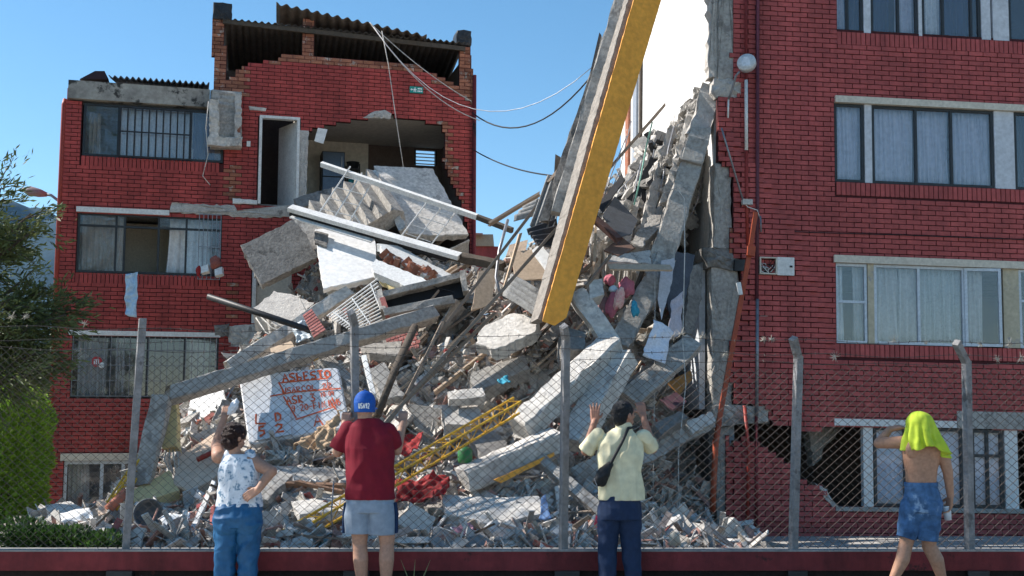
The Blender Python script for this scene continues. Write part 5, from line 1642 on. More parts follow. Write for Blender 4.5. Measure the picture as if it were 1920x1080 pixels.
slab('concrete_slab', 'grey slab leaning at the foot of the hanging mass', 'slab', [(1182, 455, 19.4), (1220, 405, 19.9), (1240, 392, 20), (1238, 425, 19.7), (1205, 462, 19.3)], .16, M_CONC, .03)
slab('steel_sheet', 'large bent dark steel sheet right of the ochre beam', 'sheet', [(1130, 405, 19.3), (1152, 368, 19.8), (1196, 412, 19.4), (1184, 440, 19.1), (1160, 445, 19.0)], .02, mat('slate_sheet', (.09, .095, .105), (.06, .06, .065), rough=.5, bump=.2), .01)
slab('steel_sheet', 'narrow dark sheet resting on the large dark steel sheet', 'sheet', [(1122, 385, 19.2), (1165, 325, 19.6), (1172, 336, 19.5), (1128, 398, 19.0)], .03, M_DARK, .01)
beam('steel_beam', 'brown steel channel under the dark sheets', 'beam', (1112, 408, 19.0), (1160, 450, 18.8), .12, .1, mat('rust_brown', (.12, .06, .05), (.08, .045, .04), rough=.7), .003)
slab('board', 'brown board lying on the ledge below the dark sheets', 'board', [(1132, 470, 18.9), (1165, 442, 19.3), (1192, 465, 19.1), (1160, 478, 18.8)], .04, mat('brown_board', (.2, .12, .09), (.15, .09, .07), rough=.7), .006)
slab('concrete_slab', 'thin slab forming a shelf over the pink bedding', 'slab', [(1142, 478, 18.8), (1220, 470, 19.1), (1222, 492, 18.8), (1140, 492, 18.7)], .1, M_CONCR, .02)
slab('shelf_board', 'pale shelf board above the pink bedding', 'board', [(1138, 494, 18.5), (1258, 496, 18.5), (1263, 506, 18.3), (1142, 504, 18.3)], .03, M_WOODL, .006)
beam('timber_batten', 'thin batten leaning beside the pink bedding', 'batten', (1098, 538, 18.2), (1146, 478, 18.6), .03, .07, M_WOOD, .002)
beam('timber_batten', 'pale upright batten behind the ochre beam foot', 'batten', (1114, 500, 18.8), (1118, 400, 19.3), .04, .08, M_WOODL, .002)
beam('timber_batten', 'grey upright post in the hollow with pink bedding', 'batten', (1188, 556, 18.9), (1206, 505, 19.0), .05, .12, M_WOODD, .003)
slab('concrete_block', 'white block left of the pink bedding', 'block', [(1104, 525, 18.3), (1128, 523, 18.4), (1134, 552, 18.2), (1106, 560, 18.1)], .25, M_CONCL, .012)
M_PK = mat('pink_fabric', (.46, .13, .18), (.36, .12, .15), scale=5, rough=.9)
M_PK2 = mat('flower_fabric', (.70, .55, .45), (.6, .2, .22), scale=18, rough=.9)
def lump(name, label, cat, px, py, d, rx, rz, m, seed, ry=None, amp=.25, tilt=0):
    bm = bmesh.new()
    bmesh.ops.create_icosphere(bm, subdivisions=4, radius=1)
    for v in bm.verts:
        n_ = noise.fractal(v.co * 1.3 + Vector((seed, 0, 0)), .9, 2, 3) * amp
        v.co *= 1 + n_
        v.co = Vector((v.co.x * rx, v.co.y * (ry or min(rx, rz)), v.co.z * rz))
    bmesh.ops.rotate(bm, verts=bm.verts, cent=(0, 0, 0), matrix=Matrix.Rotation(tilt, 3, 'Y'))
    bmesh.ops.translate(bm, verts=bm.verts, vec=W(px, py, d))
    return put(name, bm_mesh(bm, name, True), m, None, label, cat)
lump('pillow', 'bright pink pillow in the hollow below the shelf board', 'pillow', 1174, 540, 18.5, .13, .16, M_PK, 1)
lump('blanket', 'dusty pink rolled blanket in the hollow', 'blanket', 1148, 570, 18.4, .10, .22, M_PK, 2, tilt=.2)
lump('blanket', 'flowered pale blanket roll between pink blankets', 'blanket', 1161, 560, 18.3, .08, .19, M_PK2, 3, tilt=.25)
lump('cushion', 'small pink cushion near the white block', 'cushion', 1143, 525, 18.6, .09, .09, M_PK, 4)
lump('sack', 'brownish sack beside the pink rolls', 'sack', 1132, 578, 18.5, .1, .17, mat('mauve_sack', (.3, .18, .18), rough=.9), 5)
lump('rubber_glove', 'bright turquoise glove below the pink bedding', 'glove', 1190, 580, 18.3, .06, .12, mat('turquoise', (.05, .34, .48), rough=.8), 6, .05, .5)
lump('plate', 'pale blue plate among the pink bedding', 'plate', 1150, 542, 18.4, .07, .06, mat('pale_blue', (.5, .62, .68), rough=.4), 7, .05, .1)
# dark panels and cloth at the right
slab('wall_panel', 'dark slate panel hanging beside the torn column', 'wall panel', [(1268, 470, 19.3), (1304, 478, 19.5), (1286, 560, 19.2), (1258, 600, 19.0), (1250, 560, 19.0)], .05, mat('slate_blue', (.085, .10, .13), (.06, .07, .09), rough=.7), .012)
slab('wall_panel', 'tall grey board standing left of the pale blue wall', 'wall panel', [(1296, 500, 19.4), (1318, 492, 19.6), (1316, 560, 19.4), (1298, 628, 19.1), (1282, 625, 19.0)], .08, M_CONCD, .015)
slab('wall_panel', 'pale grey sheet bent around the dark slate panel', 'wall panel', [(1240, 490, 18.9), (1266, 482, 19.0), (1260, 530, 18.8), (1240, 600, 18.5), (1234, 560, 18.6)], .02, mat('pale_sheet', (.5, .5, .53), (.42, .42, .45), rough=.7), .01)
crumple('cloth', 'pale lilac cloth strip hanging by the dark panel', 'cloth', [(1258, 560, 18.7), (1282, 545, 18.9), (1276, 625, 18.7), (1250, 640, 18.5)], mat('lilac_cloth', (.50, .47, .52), (.43, .4, .45), rough=.9), .05, 20, 7)
crumple('lace_cloth', 'white lace tablecloth draped over the slab edge', 'cloth', [(1226, 598, 18.4), (1262, 622, 18.5), (1244, 684, 18.1), (1206, 668, 18.0)], mat('lace_white', (.72, .74, .80), (.62, .64, .72), rough=.9), .05, 24, 8)
beam('roof_slab', 'long ribbed grey slab sloping under the lace cloth', 'slab', (1178, 752, 17.9), (1300, 645, 18.8), .34, .2, M_CONC, .02, (0, -1, .6))
beam('roof_slab', 'thin upper layer of the ribbed sloping slab', 'slab', (1172, 735, 18.1), (1262, 652, 18.7), .1, .16, M_CONCD, .012, (0, -1, .6))
slab('board', 'orange brown board in the dark gap under the sloping slab', 'board', [(1252, 718, 18.9), (1296, 692, 19.3), (1298, 712, 19.2), (1274, 740, 18.8)], .03, mat('orange_board', (.38, .18, .05), (.3, .14, .04), rough=.6), .006)
slab('board', 'plum coloured panel lying in the dark gap', 'board', [(1238, 748, 18.5), (1268, 735, 18.8), (1288, 752, 18.6), (1262, 768, 18.3)], .04, mat('plum_panel', (.10, .05, .065), rough=.6), .006)
# crossing beams in front
beam('concrete_beam', 'white edged beam falling from the ochre beam foot to the crossing', 'beam', (1082, 552, 18.3), (1150, 650, 17.9), .28, .26, M_CONCL, .012, (0, -1, .3))
beam('concrete_beam', 'thick sunlit beam sloping down left from the crossing', 'beam', (1150, 646, 17.8), (974, 806, 16.6), .36, .34, M_CONCL, .015, (-.4, -.7, .5))
beam('concrete_beam', 'thick sunlit beam behind the post, right of its twin', 'beam', (1166, 672, 17.7), (1072, 835, 16.8), .40, .32, M_CONCL, .015, (-.5, -.7, .3))
beam('concrete_beam', 'beam with ochre underside lying low in the middle', 'beam', (868, 900, 15.8), (1048, 822, 16.5), .32, .3, M_CONCL, .012, (-.2, -.3, .9))
slab('paint_layer', 'strip of ochre paint on the low middle beam', 'paint strip', [(925, 900, 15.62), (1040, 848, 16.25), (1040, 854, 16.28), (940, 906, 15.66)], .03, M_YBEAM, .006)
slab('concrete_slab', 'flat slab lying low right behind the maroon shirt', 'slab', [(832, 926, 15.6), (925, 934, 15.5), (1012, 930, 15.5), (1018, 962, 15.1), (925, 985, 14.9), (832, 962, 15.2)], .2, M_CONCL, .018)
beam('concrete_beam', 'sloping strip of slab right of the middle post', 'beam', (1000, 850, 16.3), (1130, 965, 15.6), .16, .14, M_CONC, .012, (-.2, -.6, .7))
slab('floor_slab', 'wide floor slab tilted over the dark void at the right', 'slab', [(1063, 882, 16.7), (1205, 812, 17.8), (1250, 800, 18.2), (1338, 778, 19.0), (1342, 800, 18.9), (1215, 868, 17.6), (1100, 908, 16.6)], .18, M_CONC, .02)
slab('concrete_slab', 'broken slab corner on top of the tilted floor slab', 'slab', [(1282, 792, 18.4), (1335, 770, 18.9), (1342, 792, 18.8), (1300, 812, 18.3)], .12, M_CONCL, .02)
slab('concrete_slab', 'brownish slab piece above the cream shirted person', 'slab', [(1225, 795, 17.8), (1275, 770, 18.3), (1290, 782, 18.2), (1240, 815, 17.6)], .14, M_CONCD, .02)
slab('concrete_slab', 'pale broken slab below the grey corrugated sheet', 'slab', [(892, 642, 18.3), (902, 614, 18.7), (965, 586, 19), (1010, 598, 18.7), (1002, 622, 18.4), (930, 656, 18.1)], .2, M_CONCL, .03)
slab('concrete_block', 'grey hollow box under the ochre beam foot', 'block', [(1052, 612, 18), (1100, 622, 18), (1096, 655, 17.7), (1056, 655, 17.6)], .4, M_CONCD, .012)
slab('concrete_slab', 'grey slab right of the mattress top', 'slab', [(580, 668, 19), (614, 658, 19.2), (664, 705, 18.7), (658, 740, 18.3), (634, 688, 18.7)], .1, M_CONC, .02)
slab('paint_patch', 'yellow paint scrap on the slab above the mattress', 'paint scrap', [(584, 664, 18.85), (597, 659, 18.87), (596, 672, 18.8), (588, 677, 18.8)], .02, M_YSTEEL, .008)
slab('concrete_slab', 'grey slab half buried under the long grey beam', 'slab', [(678, 645, 19.6), (752, 640, 19.8), (752, 668, 19.4), (690, 662, 19.4)], .15, M_CONC, .02)
slab('wall_fragment', 'tan board pile above the long grey beam', 'wall fragment', [(505, 652, 20.2), (545, 640, 20.4), (560, 660, 20), (515, 672, 19.9)], .06, M_WOODL, .015)
crumple('plastic_sack', 'pale blue plastic sack beside the pink brick piece', 'sack', [(548, 604, 20.3), (572, 600, 20.3), (588, 636, 20.0), (556, 642, 20.0)], mat('pale_plastic', (.55, .62, .68), (.45, .52, .58), rough=.4), .10, 22, 21, 5)
beam('aluminium_profile', 'white aluminium profile standing behind the blue cap', 'profile', (682, 668, 17.8), (700, 742, 17.2), .07, .1, M_WHITEP, .003)
slab('concrete_slab', 'slab leaning behind the white aluminium profile', 'slab', [(694, 690, 18.6), (720, 680, 18.9), (760, 740, 18.2), (716, 750, 18)], .14, M_CONC, .025)
slab('concrete_slab', 'grey slab half sunk right of the blue cap', 'slab', [(880, 700, 18.6), (985, 665, 19), (990, 690, 18.7), (890, 740, 18.2)], .25, M_CONC, .03)
slab('concrete_slab', 'rounded pale concrete cake near the truss', 'slab', [(828, 760, 17.5), (880, 745, 17.8), (905, 775, 17.4), (880, 800, 17.1), (835, 795, 17.1)], .25, M_CONCR, .03)
beam('concrete_block', 'small block with reddish end right of the rounded cake', 'block', (842, 748, 17.4), (905, 742, 17.5), .24, .14, M_CONCL, .01)
slab('concrete_slab', 'dark slab behind the lattice truss', 'slab', [(880, 812, 16.9), (920, 800, 17.1), (965, 845, 16.6), (905, 862, 16.3)], .15, M_CONCD, .03)
slab('concrete_slab', 'dark slab standing low near the middle post', 'slab', [(975, 960, 15.2), (990, 945, 15.4), (1020, 985, 15), (985, 992, 14.9)], .06, M_CONCD, .01)
slab('concrete_slab', 'smooth grey slab behind the pale shorts', 'slab', [(545, 940, 15.6), (660, 925, 15.8), (665, 955, 15.3), (560, 965, 15.2)], .12, M_CONCL, .015)
beam('timber_plank', 'brown plank lying behind the grey shorts', 'plank', (535, 908, 15.9), (648, 912, 15.9), .05, .08, mat('brown_plank', (.26, .15, .09), (.2, .11, .07), rough=.8), .003)
beam('timber_plank', 'second brown plank crossing below the flat slab', 'plank', (560, 905, 15.8), (640, 922, 15.6), .04, .06, mat('brown_plank', (.26, .15, .09)), .003)
beam('timber_plank', 'long pale branch-like stick between woman and truss', 'plank', (490, 1005, 14.6), (590, 975, 14.9), .08, .06, M_CREAM, .006)
beam('timber_plank', 'white batten leaning left of the woman', 'plank', (402, 905, 16.3), (358, 1000, 15.2), .06, .06, M_WHITEP, .006)
slab('concrete_slab', 'reddish slab behind the white batten', 'slab', [(360, 960, 16), (395, 912, 16.5), (408, 925, 16.3), (385, 960, 15.9)], .1, M_CONCD, .02)

# ---- lattice trusses
def truss(label, A, B, h, side, nb):
    """triangular lattice boom between two points"""
    A, B = W(*A), W(*B)
    e = empty('lattice_truss', (A + B) / 2, label, 'truss')
    d = (B - A).normalized()
    up = Vector(side).normalized()
    up = (up - d * up.dot(d)).normalized()
    sd = d.cross(up)
    offs = [up * h * .5 + sd * h * .35, up * h * .5 - sd * h * .35, -up * h * .5]
    for o_ in offs:
        link('chord', fix(MB().tube([A + o_, B + o_], .018, 8).me('chord')), M_YSTEEL, e)
    lc = MB()
    for k in range(nb):
        for (p, q) in ((0, 2), (1, 2), (0, 1)):
            a, b = A.lerp(B, k / nb) + offs[p], A.lerp(B, (k + .5) / nb) + offs[q]
            c = A.lerp(B, (k + 1) / nb) + offs[p]
            link('lacing', fix(MB().tube([a, b, c], .009, 5).me('lacing')), M_YSTEEL, e)
    return e
truss('yellow steel lattice truss lying diagonally behind the maroon shirted person', (536, 1016, 14.4), (972, 762, 16.3), .22, (.3, -.2, 1), 15)
truss('yellow lattice truss leaning at the far left of the heap', (203, 952, 16.6), (322, 770, 18.0), .2, (.9, -.3, .3), 8)
rod('clay_pipe', 'broken reddish clay pipe below the left truss', 'pipe', [(203, 955, 16.4), (238, 922, 16.6)], .07, mat('clay', (.40, .14, .09), (.32, .11, .07), rough=.8))
# ---- bowl, bucket and small things
def revolve(name, label, cat, px, py, d, prof_, m, tilt=(0, 0, 0), n=24):
    bm = bmesh.new()
    rings = []
    for (r_, z_) in prof_:
        rings.append([bm.verts.new((r_ * math.cos(2 * PI * k / n), r_ * math.sin(2 * PI * k / n), z_)) for k in range(n)])
    for a, b in zip(rings, rings[1:]):
        for k in range(n):
            bm.faces.new((a[k], a[(k + 1) % n], b[(k + 1) % n], b[k]))
    bm.faces.new(rings[0][::-1])
    bm.faces.new(rings[-1])
    o = link(name, bm_mesh(bm, name, True), m, None, label, cat)
    o.location = W(px, py, d)
    o.rotation_euler = tilt
    return o
revolve('basin', 'dark grey plastic basin tipped over in the rubble', 'basin', 281, 968, 15.6, [(.10, 0), (.165, .10), (.18, .20), (.19, .205), (.175, .2), (.16, .1), (.08, .02)], mat('grey_plastic', (.12, .135, .145), (.1, .11, .12), rough=.45), (R(70), R(30), 0))
revolve('bucket', 'pale grey bucket beside the leftmost fence post', 'bucket', 238, 975, 15.6, [(.09, 0), (.13, .19), (.14, .195), (.125, .19), (.085, .02)], mat('pale_bucket', (.42, .44, .45), rough=.5), (R(-12), R(8), 0))
revolve('cup', 'cream plastic cup upside down on the rubble', 'cup', 1265, 1022, 13.6, [(.075, 0), (.05, .14), (.045, .145), (.03, .145)], mat('cream_plastic', (.62, .56, .46), rough=.5))
revolve('bottle', 'bright green plastic bottle behind the truss', 'bottle', 872, 868, 16.0, [(.09, 0), (.1, .05), (.1, .16), (.07, .2), (.03, .22)], mat('green_plastic', (.05, .22, .07), rough=.5))
M_REDP = mat('red_plastic', (.36, .02, .022), (.24, .02, .02), rough=.75, grime=.35)
crumple('plastic_sheet', 'crumpled red plastic sheet under the truss right of the maroon shirt', 'plastic sheet', [(742, 905, 15.7), (838, 892, 15.9), (830, 935, 15.4), (748, 952, 15.3)], M_REDP, .16, 28, 5, 5)
crumple('plastic_sheet', 'red plastic scrap near the raised right fist', 'plastic sheet', [(752, 822, 16.8), (790, 812, 16.9), (782, 842, 16.5), (752, 858, 16.4)], M_REDP, .08, 18, 6, 5)
crumple('cloth', 'turquoise rag on the rubble beside the middle post', 'cloth', [(932, 712, 18.1), (952, 706, 18.2), (958, 718, 18), (936, 722, 18)], mat('turquoise', (.02, .42, .62)), .05, 12, 9, 8)
crumple('cloth', 'blue jeans cloth hanging low beside the middle post', 'cloth', [(1016, 930, 15.3), (1024, 928, 15.3), (1034, 975, 14.9), (1012, 975, 14.9)], mat('denim_rag', (.13, .22, .40), rough=.9), .04, 14, 10, 8)
crumple('cloth', 'crimson cloth behind the jeans of the cream shirted person', 'cloth', [(1112, 978, 14.9), (1145, 962, 15.1), (1160, 985, 14.8), (1120, 1000, 14.6)], mat('crimson_cloth', (.34, .02, .06), rough=.9), .08, 16, 11, 8)
crumple('cloth', 'pinkish rags low beside the grey shorts', 'cloth', [(848, 990, 14.5), (885, 985, 14.6), (888, 1002, 14.4), (850, 1005, 14.3)], mat('pink_rag', (.45, .18, .25), (.5, .3, .3), rough=.9), .06, 16, 12, 12)
crumple('paper_sheet', 'white paper sheets on the rubble left of the bucket', 'paper', [(110, 965, 15.8), (170, 955, 15.9), (178, 975, 15.6), (120, 985, 15.4)], M_WHITE, .08, 14, 13, 4)
crumple('paper_sheet', 'white plastic film in front of the tipped basin', 'paper', [(300, 970, 15.3), (358, 962, 15.4), (355, 985, 15.1), (310, 990, 15)], M_WHITE, .07, 16, 14, 5)
slab('concrete_slab', 'pale slab piece below the low left window', 'slab', [(85, 948, 17.5), (130, 938, 17.7), (168, 960, 17.3), (150, 975, 17), (95, 962, 17.2)], .12, M_CONCL, .02)
slab('board', 'orange torn carton below the low left window', 'board', [(180, 938, 16.6), (196, 935, 16.6), (206, 962, 16.4), (184, 965, 16.3)], .02, M_BEIGE, .015)
# cloth hanging out of the window
crumple('hanging_sheet', 'light blue sheet hanging out of the middle floor window', 'sheet', [(234, 512, 24.55), (258, 513, 24.6), (254, 596, 24.5), (234, 590, 24.45)], mat('sky_blue_sheet', (.42, .60, .76), (.5, .62, .74), scale=3, rough=.85), .10, 26, 15, 5)
for k, (x, y, l_) in enumerate(((376, 500, 'white book lying on the barred window sill'), (402, 505, 'white box lying on the barred window sill'))):
    slab('box', l_, 'box', [(x, y, 24.55), (x + 14, y - 5, 24.55), (x + 15, y + 8, 24.5), (x + 1, y + 12, 24.5)], .12, M_WHITEP, .004)
lump('toy', 'small red toy on the barred window sill', 'toy', 372, 508, 24.55, .05, .11, M_REDP, 31)
lump('flower_pot', 'reddish plant pot behind the window bars', 'flower pot', 404, 492, 24.6, .12, .14, mat('pot_red', (.3, .1, .08), rough=.8), 32)
# overhead cables
def sag(label, A, B, s, r_=.012, m=M_BLACK, n=14, group=None):
    A, B = (W(*A) if not isinstance(A, Vector) else A), (W(*B) if not isinstance(B, Vector) else B)
    pts = [A.lerp(B, k / n) - Vector((0, 0, s * 4 * (k / n) * (1 - k / n))) for k in range(n + 1)]
    put('cable', fix(MB().tube(pts, r_, 6).me('cable', True)), m, None, label, 'cable', group)
sag('white cable from the lifted roof sheet down to the pipe', (693, 42, 25.4), (884, 190, 25.9), .12, .010, M_CONCL)
sag('white cable sagging lower from the lifted roof to the sky gap', (695, 44, 25.4), (900, 226, 25.6), .35, .010, M_CONCL)
sag('thin grey cable from the roof towards the leaning beams', (700, 50, 25.4), (1110, 126, 21.8), 1.35, .008, M_STEEL)
sag('dark cable strung between the pipe and the leaning beams', (886, 212, 26), (1106, 146, 21.8), .62, .016)
sag('dark lower cable strung between the buildings', (886, 280, 26.3), (1046, 330, 21.0), .12, .014)
rod('cable', 'white cord hanging from the roof into the torn kitchen', 'cable', [(716, 58, 25.2), (728, 120, 25.3), (742, 220, 25.4), (756, 312, 25.3)], .010, M_CONCL, None, None, 6)
rod('cable', 'thin loose wire beside the hanging concrete stub', 'cable', [(391, 190, 24.6), (386, 240, 24.6), (390, 290, 24.6), (380, 330, 24.7), (394, 347, 24.7)], .009, M_CONCL, None, None, 6)

# ---- loose chunks: individuals, then fine rubble
rnd = random.Random(21)
def hull(seed, sx, sy, sz, n=14):
    r_ = random.Random(seed)
    bm = bmesh.new()
    for k in range(n):
        v = Vector((r_.gauss(0, 1), r_.gauss(0, 1), r_.gauss(0, 1))).normalized()
        m_ = max(abs(v.x), abs(v.y), abs(v.z))
        v = v.lerp(v / m_, .6)
        bm.verts.new((v.x * sx, v.y * sy, v.z * sz))
    bmesh.ops.convex_hull(bm, input=bm.verts)
    for v in [v for v in bm.verts if not v.link_faces]:
        bm.verts.remove(v)
    return bm_mesh(bm, 'chunk')
M_CHUNK = ramp_mat('loose_chunk', [(0, (.44, .41, .37)), (.25, (.54, .51, .46)), (.45, (.32, .30, .27)), (.62, (.62, .58, .53)), (.75, (.38, .34, .29)), (.88, (.47, .36, .29))], bump=.8, bscale=25)
M_BRK = ramp_mat('loose_brick', [(0, (.36, .13, .09)), (.3, (.42, .2, .16)), (.55, (.30, .10, .08)), (.75, (.46, .28, .22)), (.9, (.28, .06, .06))])
CHK = [hull(300 + k, 1, .8, .6) for k in range(10)]
BRKM = [MB().box((-.12, -.055, -.03), (.12, .055, .03)).me('brick'), hull(350, .07, .055, .035, 16), hull(351, .1, .055, .035, 16)]
BAD = [(1195, 815, 1345, 965), (600, 300, 890, 460)]
def place_px():
    for _ in range(60):
        px, py = rnd.uniform(100, 1390), rnd.uniform(470, 1022)
        if any(a < px < c and b < py < d for a, b, c, d in BAD):
            continue
        p = march(px, py)
        if p is not None and p.y > 13.2:
            return p
    return None
nsame = [0]
for k in range(250):
    p = place_px()
    if p is None: continue
    s = rnd.choice((.07, .09, .12, .16, .22)) * rnd.uniform(.8, 1.25) * (.6 + .4 * min(1, (p.y - 13) / 5))
    o = link('concrete_chunk', CHK[k % 10], M_CHUNK, None, 'loose angular concrete chunk lying on the rubble heap', 'chunk', 'loose concrete chunks on the heap')
    o.location = p + Vector((0, .05, -.1 + s * .3))
    o.scale = (s, s, s)
    o.rotation_euler = (rnd.uniform(-1, 1), rnd.uniform(-1, 1), rnd.uniform(0, 6.3))
for k in range(200):
    p = place_px()
    if p is None: continue
    o = link('loose_brick', BRKM[k % 3], M_BRK, None, 'loose red brick or half brick lying on the rubble heap', 'brick', 'loose bricks on the heap')
    o.location = p + Vector((0, 0, -.04))
    o.rotation_euler = (rnd.uniform(-.8, .8), rnd.uniform(-.8, .8), rnd.uniform(0, 6.3))
for k in range(90):
    p = place_px()
    if p is None: continue
    L = rnd.uniform(.35, 1.1)
    me = MB().box((-L / 2, -rnd.uniform(.015, .04), -.012), (L / 2, rnd.uniform(.015, .05), .012)).me('batten')
    o = link('broken_batten', me, rnd.choice((M_WOOD, M_WOODL, M_WHITEP, M_STEEL, M_WOODD)), None, 'broken batten or strip lying loose on the rubble heap', 'batten', 'loose battens on the heap')
    o.location = p + Vector((0, -.05, .02))
    o.rotation_euler = (rnd.uniform(-.3, .3), rnd.gauss(-.35, .5), rnd.uniform(-.7, .7))
for k in range(110):
    p = place_px()
    if p is None: continue
    s = rnd.uniform(.18, .55) * (.6 + .4 * min(1, (p.y - 13) / 5))
    me = slab_mesh([Vector((-s, 0, -s * .6)), Vector((s * .8, 0, -s * .7)), Vector((s, 0, s * .4)), Vector((-.2 * s, 0, s * .7))], rnd.uniform(.02, .09), .015)
    o = link('broken_plate', me, rnd.choice((M_CONC, M_CONC, M_CONCL, M_CONCL, M_CONCR, M_CONCR, M_WHITEP, M_FIBRO, M_CREAM)), None, 'flat broken plate of plaster or concrete on the rubble heap', 'plate', 'broken plates on the heap')
    o.location = p + Vector((0, -.03, .02))
    o.rotation_euler = (rnd.gauss(-.75, .5), rnd.gauss(0, .6), rnd.gauss(0, .8))
for k in range(26):
    p = march(rnd.uniform(700, 1040), rnd.uniform(430, 740))
    if p is None: continue
    L = rnd.uniform(.7, 1.9)
    d = Vector((1, rnd.uniform(.2, .6), rnd.uniform(.7, 1.5))).normalized()
    put('loose_plank', fix(MB().bar(p - d * .2 + Vector((0, -.12, 0)), p + d * L + Vector((0, -.12, 0)), rnd.uniform(.03, .05), rnd.uniform(.07, .14), (rnd.uniform(-.5, .5), -.8, .3)).me('loose_plank')), rnd.choice((M_WOOD, M_WOOD, M_WOODL, M_WOODD)), None, 'loose roof plank leaning up right out of the middle of the heap', 'plank', 'loose planks in the middle of the heap')
for k in range(46):
    p = place_px()
    if p is None: continue
    L = rnd.uniform(.3, 1.0)
    d = Vector((rnd.gauss(0, 1), -abs(rnd.gauss(.3, .4)), rnd.gauss(.5, .6))).normalized()
    b = Vector((rnd.gauss(0, .12), 0, rnd.gauss(-.1, .12)))
    o = link('bent_rod', MB().tube([Vector((0, 0, -.1)), d * L * .5 + b * .4, d * L + b * 1.4], .009, 5).me('bent_rod', True), rnd.choice((M_STEEL, M_WOODD, M_CONCL, M_ORANGE if k % 9 == 0 else M_DARK)), None, 'thin bent reinforcing rod sticking out of the rubble heap', 'rod', 'bent rods on the heap')
    o.location = p
# fine rubble: thousands of small pieces in one object
M_FINE = ramp_mat('fine_rubble', [(0, (.48, .45, .41)), (.22, (.58, .545, .50)), (.40, (.38, .355, .33)), (.52, (.68, .64, .59)), (.66, (.44, .395, .34)), (.74, (.40, .22, .18)), (.82, (.50, .37, .31)), (.88, (.28, .265, .25)), (.93, (.70, .67, .64)), (.965, (.42, .33, .25)), (.985, (.20, .28, .38)), (.99, (.25, .38, .40)), (.994, (.40, .12, .11)), (.997, (.7, .7, .72))], bump=.5)
src = []
for k in range(14):
    b_ = hull(400 + k, 1, .8, .55, 9)
    src.append(([v.co.copy() for v in b_.vertices], [tuple(p.vertices) for p in b_.polygons]))
plk = MB().box((-1, -.14, -.035), (1, .14, .035))
plt = MB().box((-1, -.75, -.05), (1, .75, .05))
src += [(plk.v, plk.f), (plt.v, plt.f)]
fine = MB()
from mathutils import Euler
cnt = 0
for k in range(27000):
    px, py = rnd.uniform(60, 1420), rnd.uniform(330, 1024)
    p = march(px, py)
    if p is None:
        continue
    sh_ = rnd.random()
    if sh_ < .76:
        v_, f_ = src[rnd.randrange(14)]
        s = min(.14, rnd.lognormvariate(math.log(.032), .6))
    elif sh_ < .88:
        v_, f_ = src[14]
        s = rnd.uniform(.08, .3)
    else:
        v_, f_ = src[15]
        s = rnd.uniform(.05, .16)
    mt_ = Euler((rnd.uniform(-1.2, 1.2), rnd.uniform(-1.2, 1.2), rnd.uniform(0, 6.3))).to_matrix()
    off = p + Vector((0, 0, -.06 + s * .3))
    fine.add([mt_ @ (v * s) + off for v in v_], f_)
tag(link('rubble', fine.me('rubble'), M_FINE, None, 'fine grey rubble of plaster, brick and splinters covering the heap', 'rubble'), kind='stuff')

# ================= fence =================
FY = 10.35
low = empty('low_wall', (0, FY, 0), 'long low dark red wall carrying the wire fence', 'wall')
zt = W(960, 1029, FY).z
zb = W(960, 1070, FY - .11).z
link('wall_band', MB().box((-12, FY - .11, zb), (12, FY + .09, zt - .013)).me('wall_band'), M_DRED, low)
cop = MB()
for k in range(24):
    x = -12 + k
    cop.box((x + .002, FY - .112, zt - .012), (x + .998, FY + .095, zt))
link('wall_coping', cop.me('wall_coping'), mat('coping', (.38, .36, .34), (.24, .23, .22), rough=.9, bump=.6), low)
link('wall_plinth', MB().box((-12, FY - .07, Z_SITE - .2), (12, FY + .09, zb - .001)).me('wall_plinth'), mat('sooty_plinth', (.035, .02, .018), (.018, .014, .013), scale=4, rough=.95, bump=.8, c3=(.09, .03, .025), s3=3, t3=.6), low)
for (x0, x1) in ((202, 250), (645, 693), (1040, 1086), (1476, 1512), (1812, 1852)):
    a, b = W(x0, 1070, FY - .09), W(x1, 1070, FY - .09)
    link('foot_block', MB().box((a.x, FY - .13, -.05), (b.x, FY - .071, W(960, 1071, FY - .13).z)).me('foot_block'), M_DARK, low)
fence = empty('wire_fence', (0, FY, zt), 'rusty chain link fence with barbed wire above the low wall', 'fence')
posts = [((-120, 600), (-165, 1026), None), ((268, 597), (236, 1024), None), ((664, 604), (668, 1026), (658, 585)), ((1061, 632), (1056, 1027), (1057, 611)), ((1497, 668), (1487, 1027), (1487, 634)), ((1812, 676), (1818, 1027), (1793, 642)), ((2160, 690), (2175, 1027), None)]
M_POST = mat('fence_post_concrete', (.34, .33, .33), (.18, .175, .175), scale=7, rough=.9, bump=.8, bscale=30, c3=(.13, .12, .12), s3=5, t3=.58)
tops = []
for (t, b, arm) in posts:
    T, B = W(t[0], t[1], FY), W(b[0], b[1], FY)
    B.z = zt - .01
    po = link('fence_post', beam_mesh(B, T, .064, .064, .002, (.38, -.92, 0), .25, .004), M_POST, fence)
    if arm:
        link('post_arm', beam_mesh(T + Vector((0, 0, -.02)), W(arm[0], arm[1], FY - .14), .06, .06, .002, (.38, -.92, 0), .2, .004), M_POST, po)
    tops.append((T, B))
M_WIRE = mat('rusty_wire', (.15, .115, .095), (.07, .055, .045), scale=30, rough=.5)
M_WIRED = mat('dark_wire', (.10, .09, .085), (.07, .06, .055), scale=30, rough=.6, metal=.4)
DX, DZ, WR = .086, .074, .0036
def ztop(x):
    return W(960 + x * FPX / FY, 652 + 34 * min(1, max(0, (x + 4.6) / 6.5)), FY).z + .02 * math.sin(x * 2.3)
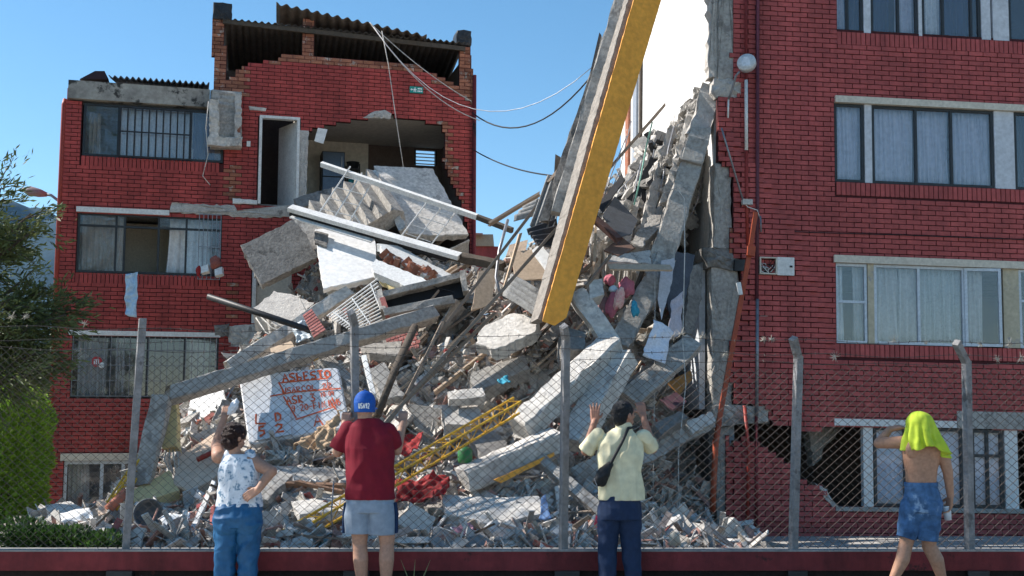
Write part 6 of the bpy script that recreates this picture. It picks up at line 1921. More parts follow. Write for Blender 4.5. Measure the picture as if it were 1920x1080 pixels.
def chain(x0, x1):
    """woven diamonds: every wire zigzags from the wall to the top strand and hooks its neighbours"""
    mb = MB()
    n = int(round((x1 - x0) / (DX / 2)))
    for i in range(n):
        xa = x0 + i * DX / 2
        k = int((ztop(xa) - zt) / (DZ / 2))
        pts = []
        for j in range(k + 1):
            x = xa + DX / 2 * ((i + j) % 2)
            z = zt + .005 + j * DZ / 2
            wob = .012 * noise.noise(Vector((x * 1.7, z * 1.7, 1.2)))
            y = FY + .02 + .03 * noise.noise(Vector((x * .8, z * .8, 5))) + (.0035 if (i + j) % 2 else -.0035)
            pts.append(Vector((x + wob, y, z + .010 * noise.noise(Vector((x * 1.3, z * 1.3, 8))))))
        mb.tube(pts, WR, 4, False)
    return mb.me('chain_link_mesh')
xs = [(t[0].x + t[1].x) / 2 for t in tops]
for a, b in zip(xs, xs[1:]):
    n = round((b - a) / DX)
    tag(link('chain_link_mesh', chain(a, a + n * DX), M_WIRE, fence), kind='stuff')
# barbed strands with barbs, tufts of dry grass caught on them
bx0, bx1 = xs[0], xs[-1]
for (ya, yb_, dy) in ((612, 642, -.10), (636, 668, -.06), (652, 684, 0)):
    pts, br = [], MB()
    for k in range(121):
        x = bx0 + (bx1 - bx0) * k / 120
        f = min(1, max(0, (x + 4.6) / 8))
        z = W(960, ya + (yb_ - ya) * f, FY + dy).z + .012 * math.sin(k * .5 + ya)
        pts.append(Vector((x, FY + dy + .01 * math.sin(k * .3), z)))
    w_ = link('barbed_wire', MB().tube(pts, .003, 4, False).me('barbed_wire'), M_WIRED, fence)
    rb2 = random.Random(ya)
    for k in range(2, 119, 1):
        p = pts[k]
        for q in range(2):
            d = Vector((rb2.uniform(-.3, .3), rb2.uniform(-1, 1), rb2.uniform(-1, 1))).normalized() * .016
            br.tube([p - d, p + d], .0018, 3, False)
    tag(link('barbs', br.me('barbs'), M_WIRED, w_), kind='stuff')
M_TUFT = mat('dry_tuft', (.55, .50, .42), (.40, .36, .30), scale=20, rough=.9)
rt_ = random.Random(9)
for k, (px, py) in enumerate(((158, 606), (1211, 627), (1228, 632), (1262, 630), (1277, 626), (1316, 630), (1360, 662), (1432, 636), (1446, 634), (1566, 668), (1677, 638), (1736, 642), (1838, 645), (1870, 672), (1893, 643), (1914, 670), (22, 592), (48, 592), (1104, 622))):
    mb = MB()
    c = W(px, py, FY - .05)
    R_ = rt_.uniform(.025, .06)
    for j in range(26):
        d = Vector((rt_.gauss(0, 1), rt_.gauss(0, .6), rt_.gauss(0, 1))).normalized()
        mb.tube([c, c + d * R_ * .5 + Vector((0, 0, -.006)), c + d * R_ * rt_.uniform(.6, 1.3)], [.0022, .0016, .0008], 3, False)
    put('air_plant', mb.me('air_plant'), M_TUFT, None, 'spiky dry air plant caught on the barbed wire', 'air plant', 'air plants on the barbed wire')
# weeds at the foot of the wall
M_WEED = mat('weed', (.30, .30, .16), (.16, .2, .08), scale=20, rough=.8)
for k, (px, h) in enumerate(((780, .33), (1590, .12), (1640, .1), (1785, .14), (1450, .1), (905, .08), (300, .06))):
    mb = MB()
    c = Vector(((px - 960) / FPX * 10.15, 10.15, 0))
    for j in range(3 if h > .3 else 9):
        d = Vector((rt_.gauss(0, .25), rt_.gauss(0, .2), 1)).normalized()
        b = c + Vector((rt_.uniform(-.03, .03), rt_.uniform(-.03, .03), 0))
        mb.tube([b, b + d * h * .6, b + d * h + Vector((rt_.gauss(0, .02), 0, 0))], [.006 if h > .3 else .004, .005 if h > .3 else .003, .001], 4, False)
    if px == 780:
        put('weed_stalk', mb.me('weed'), M_WEED, None, 'single tall dry weed stalk right of the bare calves', 'weed')
    else:
        put('weed', mb.me('weed'), M_WEED, None, 'low weed tuft at the foot of the red wall', 'weed', 'weeds along the low wall')

# ================= vegetation, hills, far things =================
def leaf_mesh(pts, size, rnd_, name, elong=3.0, droop=.3, dirs=None):
    vs_, fs_ = [], []
    for i, p in enumerate(pts):
        d = Vector((rnd_.gauss(0, 1), rnd_.gauss(0, 1), rnd_.gauss(0, .6) - droop)).normalized()
        if dirs: d = (d * .7 + dirs[i]).normalized()
        a = d.cross(Vector((rnd_.gauss(0, 1), rnd_.gauss(0, 1), rnd_.gauss(0, 1)))).normalized()
        L = size * rnd_.uniform(.6, 1.3)
        w_ = L / elong / 2
        b = len(vs_)
        vs_ += [p, p + d * L * .5 + a * w_, p + d * L, p + d * L * .5 - a * w_]
        fs_.append((b, b + 1, b + 2, b + 3))
    return mesh(name, vs_, fs_)
def leafmat(name, c1, c2, trans=.3):
    m = mat(name, c1, c2, scale=1.5, rough=.55, island=.35)
    t = m.node_tree
    b = t.nodes['Principled BSDF']
    tl = nd(t, 'ShaderNodeBsdfTranslucent')
    mx = nd(t, 'ShaderNodeMixShader')
    mx.inputs[0].default_value = trans
    src_ = b.inputs['Base Color'].links[0].from_socket
    t.links.new(src_, tl.inputs[0])
    o = t.nodes['Material Output']
    t.links.new(b.outputs[0], mx.inputs[1])
    t.links.new(tl.outputs[0], mx.inputs[2])
    t.links.new(mx.outputs[0], o.inputs[0])
    return m
M_LEAFD = leafmat('feathery_leaf', (.15, .175, .06), (.07, .10, .04))
M_LEAFB = leafmat('bright_leaf', (.36, .54, .07), (.20, .36, .05), .5)
M_LEAFG = leafmat('hedge_leaf', (.06, .12, .025), (.03, .07, .015))
M_BARK = mat('bark', (.14, .11, .085), (.08, .06, .05), scale=12, rough=.95, bump=1)
def tree(label, trunk, limbs, leafm, rnd_, per=26, size=.14, spread=.35, elong=5, nsub=14, group=None, sublen=(.5, 1.1)):
    root = trunk[0][0]
    e = empty('tree', root, label, 'tree', group)
    tm = MB().tube([p for p, r_ in trunk], [r_ for p, r_ in trunk], 9)
    link('trunk', tm.me('trunk', True), M_BARK, e)
    lm = MB()
    pts, dirs = [], []
    for (pl, r0) in limbs:
        pl = [Vector(p) for p in pl]
        lm.tube(pl, [r0 * (1 - .8 * k / (len(pl) - 1)) for k in range(len(pl))], 6)
        tot = len(pl) - 1
        for k in range(nsub):
            t = rnd_.uniform(.25, 1) * tot
            i = min(int(t), tot - 1)
            p = pl[i].lerp(pl[i + 1], t - i)
            d0 = (pl[i + 1] - pl[i]).normalized()
            d = (d0 * .8 + Vector((rnd_.gauss(0, .6), rnd_.gauss(0, .6), rnd_.gauss(-.1, .4)))).normalized()
            L = rnd_.uniform(*sublen)
            tip = p + d * L + Vector((0, 0, -.18 * L))
            mid = p.lerp(tip, .5) + Vector((0, 0, .06 * L))
            lm.tube([p, mid, tip], [.012, .008, .003], 4, False)
            for q in range(per):
                s = rnd_.uniform(.2, 1.02)
                b = (p.lerp(mid, s * 2) if s < .5 else mid.lerp(tip, s * 2 - 1))
                pts.append(b + Vector((rnd_.gauss(0, spread * .2), rnd_.gauss(0, spread * .2), rnd_.gauss(0, spread * .16))))
                dirs.append(d)
    link('limbs', lm.me('limbs', True), M_BARK, e)
    tag(link('crown', leaf_mesh(pts, size, rnd_, 'crown', elong, .25, dirs), leafm, e), kind='stuff')
    return e
rv = random.Random(33)
# feathery tree in front of the left building's corner; trunk stands left of the frame
base = Vector((-8.9, 17.6, Z_SITE))
tk = [(base, .2), (base + Vector((.1, .1, 1.6)), .17), (base + Vector((.05, .2, 3.2)), .14), (base + Vector((.2, .1, 4.6)), .08)]
lb = []
def lim(z, ends, r0=.06):
    a = base + Vector((.08, .1, z))
    for (px, py, d) in ends:
        b = W(px - 42, py, d)
        m1 = a.lerp(b, .5) + Vector((0, 0, .25))
        lb.append(([a, m1, b], r0))
lim(3.2, [(40, 350, 17.6), (85, 420, 17.4), (100, 400, 17.9), (20, 340, 17.2), (95, 440, 17.2), (60, 470, 18)])
lim(2.4, [(150, 560, 17.3), (165, 590, 17.0), (130, 540, 17.7), (90, 520, 18), (60, 560, 17), (110, 600, 17.6), (175, 580, 17.4)])
lim(1.8, [(120, 660, 17.2), (70, 640, 17.8), (30, 660, 17.3), (90, 700, 17.5), (140, 690, 17.0), (20, 600, 17)])
lim(4.0, [(-60, 300, 17.5), (-40, 380, 17), (10, 430, 18.2)])
tree('feathery dark green tree overhanging the left corner of the building', tk, lb, M_LEAFD, rv, 58, .13, .4, 4.5, 14, None, (.3, .8))
# clipped bright bush
def bush(name, label, cat, box, m, n, size, rnd_, group=None, lumps=.12, z0=Z_SITE):
    (x0, y0), (x1, y1), h = box
    e = empty(name, ((x0 + x1) / 2, (y0 + y1) / 2, z0), label, cat, group)
    pts, dirs = [], []
    cx, cy, cz = (x0 + x1) / 2, (y0 + y1) / 2, z0 + h * .5
    for k in range(n):
        v = Vector((rnd_.gauss(0, 1), rnd_.gauss(0, 1), rnd_.gauss(0, 1))).normalized()
        m_ = max(abs(v.x), abs(v.y), abs(v.z))
        v = v.lerp(v / m_, .3)
        r_ = 1.0 - .3 * rnd_.random() ** 2 + lumps * noise.noise(v * 2.5 + Vector((x0, 0, 0)))
        pts.append(Vector((cx + v.x * r_ * (x1 - x0) / 2, cy + v.y * r_ * (y1 - y0) / 2, cz + v.z * r_ * h / 2)))
        dirs.append(v + Vector((0, 0, .5)))
    tag(link('foliage', leaf_mesh(pts, size, rnd_, 'foliage', 2.2, 0, dirs), m, e), kind='stuff')
    st_ = MB()
    for k in range(7):
        a = Vector((cx + rnd_.uniform(-.3, .3) * (x1 - x0), cy + rnd_.uniform(-.2, .2) * (y1 - y0), z0))
        b = a + Vector((rnd_.gauss(0, .2), rnd_.gauss(0, .1), h * rnd_.uniform(.5, .85)))
        st_.tube([a, a.lerp(b, .5) + Vector((rnd_.gauss(0, .05), 0, 0)), b], [.025, .018, .008], 5)
    link('stems', st_.me('stems'), M_BARK, e)
    return e
bl, br_ = W(-90, 900, 21).x, W(72, 900, 21).x
bush('clipped_bush', 'tall bright green clipped bush left of the building', 'bush', ((bl, 19.9), (br_, 22.2), W(50, 716, 21).z - Z_SITE), M_LEAFB, 60000, .085, rv, None, .22)
for k in range(7):
    x = W(5 + 30 * k, 1000, 13.4).x
    bush('low_shrub', 'low leafy ground shrub just behind the wall at the left', 'shrub', ((x - .25, 13.1), (x + .25, 13.8), .24 + .06 * math.sin(k * 2)), M_LEAFG, 900, .06, rv, 'low shrubs behind the wall', .2, .02 + .06 * math.sin(k))
for k, (px, d, h) in enumerate(((20, 26, 1.0), (70, 26, 1.0))):
    x = W(px, 930, d).x
    bush('hedge', ('left', 'right')[k] + ' half of the low clipped hedge near the parked car', 'hedge', ((x - .5, d), (x + .45, d + .6), .55), M_LEAFG, 2500, .06, rv, None, .08)
# dark trees farther back at the left
for k, (px, py, d, w_) in enumerate(((-40, 640, 34, 2.6), (40, 660, 38, 2.4), (105, 680, 36, 1.6))):
    c = W(px, 900, d)
    h = W(px, py, d).z
    base2 = Vector((c.x, d, Z_SITE))
    lb2 = []
    for j in range(13):
        a = base2 + Vector((0, 0, h * rv.uniform(.25, .6)))
        ang = rv.uniform(0, 2 * PI)
        b = base2 + Vector((w_ * math.cos(ang) * rv.uniform(.3, 1), w_ * math.sin(ang) * rv.uniform(.3, 1), h * rv.uniform(.45, 1)))
        lb2.append(([a, a.lerp(b, .5) + Vector((0, 0, .2)), b], .06))
    tree(('dark tree at the left frame edge far behind the bush', 'dark broad tree behind the clipped bush', 'narrow dark tree beside the building corner')[k], [(base2, .2), (base2 + Vector((.05, 0, h * .4)), .16), (base2 + Vector((0, .05, h * .75)), .06)], lb2, M_LEAFD, rv, 30, .24, 1.4, 2.6, 13)
# tall street trees left of the frame: their crowns throw the dappled shade over the fence and the heap's foot
def shade_tree(label, bx_, by_, x0, x1, y0, y1, z0, z1, n, k_):
    b = Vector((bx_, by_, 0 if by_ < 10.2 else Z_SITE))
    tk_ = [(b, .26), (b + Vector((.1, .05, 3)), .2), (b + Vector((.4, 0, z0)), .14), (Vector(((bx_ + x1) / 2, (y0 + y1) / 2, z1 - .6)), .05)]
    ls = []
    for j in range(n):
        a = tk_[1][0].lerp(tk_[2][0], rv.uniform(.4, 1.1))
        e_ = Vector((rv.uniform(x0, x1), rv.uniform(y0, y1), rv.uniform(z0, z1)))
        ls.append(([a, a.lerp(e_, .5) + Vector((0, 0, .35)), e_], .06))
    tree(label, tk_, ls, M_LEAFG, rv, k_, .2, 1.0, 2.4, 11, None, (.5, 1.0))
shade_tree('tall street tree on the pavement left of the picture', -7.6, 9.4, -10.0, -2.2, 9.6, 12.2, 6.9, 9.6, 24, 8)
shade_tree('tall garden tree left of the picture behind the fence', -10.4, 14.6, -13.0, -6.4, 13.6, 17.6, 8.2, 11.2, 24, 12)
# street lamp on the far side
lp = empty('street_lamp', W(118, 940, 27), 'street lamp head reaching out left of the building', 'street lamp')
lc = W(124, 405, 27)
link('lamp_post', MB().tube([Vector((lc.x, 27, Z_SITE)), lc], [.09, .06], 8).me('lamp_post', True), M_STEEL, lp)
link('lamp_arm', MB().tube([lc, W(114, 380, 27), W(96, 366, 27), W(84, 364, 27)], .035, 8).me('lamp_arm', True), M_STEEL, lp)
a, b = W(88, 365, 27), W(42, 355, 27)
link('lamp_head', fix(MB().tube([a, a.lerp(b, .3), a.lerp(b, .7), b], [.05, .10, .12, .04], 10).me('lamp_head', True)), mat('lamp_pinkgrey', (.30, .24, .24), rough=.5), lp)
# parked car between bush and building
cx_, cy_ = W(62, 920, 30).x, 30.0
car = empty('parked_car', (cx_, cy_, Z_SITE), 'white car parked far behind the clipped bush', 'car')
def carprof(pts, y0, y1, m, nm, par=car):
    n = len(pts)
    vs_ = [(cx_ + x, y0, Z_SITE + z) for x, z in pts] + [(cx_ + x, y1, Z_SITE + z) for x, z in pts]
    fs_ = [tuple(range(n)), tuple(range(2 * n - 1, n - 1, -1))] + [(i, i + n, (i + 1) % n + n, (i + 1) % n) for i in range(n)]
    return link(nm, fix(mesh(nm, vs_, fs_)), m, par)
carb = carprof([(-1.9, .3), (-1.95, .75), (-1.2, .9), (-.7, 1.38), (.75, 1.4), (1.3, .95), (1.95, .85), (1.95, .3)], cy_, cy_ + 1.6, mat('car_white', (.7, .7, .72), rough=.3), 'body')
carprof([(-1.02, .93), (-.62, 1.32), (0, 1.33), (0, .93)], cy_ - .01, cy_ + .02, M_DARK, 'side_window', carb)
carprof([(.06, .93), (.06, 1.33), (.68, 1.33), (1.1, .95)], cy_ - .01, cy_ + .02, M_DARK, 'side_window', carb)
for x in (-1.25, 1.25):
    c = Vector((cx_ + x, cy_ - .02, Z_SITE + .3))
    wq = link('wheel', fix(MB().tube([c, c + Vector((0, .2, 0))], .3, 18).me('wheel', True)), M_BLACK, car)
    link('rim', fix(MB().tube([c + Vector((0, -.01, 0)), c], .19, 14).me('rim')), M_STEEL, wq)
    
# mountains
def ridge(name, y, xs_, zf, m, depth):
    vs_, fs_ = [], []
    n = len(xs_)
    J = 14
    for j in range(J + 1):
        for x in xs_:
            t = j / J
            z = zf(x) * math.sin(t * PI / 2) ** .8
            z *= 1 + .16 * noise.fractal(Vector((x * .004, j * .35, y * .001)), .9, 2, 5) * (1 - .5 * t)
            vs_.append((x, y + depth * t + 60 * noise.noise(Vector((x * .002, j * .4, 0))), Z_SITE + z))
    for j in range(J):
        for i in range(n - 1):
            a = j * n + i
            fs_.append((a, a + 1, a + n + 1, a + n))
    return tag(link(name, mesh(name, vs_, fs_, True), m), kind='structure')
M_HILL = mat('haze_blue_forest', (.016, .05, .075), (.012, .04, .06), scale=.02, rough=.95, c3=(.03, .07, .08), s3=.012, t3=.6)  # blue of the distant air is mixed into the forest colour
def zf1(x):
    px = 960 + x / 2600 * FPX
    if px > 160:
        yy = 430 + (px - 160) * .25 + 15 * math.sin(px * .02)
    else:
        yy = 395 + 30 * abs(px - 40) / 120 + 16 * math.sin(px * .05)
    return max(60, (785 - yy) / FPX * 2600)
ridge('mountain', 1800, [-3600 + 20 * k for k in range(330)], zf1, M_HILL, 800)
ridge('foothill', 700, [-1400 + 12 * k for k in range(230)], lambda x: max(12, 700 * (130 + 25 * math.sin(x * .013)) / FPX), mat('foothill_green', (.06, .09, .04), (.04, .06, .035), scale=.05, rough=.95, c3=(.16, .15, .12), s3=.06, t3=.62), 250)

# ================= people =================
def blob(name, prims, m, parent, vox=.006, sm=5, fold=None, label=None):
    """one continuous skin from overlapping limbs: voxel remesh, then smoothing and cloth folds"""
    bm = bmesh.new()
    for p in prims:
        k = p[0]
        if k == 'cap':
            _, a, b, r0, r1 = p
            a, b = Vector(a), Vector(b)
            d = b - a
            for c, r_ in ((a, r0), (b, r1)):
                bmesh.ops.create_icosphere(bm, subdivisions=3, radius=r_, matrix=Matrix.Translation(c))
            if d.length > 1e-4:
                mt_ = Matrix.Translation((a + b) / 2) @ d.to_track_quat('Z', 'Y').to_matrix().to_4x4()
                bmesh.ops.create_cone(bm, cap_ends=True, segments=24, radius1=r0, radius2=r1, depth=d.length, matrix=mt_)
        elif k == 'cone':
            _, a, b, r0, r1 = p
            a, b = Vector(a), Vector(b)
            d = b - a
            bmesh.ops.create_icosphere(bm, subdivisions=3, radius=r0, matrix=Matrix.Translation(a))
            bmesh.ops.create_cone(bm, cap_ends=True, segments=28, radius1=r0, radius2=r1, depth=d.length, matrix=Matrix.Translation((a + b) / 2) @ d.to_track_quat('Z', 'Y').to_matrix().to_4x4())
        elif k == 'ell':
            _, c, r_, eul = p
            mt_ = Matrix.Translation(Vector(c)) @ Euler(eul).to_matrix().to_4x4() @ Matrix.Diagonal((*r_, 1))
            bmesh.ops.create_icosphere(bm, subdivisions=3, radius=1, matrix=mt_)
        elif k == 'loft':
            rings = []
            n = 28
            for (x, y, z, rx, ry, *e) in p[1]:
                ex = e[0] if e else 2.4
                ring = []
                for j in range(n):
                    t = 2 * PI * j / n
                    cx, sy = math.cos(t), math.sin(t)
                    ring.append(bm.verts.new((x + rx * math.copysign(abs(cx) ** (2 / ex), cx), y + ry * math.copysign(abs(sy) ** (2 / ex), sy), z)))
                rings.append(ring)
            for a, b in zip(rings, rings[1:]):
                for j in range(n):
                    bm.faces.new((a[j], a[(j + 1) % n], b[(j + 1) % n], b[j]))
            bm.faces.new(rings[0][::-1])
            bm.faces.new(rings[-1])
    bmesh.ops.recalc_face_normals(bm, faces=bm.faces)
    me = bpy.data.meshes.new(name)
    bm.to_mesh(me)
    bm.free()
    tmp = bpy.data.objects.new('tmp', me)
    col.objects.link(tmp)
    md = tmp.modifiers.new('r', 'REMESH')
    md.mode = 'VOXEL'
    md.voxel_size = vox
    ms = tmp.modifiers.new('s', 'SMOOTH')
    ms.factor = .5
    ms.iterations = sm
    dg = bpy.context.evaluated_depsgraph_get()
    out_ = bpy.data.meshes.new_from_object(tmp.evaluated_get(dg))
    bpy.data.objects.remove(tmp)
    out_.name = name
    if fold:
        nv = [v.normal.copy() for v in out_.vertices]
        for v, n_ in zip(out_.vertices, nv):
            h_ = Vector((n_.x, n_.y, 0))
            v.co += h_ * fold(v.co, n_) * (0 if n_.z < -.6 else 1)
    out_.polygons.foreach_set('use_smooth', [True] * len(out_.polygons))
    out_.materials.clear()
    o = bpy.data.objects.new(name, out_)
    col.objects.link(o)
    out_.materials.append(m)
    if parent is not None:
        o.parent = parent
    if label: o['label'] = label
    return o
def folds(amp, fx, fz, seed, gravity=.6):
    def f(p, n_):
        q = Vector((p.x * fx + seed, p.y * fx, p.z * fz))
        r_ = 1 - 2 * abs(noise.noise(q + Vector((0, 0, .8 * noise.noise(q * .7)))))
        return amp * (r_ - .3) + amp * .5 * noise.noise(q * 2.3)
    return f
def hand(w, d, palm, side, curl=.4, spread=.10, s=1.0):
    """palm and five unequal bent fingers; d along the hand, palm the way the palm faces, side towards the thumb"""
    w, d, palm = Vector(w), Vector(d).normalized(), Vector(palm).normalized()
    side = Vector(side)
    side = (side - d * side.dot(d)).normalized()
    palm = (palm - d * palm.dot(d) - side * palm.dot(side)).normalized()
    P = []
    for k in range(4):
        o_ = side * (.030 - .020 * k) * s
        P.append(('cap', w + side * (.018 - .012 * k) * s, w + d * .085 * s + o_, .017 * s, .0135 * s))
    L = [.070, .078, .072, .056]
    for k in range(4):
        b = w + d * .088 * s + side * (.030 - .020 * k) * s
        dd = (d + side * spread * (1.5 - k)).normalized()
        prev = b
        for j, fr in enumerate((.45, .32, .25)):
            c = curl * (j + .6)
            dv = dd * math.cos(c) + palm * math.sin(c)
            nx = prev + dv * L[k] * fr * s * 1.05
            P.append(('cap', prev, nx, (.0098 - .0009 * j) * s, (.0090 - .0009 * j) * s))
            prev = nx
    t0 = w + side * .026 * s + d * .025 * s
    t1 = t0 + (side * .75 + d * .55 + palm * .3).normalized() * .042 * s
    t2 = t1 + (side * .25 + d * .8 + palm * .55).normalized() * .034 * s
    P += [('cap', t0, t1, .014 * s, .0115 * s), ('cap', t1, t2, .0112 * s, .0095 * s)]
    return P
def head_prims(c, yaw, s=1.0, pitch=0.0):
    c = Vector(c)
    f, r_ = Vector((math.sin(yaw), math.cos(yaw), 0)), Vector((math.cos(yaw), -math.sin(yaw), 0))
    e = (0, 0, -yaw)
    up = Vector((0, 0, 1))
    P = [('ell', c, (.073 * s, .093 * s, .104 * s), e), ('ell', c + f * .028 * s - up * .058 * s, (.053 * s, .064 * s, .058 * s), e),
         ('ell', c + f * .100 * s - up * .018 * s, (.013 * s, .018 * s, .022 * s), e), ('ell', c + f * .088 * s - up * .062 * s, (.026 * s, .012 * s, .012 * s), e), ('ell', c + f * .080 * s + up * .02 * s, (.05 * s, .016 * s, .012 * s), e)]
    for q in (-1, 1):
        P.append(('ell', c + r_ * .076 * s * q - up * .014 * s - f * .005, (.010 * s, .020 * s, .032 * s), e))
    return P, f, r_
def face_bits(root, c, f, r_, s=1.0):
    c = Vector(c)
    up = Vector((0, 0, 1))
    for q in (-1, 1):
        bm = bmesh.new()
        bmesh.ops.create_icosphere(bm, subdivisions=2, radius=.0125 * s, matrix=Matrix.Translation(c + f * .083 * s + r_ * .031 * s * q + up * .004 * s))
        o = bpy.data.objects.new('eye', bm_mesh(bm, 'eye', True))
        col.objects.link(o)
        o.data.materials.append(mat('eye', (.25, .2, .18), (.03, .02, .02), scale=60, rough=.2))
        o.parent = root
def mkskin(name, c):
    return mat(name, c, tuple(v * .82 for v in c), scale=9, rough=.55, spec=.35, bump=.06, bscale=120)
def plain(name, me, m, parent):
    o = bpy.data.objects.new(name, me)
    col.objects.link(o)
    if not me.materials: me.materials.append(m)
    o.parent = parent
    return o
class Person:
    def __init__(s, px, D, label):
        s.D = D
        x = W(px, 1080, D).x
        s.root = Vector((x, D, 0))
        s.e = empty('person', s.root, label, 'person')
    def L(s, px, py, dy=0.0):
        return W(px, py, s.D + dy) - s.root

# ---- woman, white flowered top, blue trousers
p = Person(445, 10.0, 'short haired person in flowered sleeveless top and blue trousers gripping the fence')
SKW = mkskin('tan_skin', (.46, .25, .17))
hc = p.L(440, 818)
hp_, f, r_ = head_prims(hc, .75, .98)
shL, elL, wrL = p.L(410, 856, 0), p.L(406, 832, .21), p.L(421, 781, .27)
shR, elR, wrR = p.L(474, 866, 0), p.L(509, 884, -.07), p.L(484, 918, -.14)
sk = list(hp_)
sk += [('cap', p.L(441, 866), hc + Vector((0, -.01, -.08)), .058, .05)]
sk += [('loft', [(-.0, 0, .80, .16, .11), (-.01, 0, .95, .155, .105), (-.01, 0, 1.1, .165, .105), (-.01, 0, 1.17, .14, .085), (-.01, 0, 1.21, .07, .06)])]
sk += [('cap', shL, elL, .060, .046), ('cap', elL, wrL, .044, .028), ('cap', shR, elR, .060, .048), ('cap', elR, wrR, .045, .030)]
sk += hand(wrL, (.12, .35, .9), (.1, .95, -.3), (.95, -.1, 0), .75, .05, .95)
sk += hand(wrR, (-.75, -.15, -.45), (-.2, .9, .1), (-.1, .3, .9), .5, .06, .95)
sk += [('cap', (-.10, 0, .5), (-.1, .01, .05), .07, .045), ('cap', (.085, 0, .5), (.085, .01, .05), .07, .045), ('ell', (-.10, .06, .035), (.045, .12, .035), (0, 0, 0)), ('ell', (.085, .06, .035), (.045, .12, .035), (0, 0, 0))]
blob('body', sk, SKW, p.e, .005, 4)
face_bits(p.e, hc, f, r_)
M_TOP = mat('flowered_top', (.72, .75, .80), (.64, .68, .74), scale=4, rough=.85, c3=(.14, .24, .34), s3=22, t3=.53)
tp = [('loft', [(.005, 0, .765, .195, .135), (.0, 0, .84, .183, .128), (-.005, 0, .95, .172, .12), (-.01, 0, 1.05, .178, .118), (-.01, 0, 1.12, .165, .108), (-.01, 0, 1.17, .135, .09), (-.01, 0, 1.205, .08, .07)])]
tp += [('cap', (-.115, 0, 1.15), (-.09, 0, 1.20), .055, .045), ('cap', (.10, 0, 1.14), (.08, 0, 1.20), .055, .045)]
blob('sleeveless_top', tp, M_TOP, p.e, .006, 4, folds(.008, 10, 4, 3))
M_BLUE = mat('blue_trousers', (.018, .11, .25), (.012, .08, .19), scale=5, rough=.55)
tr_ = [('loft', [(.0, 0, .60, .195, .135), (.0, -.01, .68, .207, .15), (.0, 0, .76, .195, .138), (.0, 0, .80, .185, .128)]), ('cap', (-.098, -.03, .66), (-.09, -.03, .62), .11, .11), ('cap', (.092, -.03, .66), (.09, -.03, .62), .11, .11)]
tr_ += [('cap', (-.100, 0, .60), (-.105, .0, .34), .105, .088), ('cap', (-.105, 0, .34), (-.108, 0, .04), .088, .075), ('cap', (.090, 0, .60), (.085, .0, .34), .104, .085), ('cap', (.085, 0, .34), (.078, 0, .04), .085, .072)]
blob('trousers', tr_, M_BLUE, p.e, .006, 4, folds(.013, 8, 8, 5))
M_HAIRB = mat('brown_hair', (.045, .018, .014), (.02, .01, .009), scale=40, rough=.45, bump=.8, bscale=90)
def curl(amp, fr, sd):
    return lambda q, n_: amp * (noise.noise(q * fr + Vector((sd, 0, 0))) + .5 * noise.noise(q * fr * 2.1))
hb = hc - f * .014
blob('hair', [('ell', hb + Vector((0, 0, .022)), (.088, .103, .102), (0, 0, -.75)), ('ell', hb - f * .03 + Vector((0, 0, -.035)), (.080, .075, .085), (0, 0, -.75))], M_HAIRB, p.e, .006, 2, curl(.016, 34, 2))
M_TISS = mat('tissue', (.75, .76, .80), (.68, .69, .73), rough=.6)
bm = bmesh.new()
bmesh.ops.create_icosphere(bm, subdivisions=4, radius=1)
for v in bm.verts:
    v.co *= 1 + .35 * noise.noise(v.co * 2.5)
    v.co = Vector((v.co.x * .035, v.co.y * .03, v.co.z * .075))
bmesh.ops.rotate(bm, verts=bm.verts, cent=(0, 0, 0), matrix=Matrix.Rotation(.5, 3, 'Y'))
bmesh.ops.translate(bm, verts=bm.verts, vec=p.root + p.L(437, 764, .26))
put('plastic_bag', bm_mesh(bm, 'bag', True), M_TISS, None, 'small clear plastic bag in the raised hand at the left', 'bag')

# ---- man, maroon shirt, blue cap
p = Person(690, 10.0, 'person in maroon t-shirt, grey shorts and blue cap holding the fence')
SK1 = mkskin('warm_skin', (.47, .26, .18))
hc = p.L(684, 762)
hp_, f, r_ = head_prims(hc, .12, 1.04)
shL, elL, wrL = p.L(652, 804), p.L(633, 848, .06), p.L(647, 793, .24)
shR, elR, wrR = p.L(726, 807), p.L(744, 844, .10), p.L(756, 793, .26)
sk = list(hp_) + [('cap', p.L(687, 800), hc + Vector((0, -.015, -.08)), .066, .058)]
sk += [('loft', [(0, 0, .80, .17, .12), (0, 0, 1.0, .17, .12), (0, 0, 1.25, .2, .12), (0, 0, 1.38, .17, .09), (0, 0, 1.44, .08, .065)])]
sk += [('cap', shL, elL, .048, .045), ('cap', elL, wrL, .045, .030), ('cap', shR, elR, .048, .045), ('cap', elR, wrR, .046, .031)]
sk += hand(wrL, (.05, .5, .8), (.1, .9, -.4), (.95, 0, 0), .8, .04)
sk += hand(wrR, (-.05, .4, .85), (-.1, .9, -.4), (-.95, 0, 0), .9, .04)
sk += [('cap', (-.075, 0, .6), (-.072, .0, .46), .080, .062), ('cap', (-.072, 0, .46), (-.06, -.02, .33), .060, .064), ('cap', (-.06, -.02, .33), (-.045, -.0, .09), .064, .038), ('cap', (.15, 0, .6), (.155, 0, .46), .080, .062), ('cap', (.155, 0, .46), (.155, -.02, .33), .060, .064), ('cap', (.155, -.02, .33), (.15, 0, .09), .064, .038)]
blob('body', sk, SK1, p.e, .005, 4)
face_bits(p.e, hc, f, r_)
M_MAR = mat('maroon_cotton', (.20, .008, .022), (.16, .006, .018), scale=3, rough=.85, bump=.15, bscale=200)
ts = [('loft', [(.01, 0, .825, .205, .145), (.01, 0, .95, .198, .142), (.0, 0, 1.1, .20, .142), (-.005, 0, 1.25, .212, .14), (-.005, 0, 1.36, .208, .12), (-.01, 0, 1.43, .175, .105), (-.012, 0, 1.475, .115, .088), (-.012, 0, 1.505, .078, .075)])]
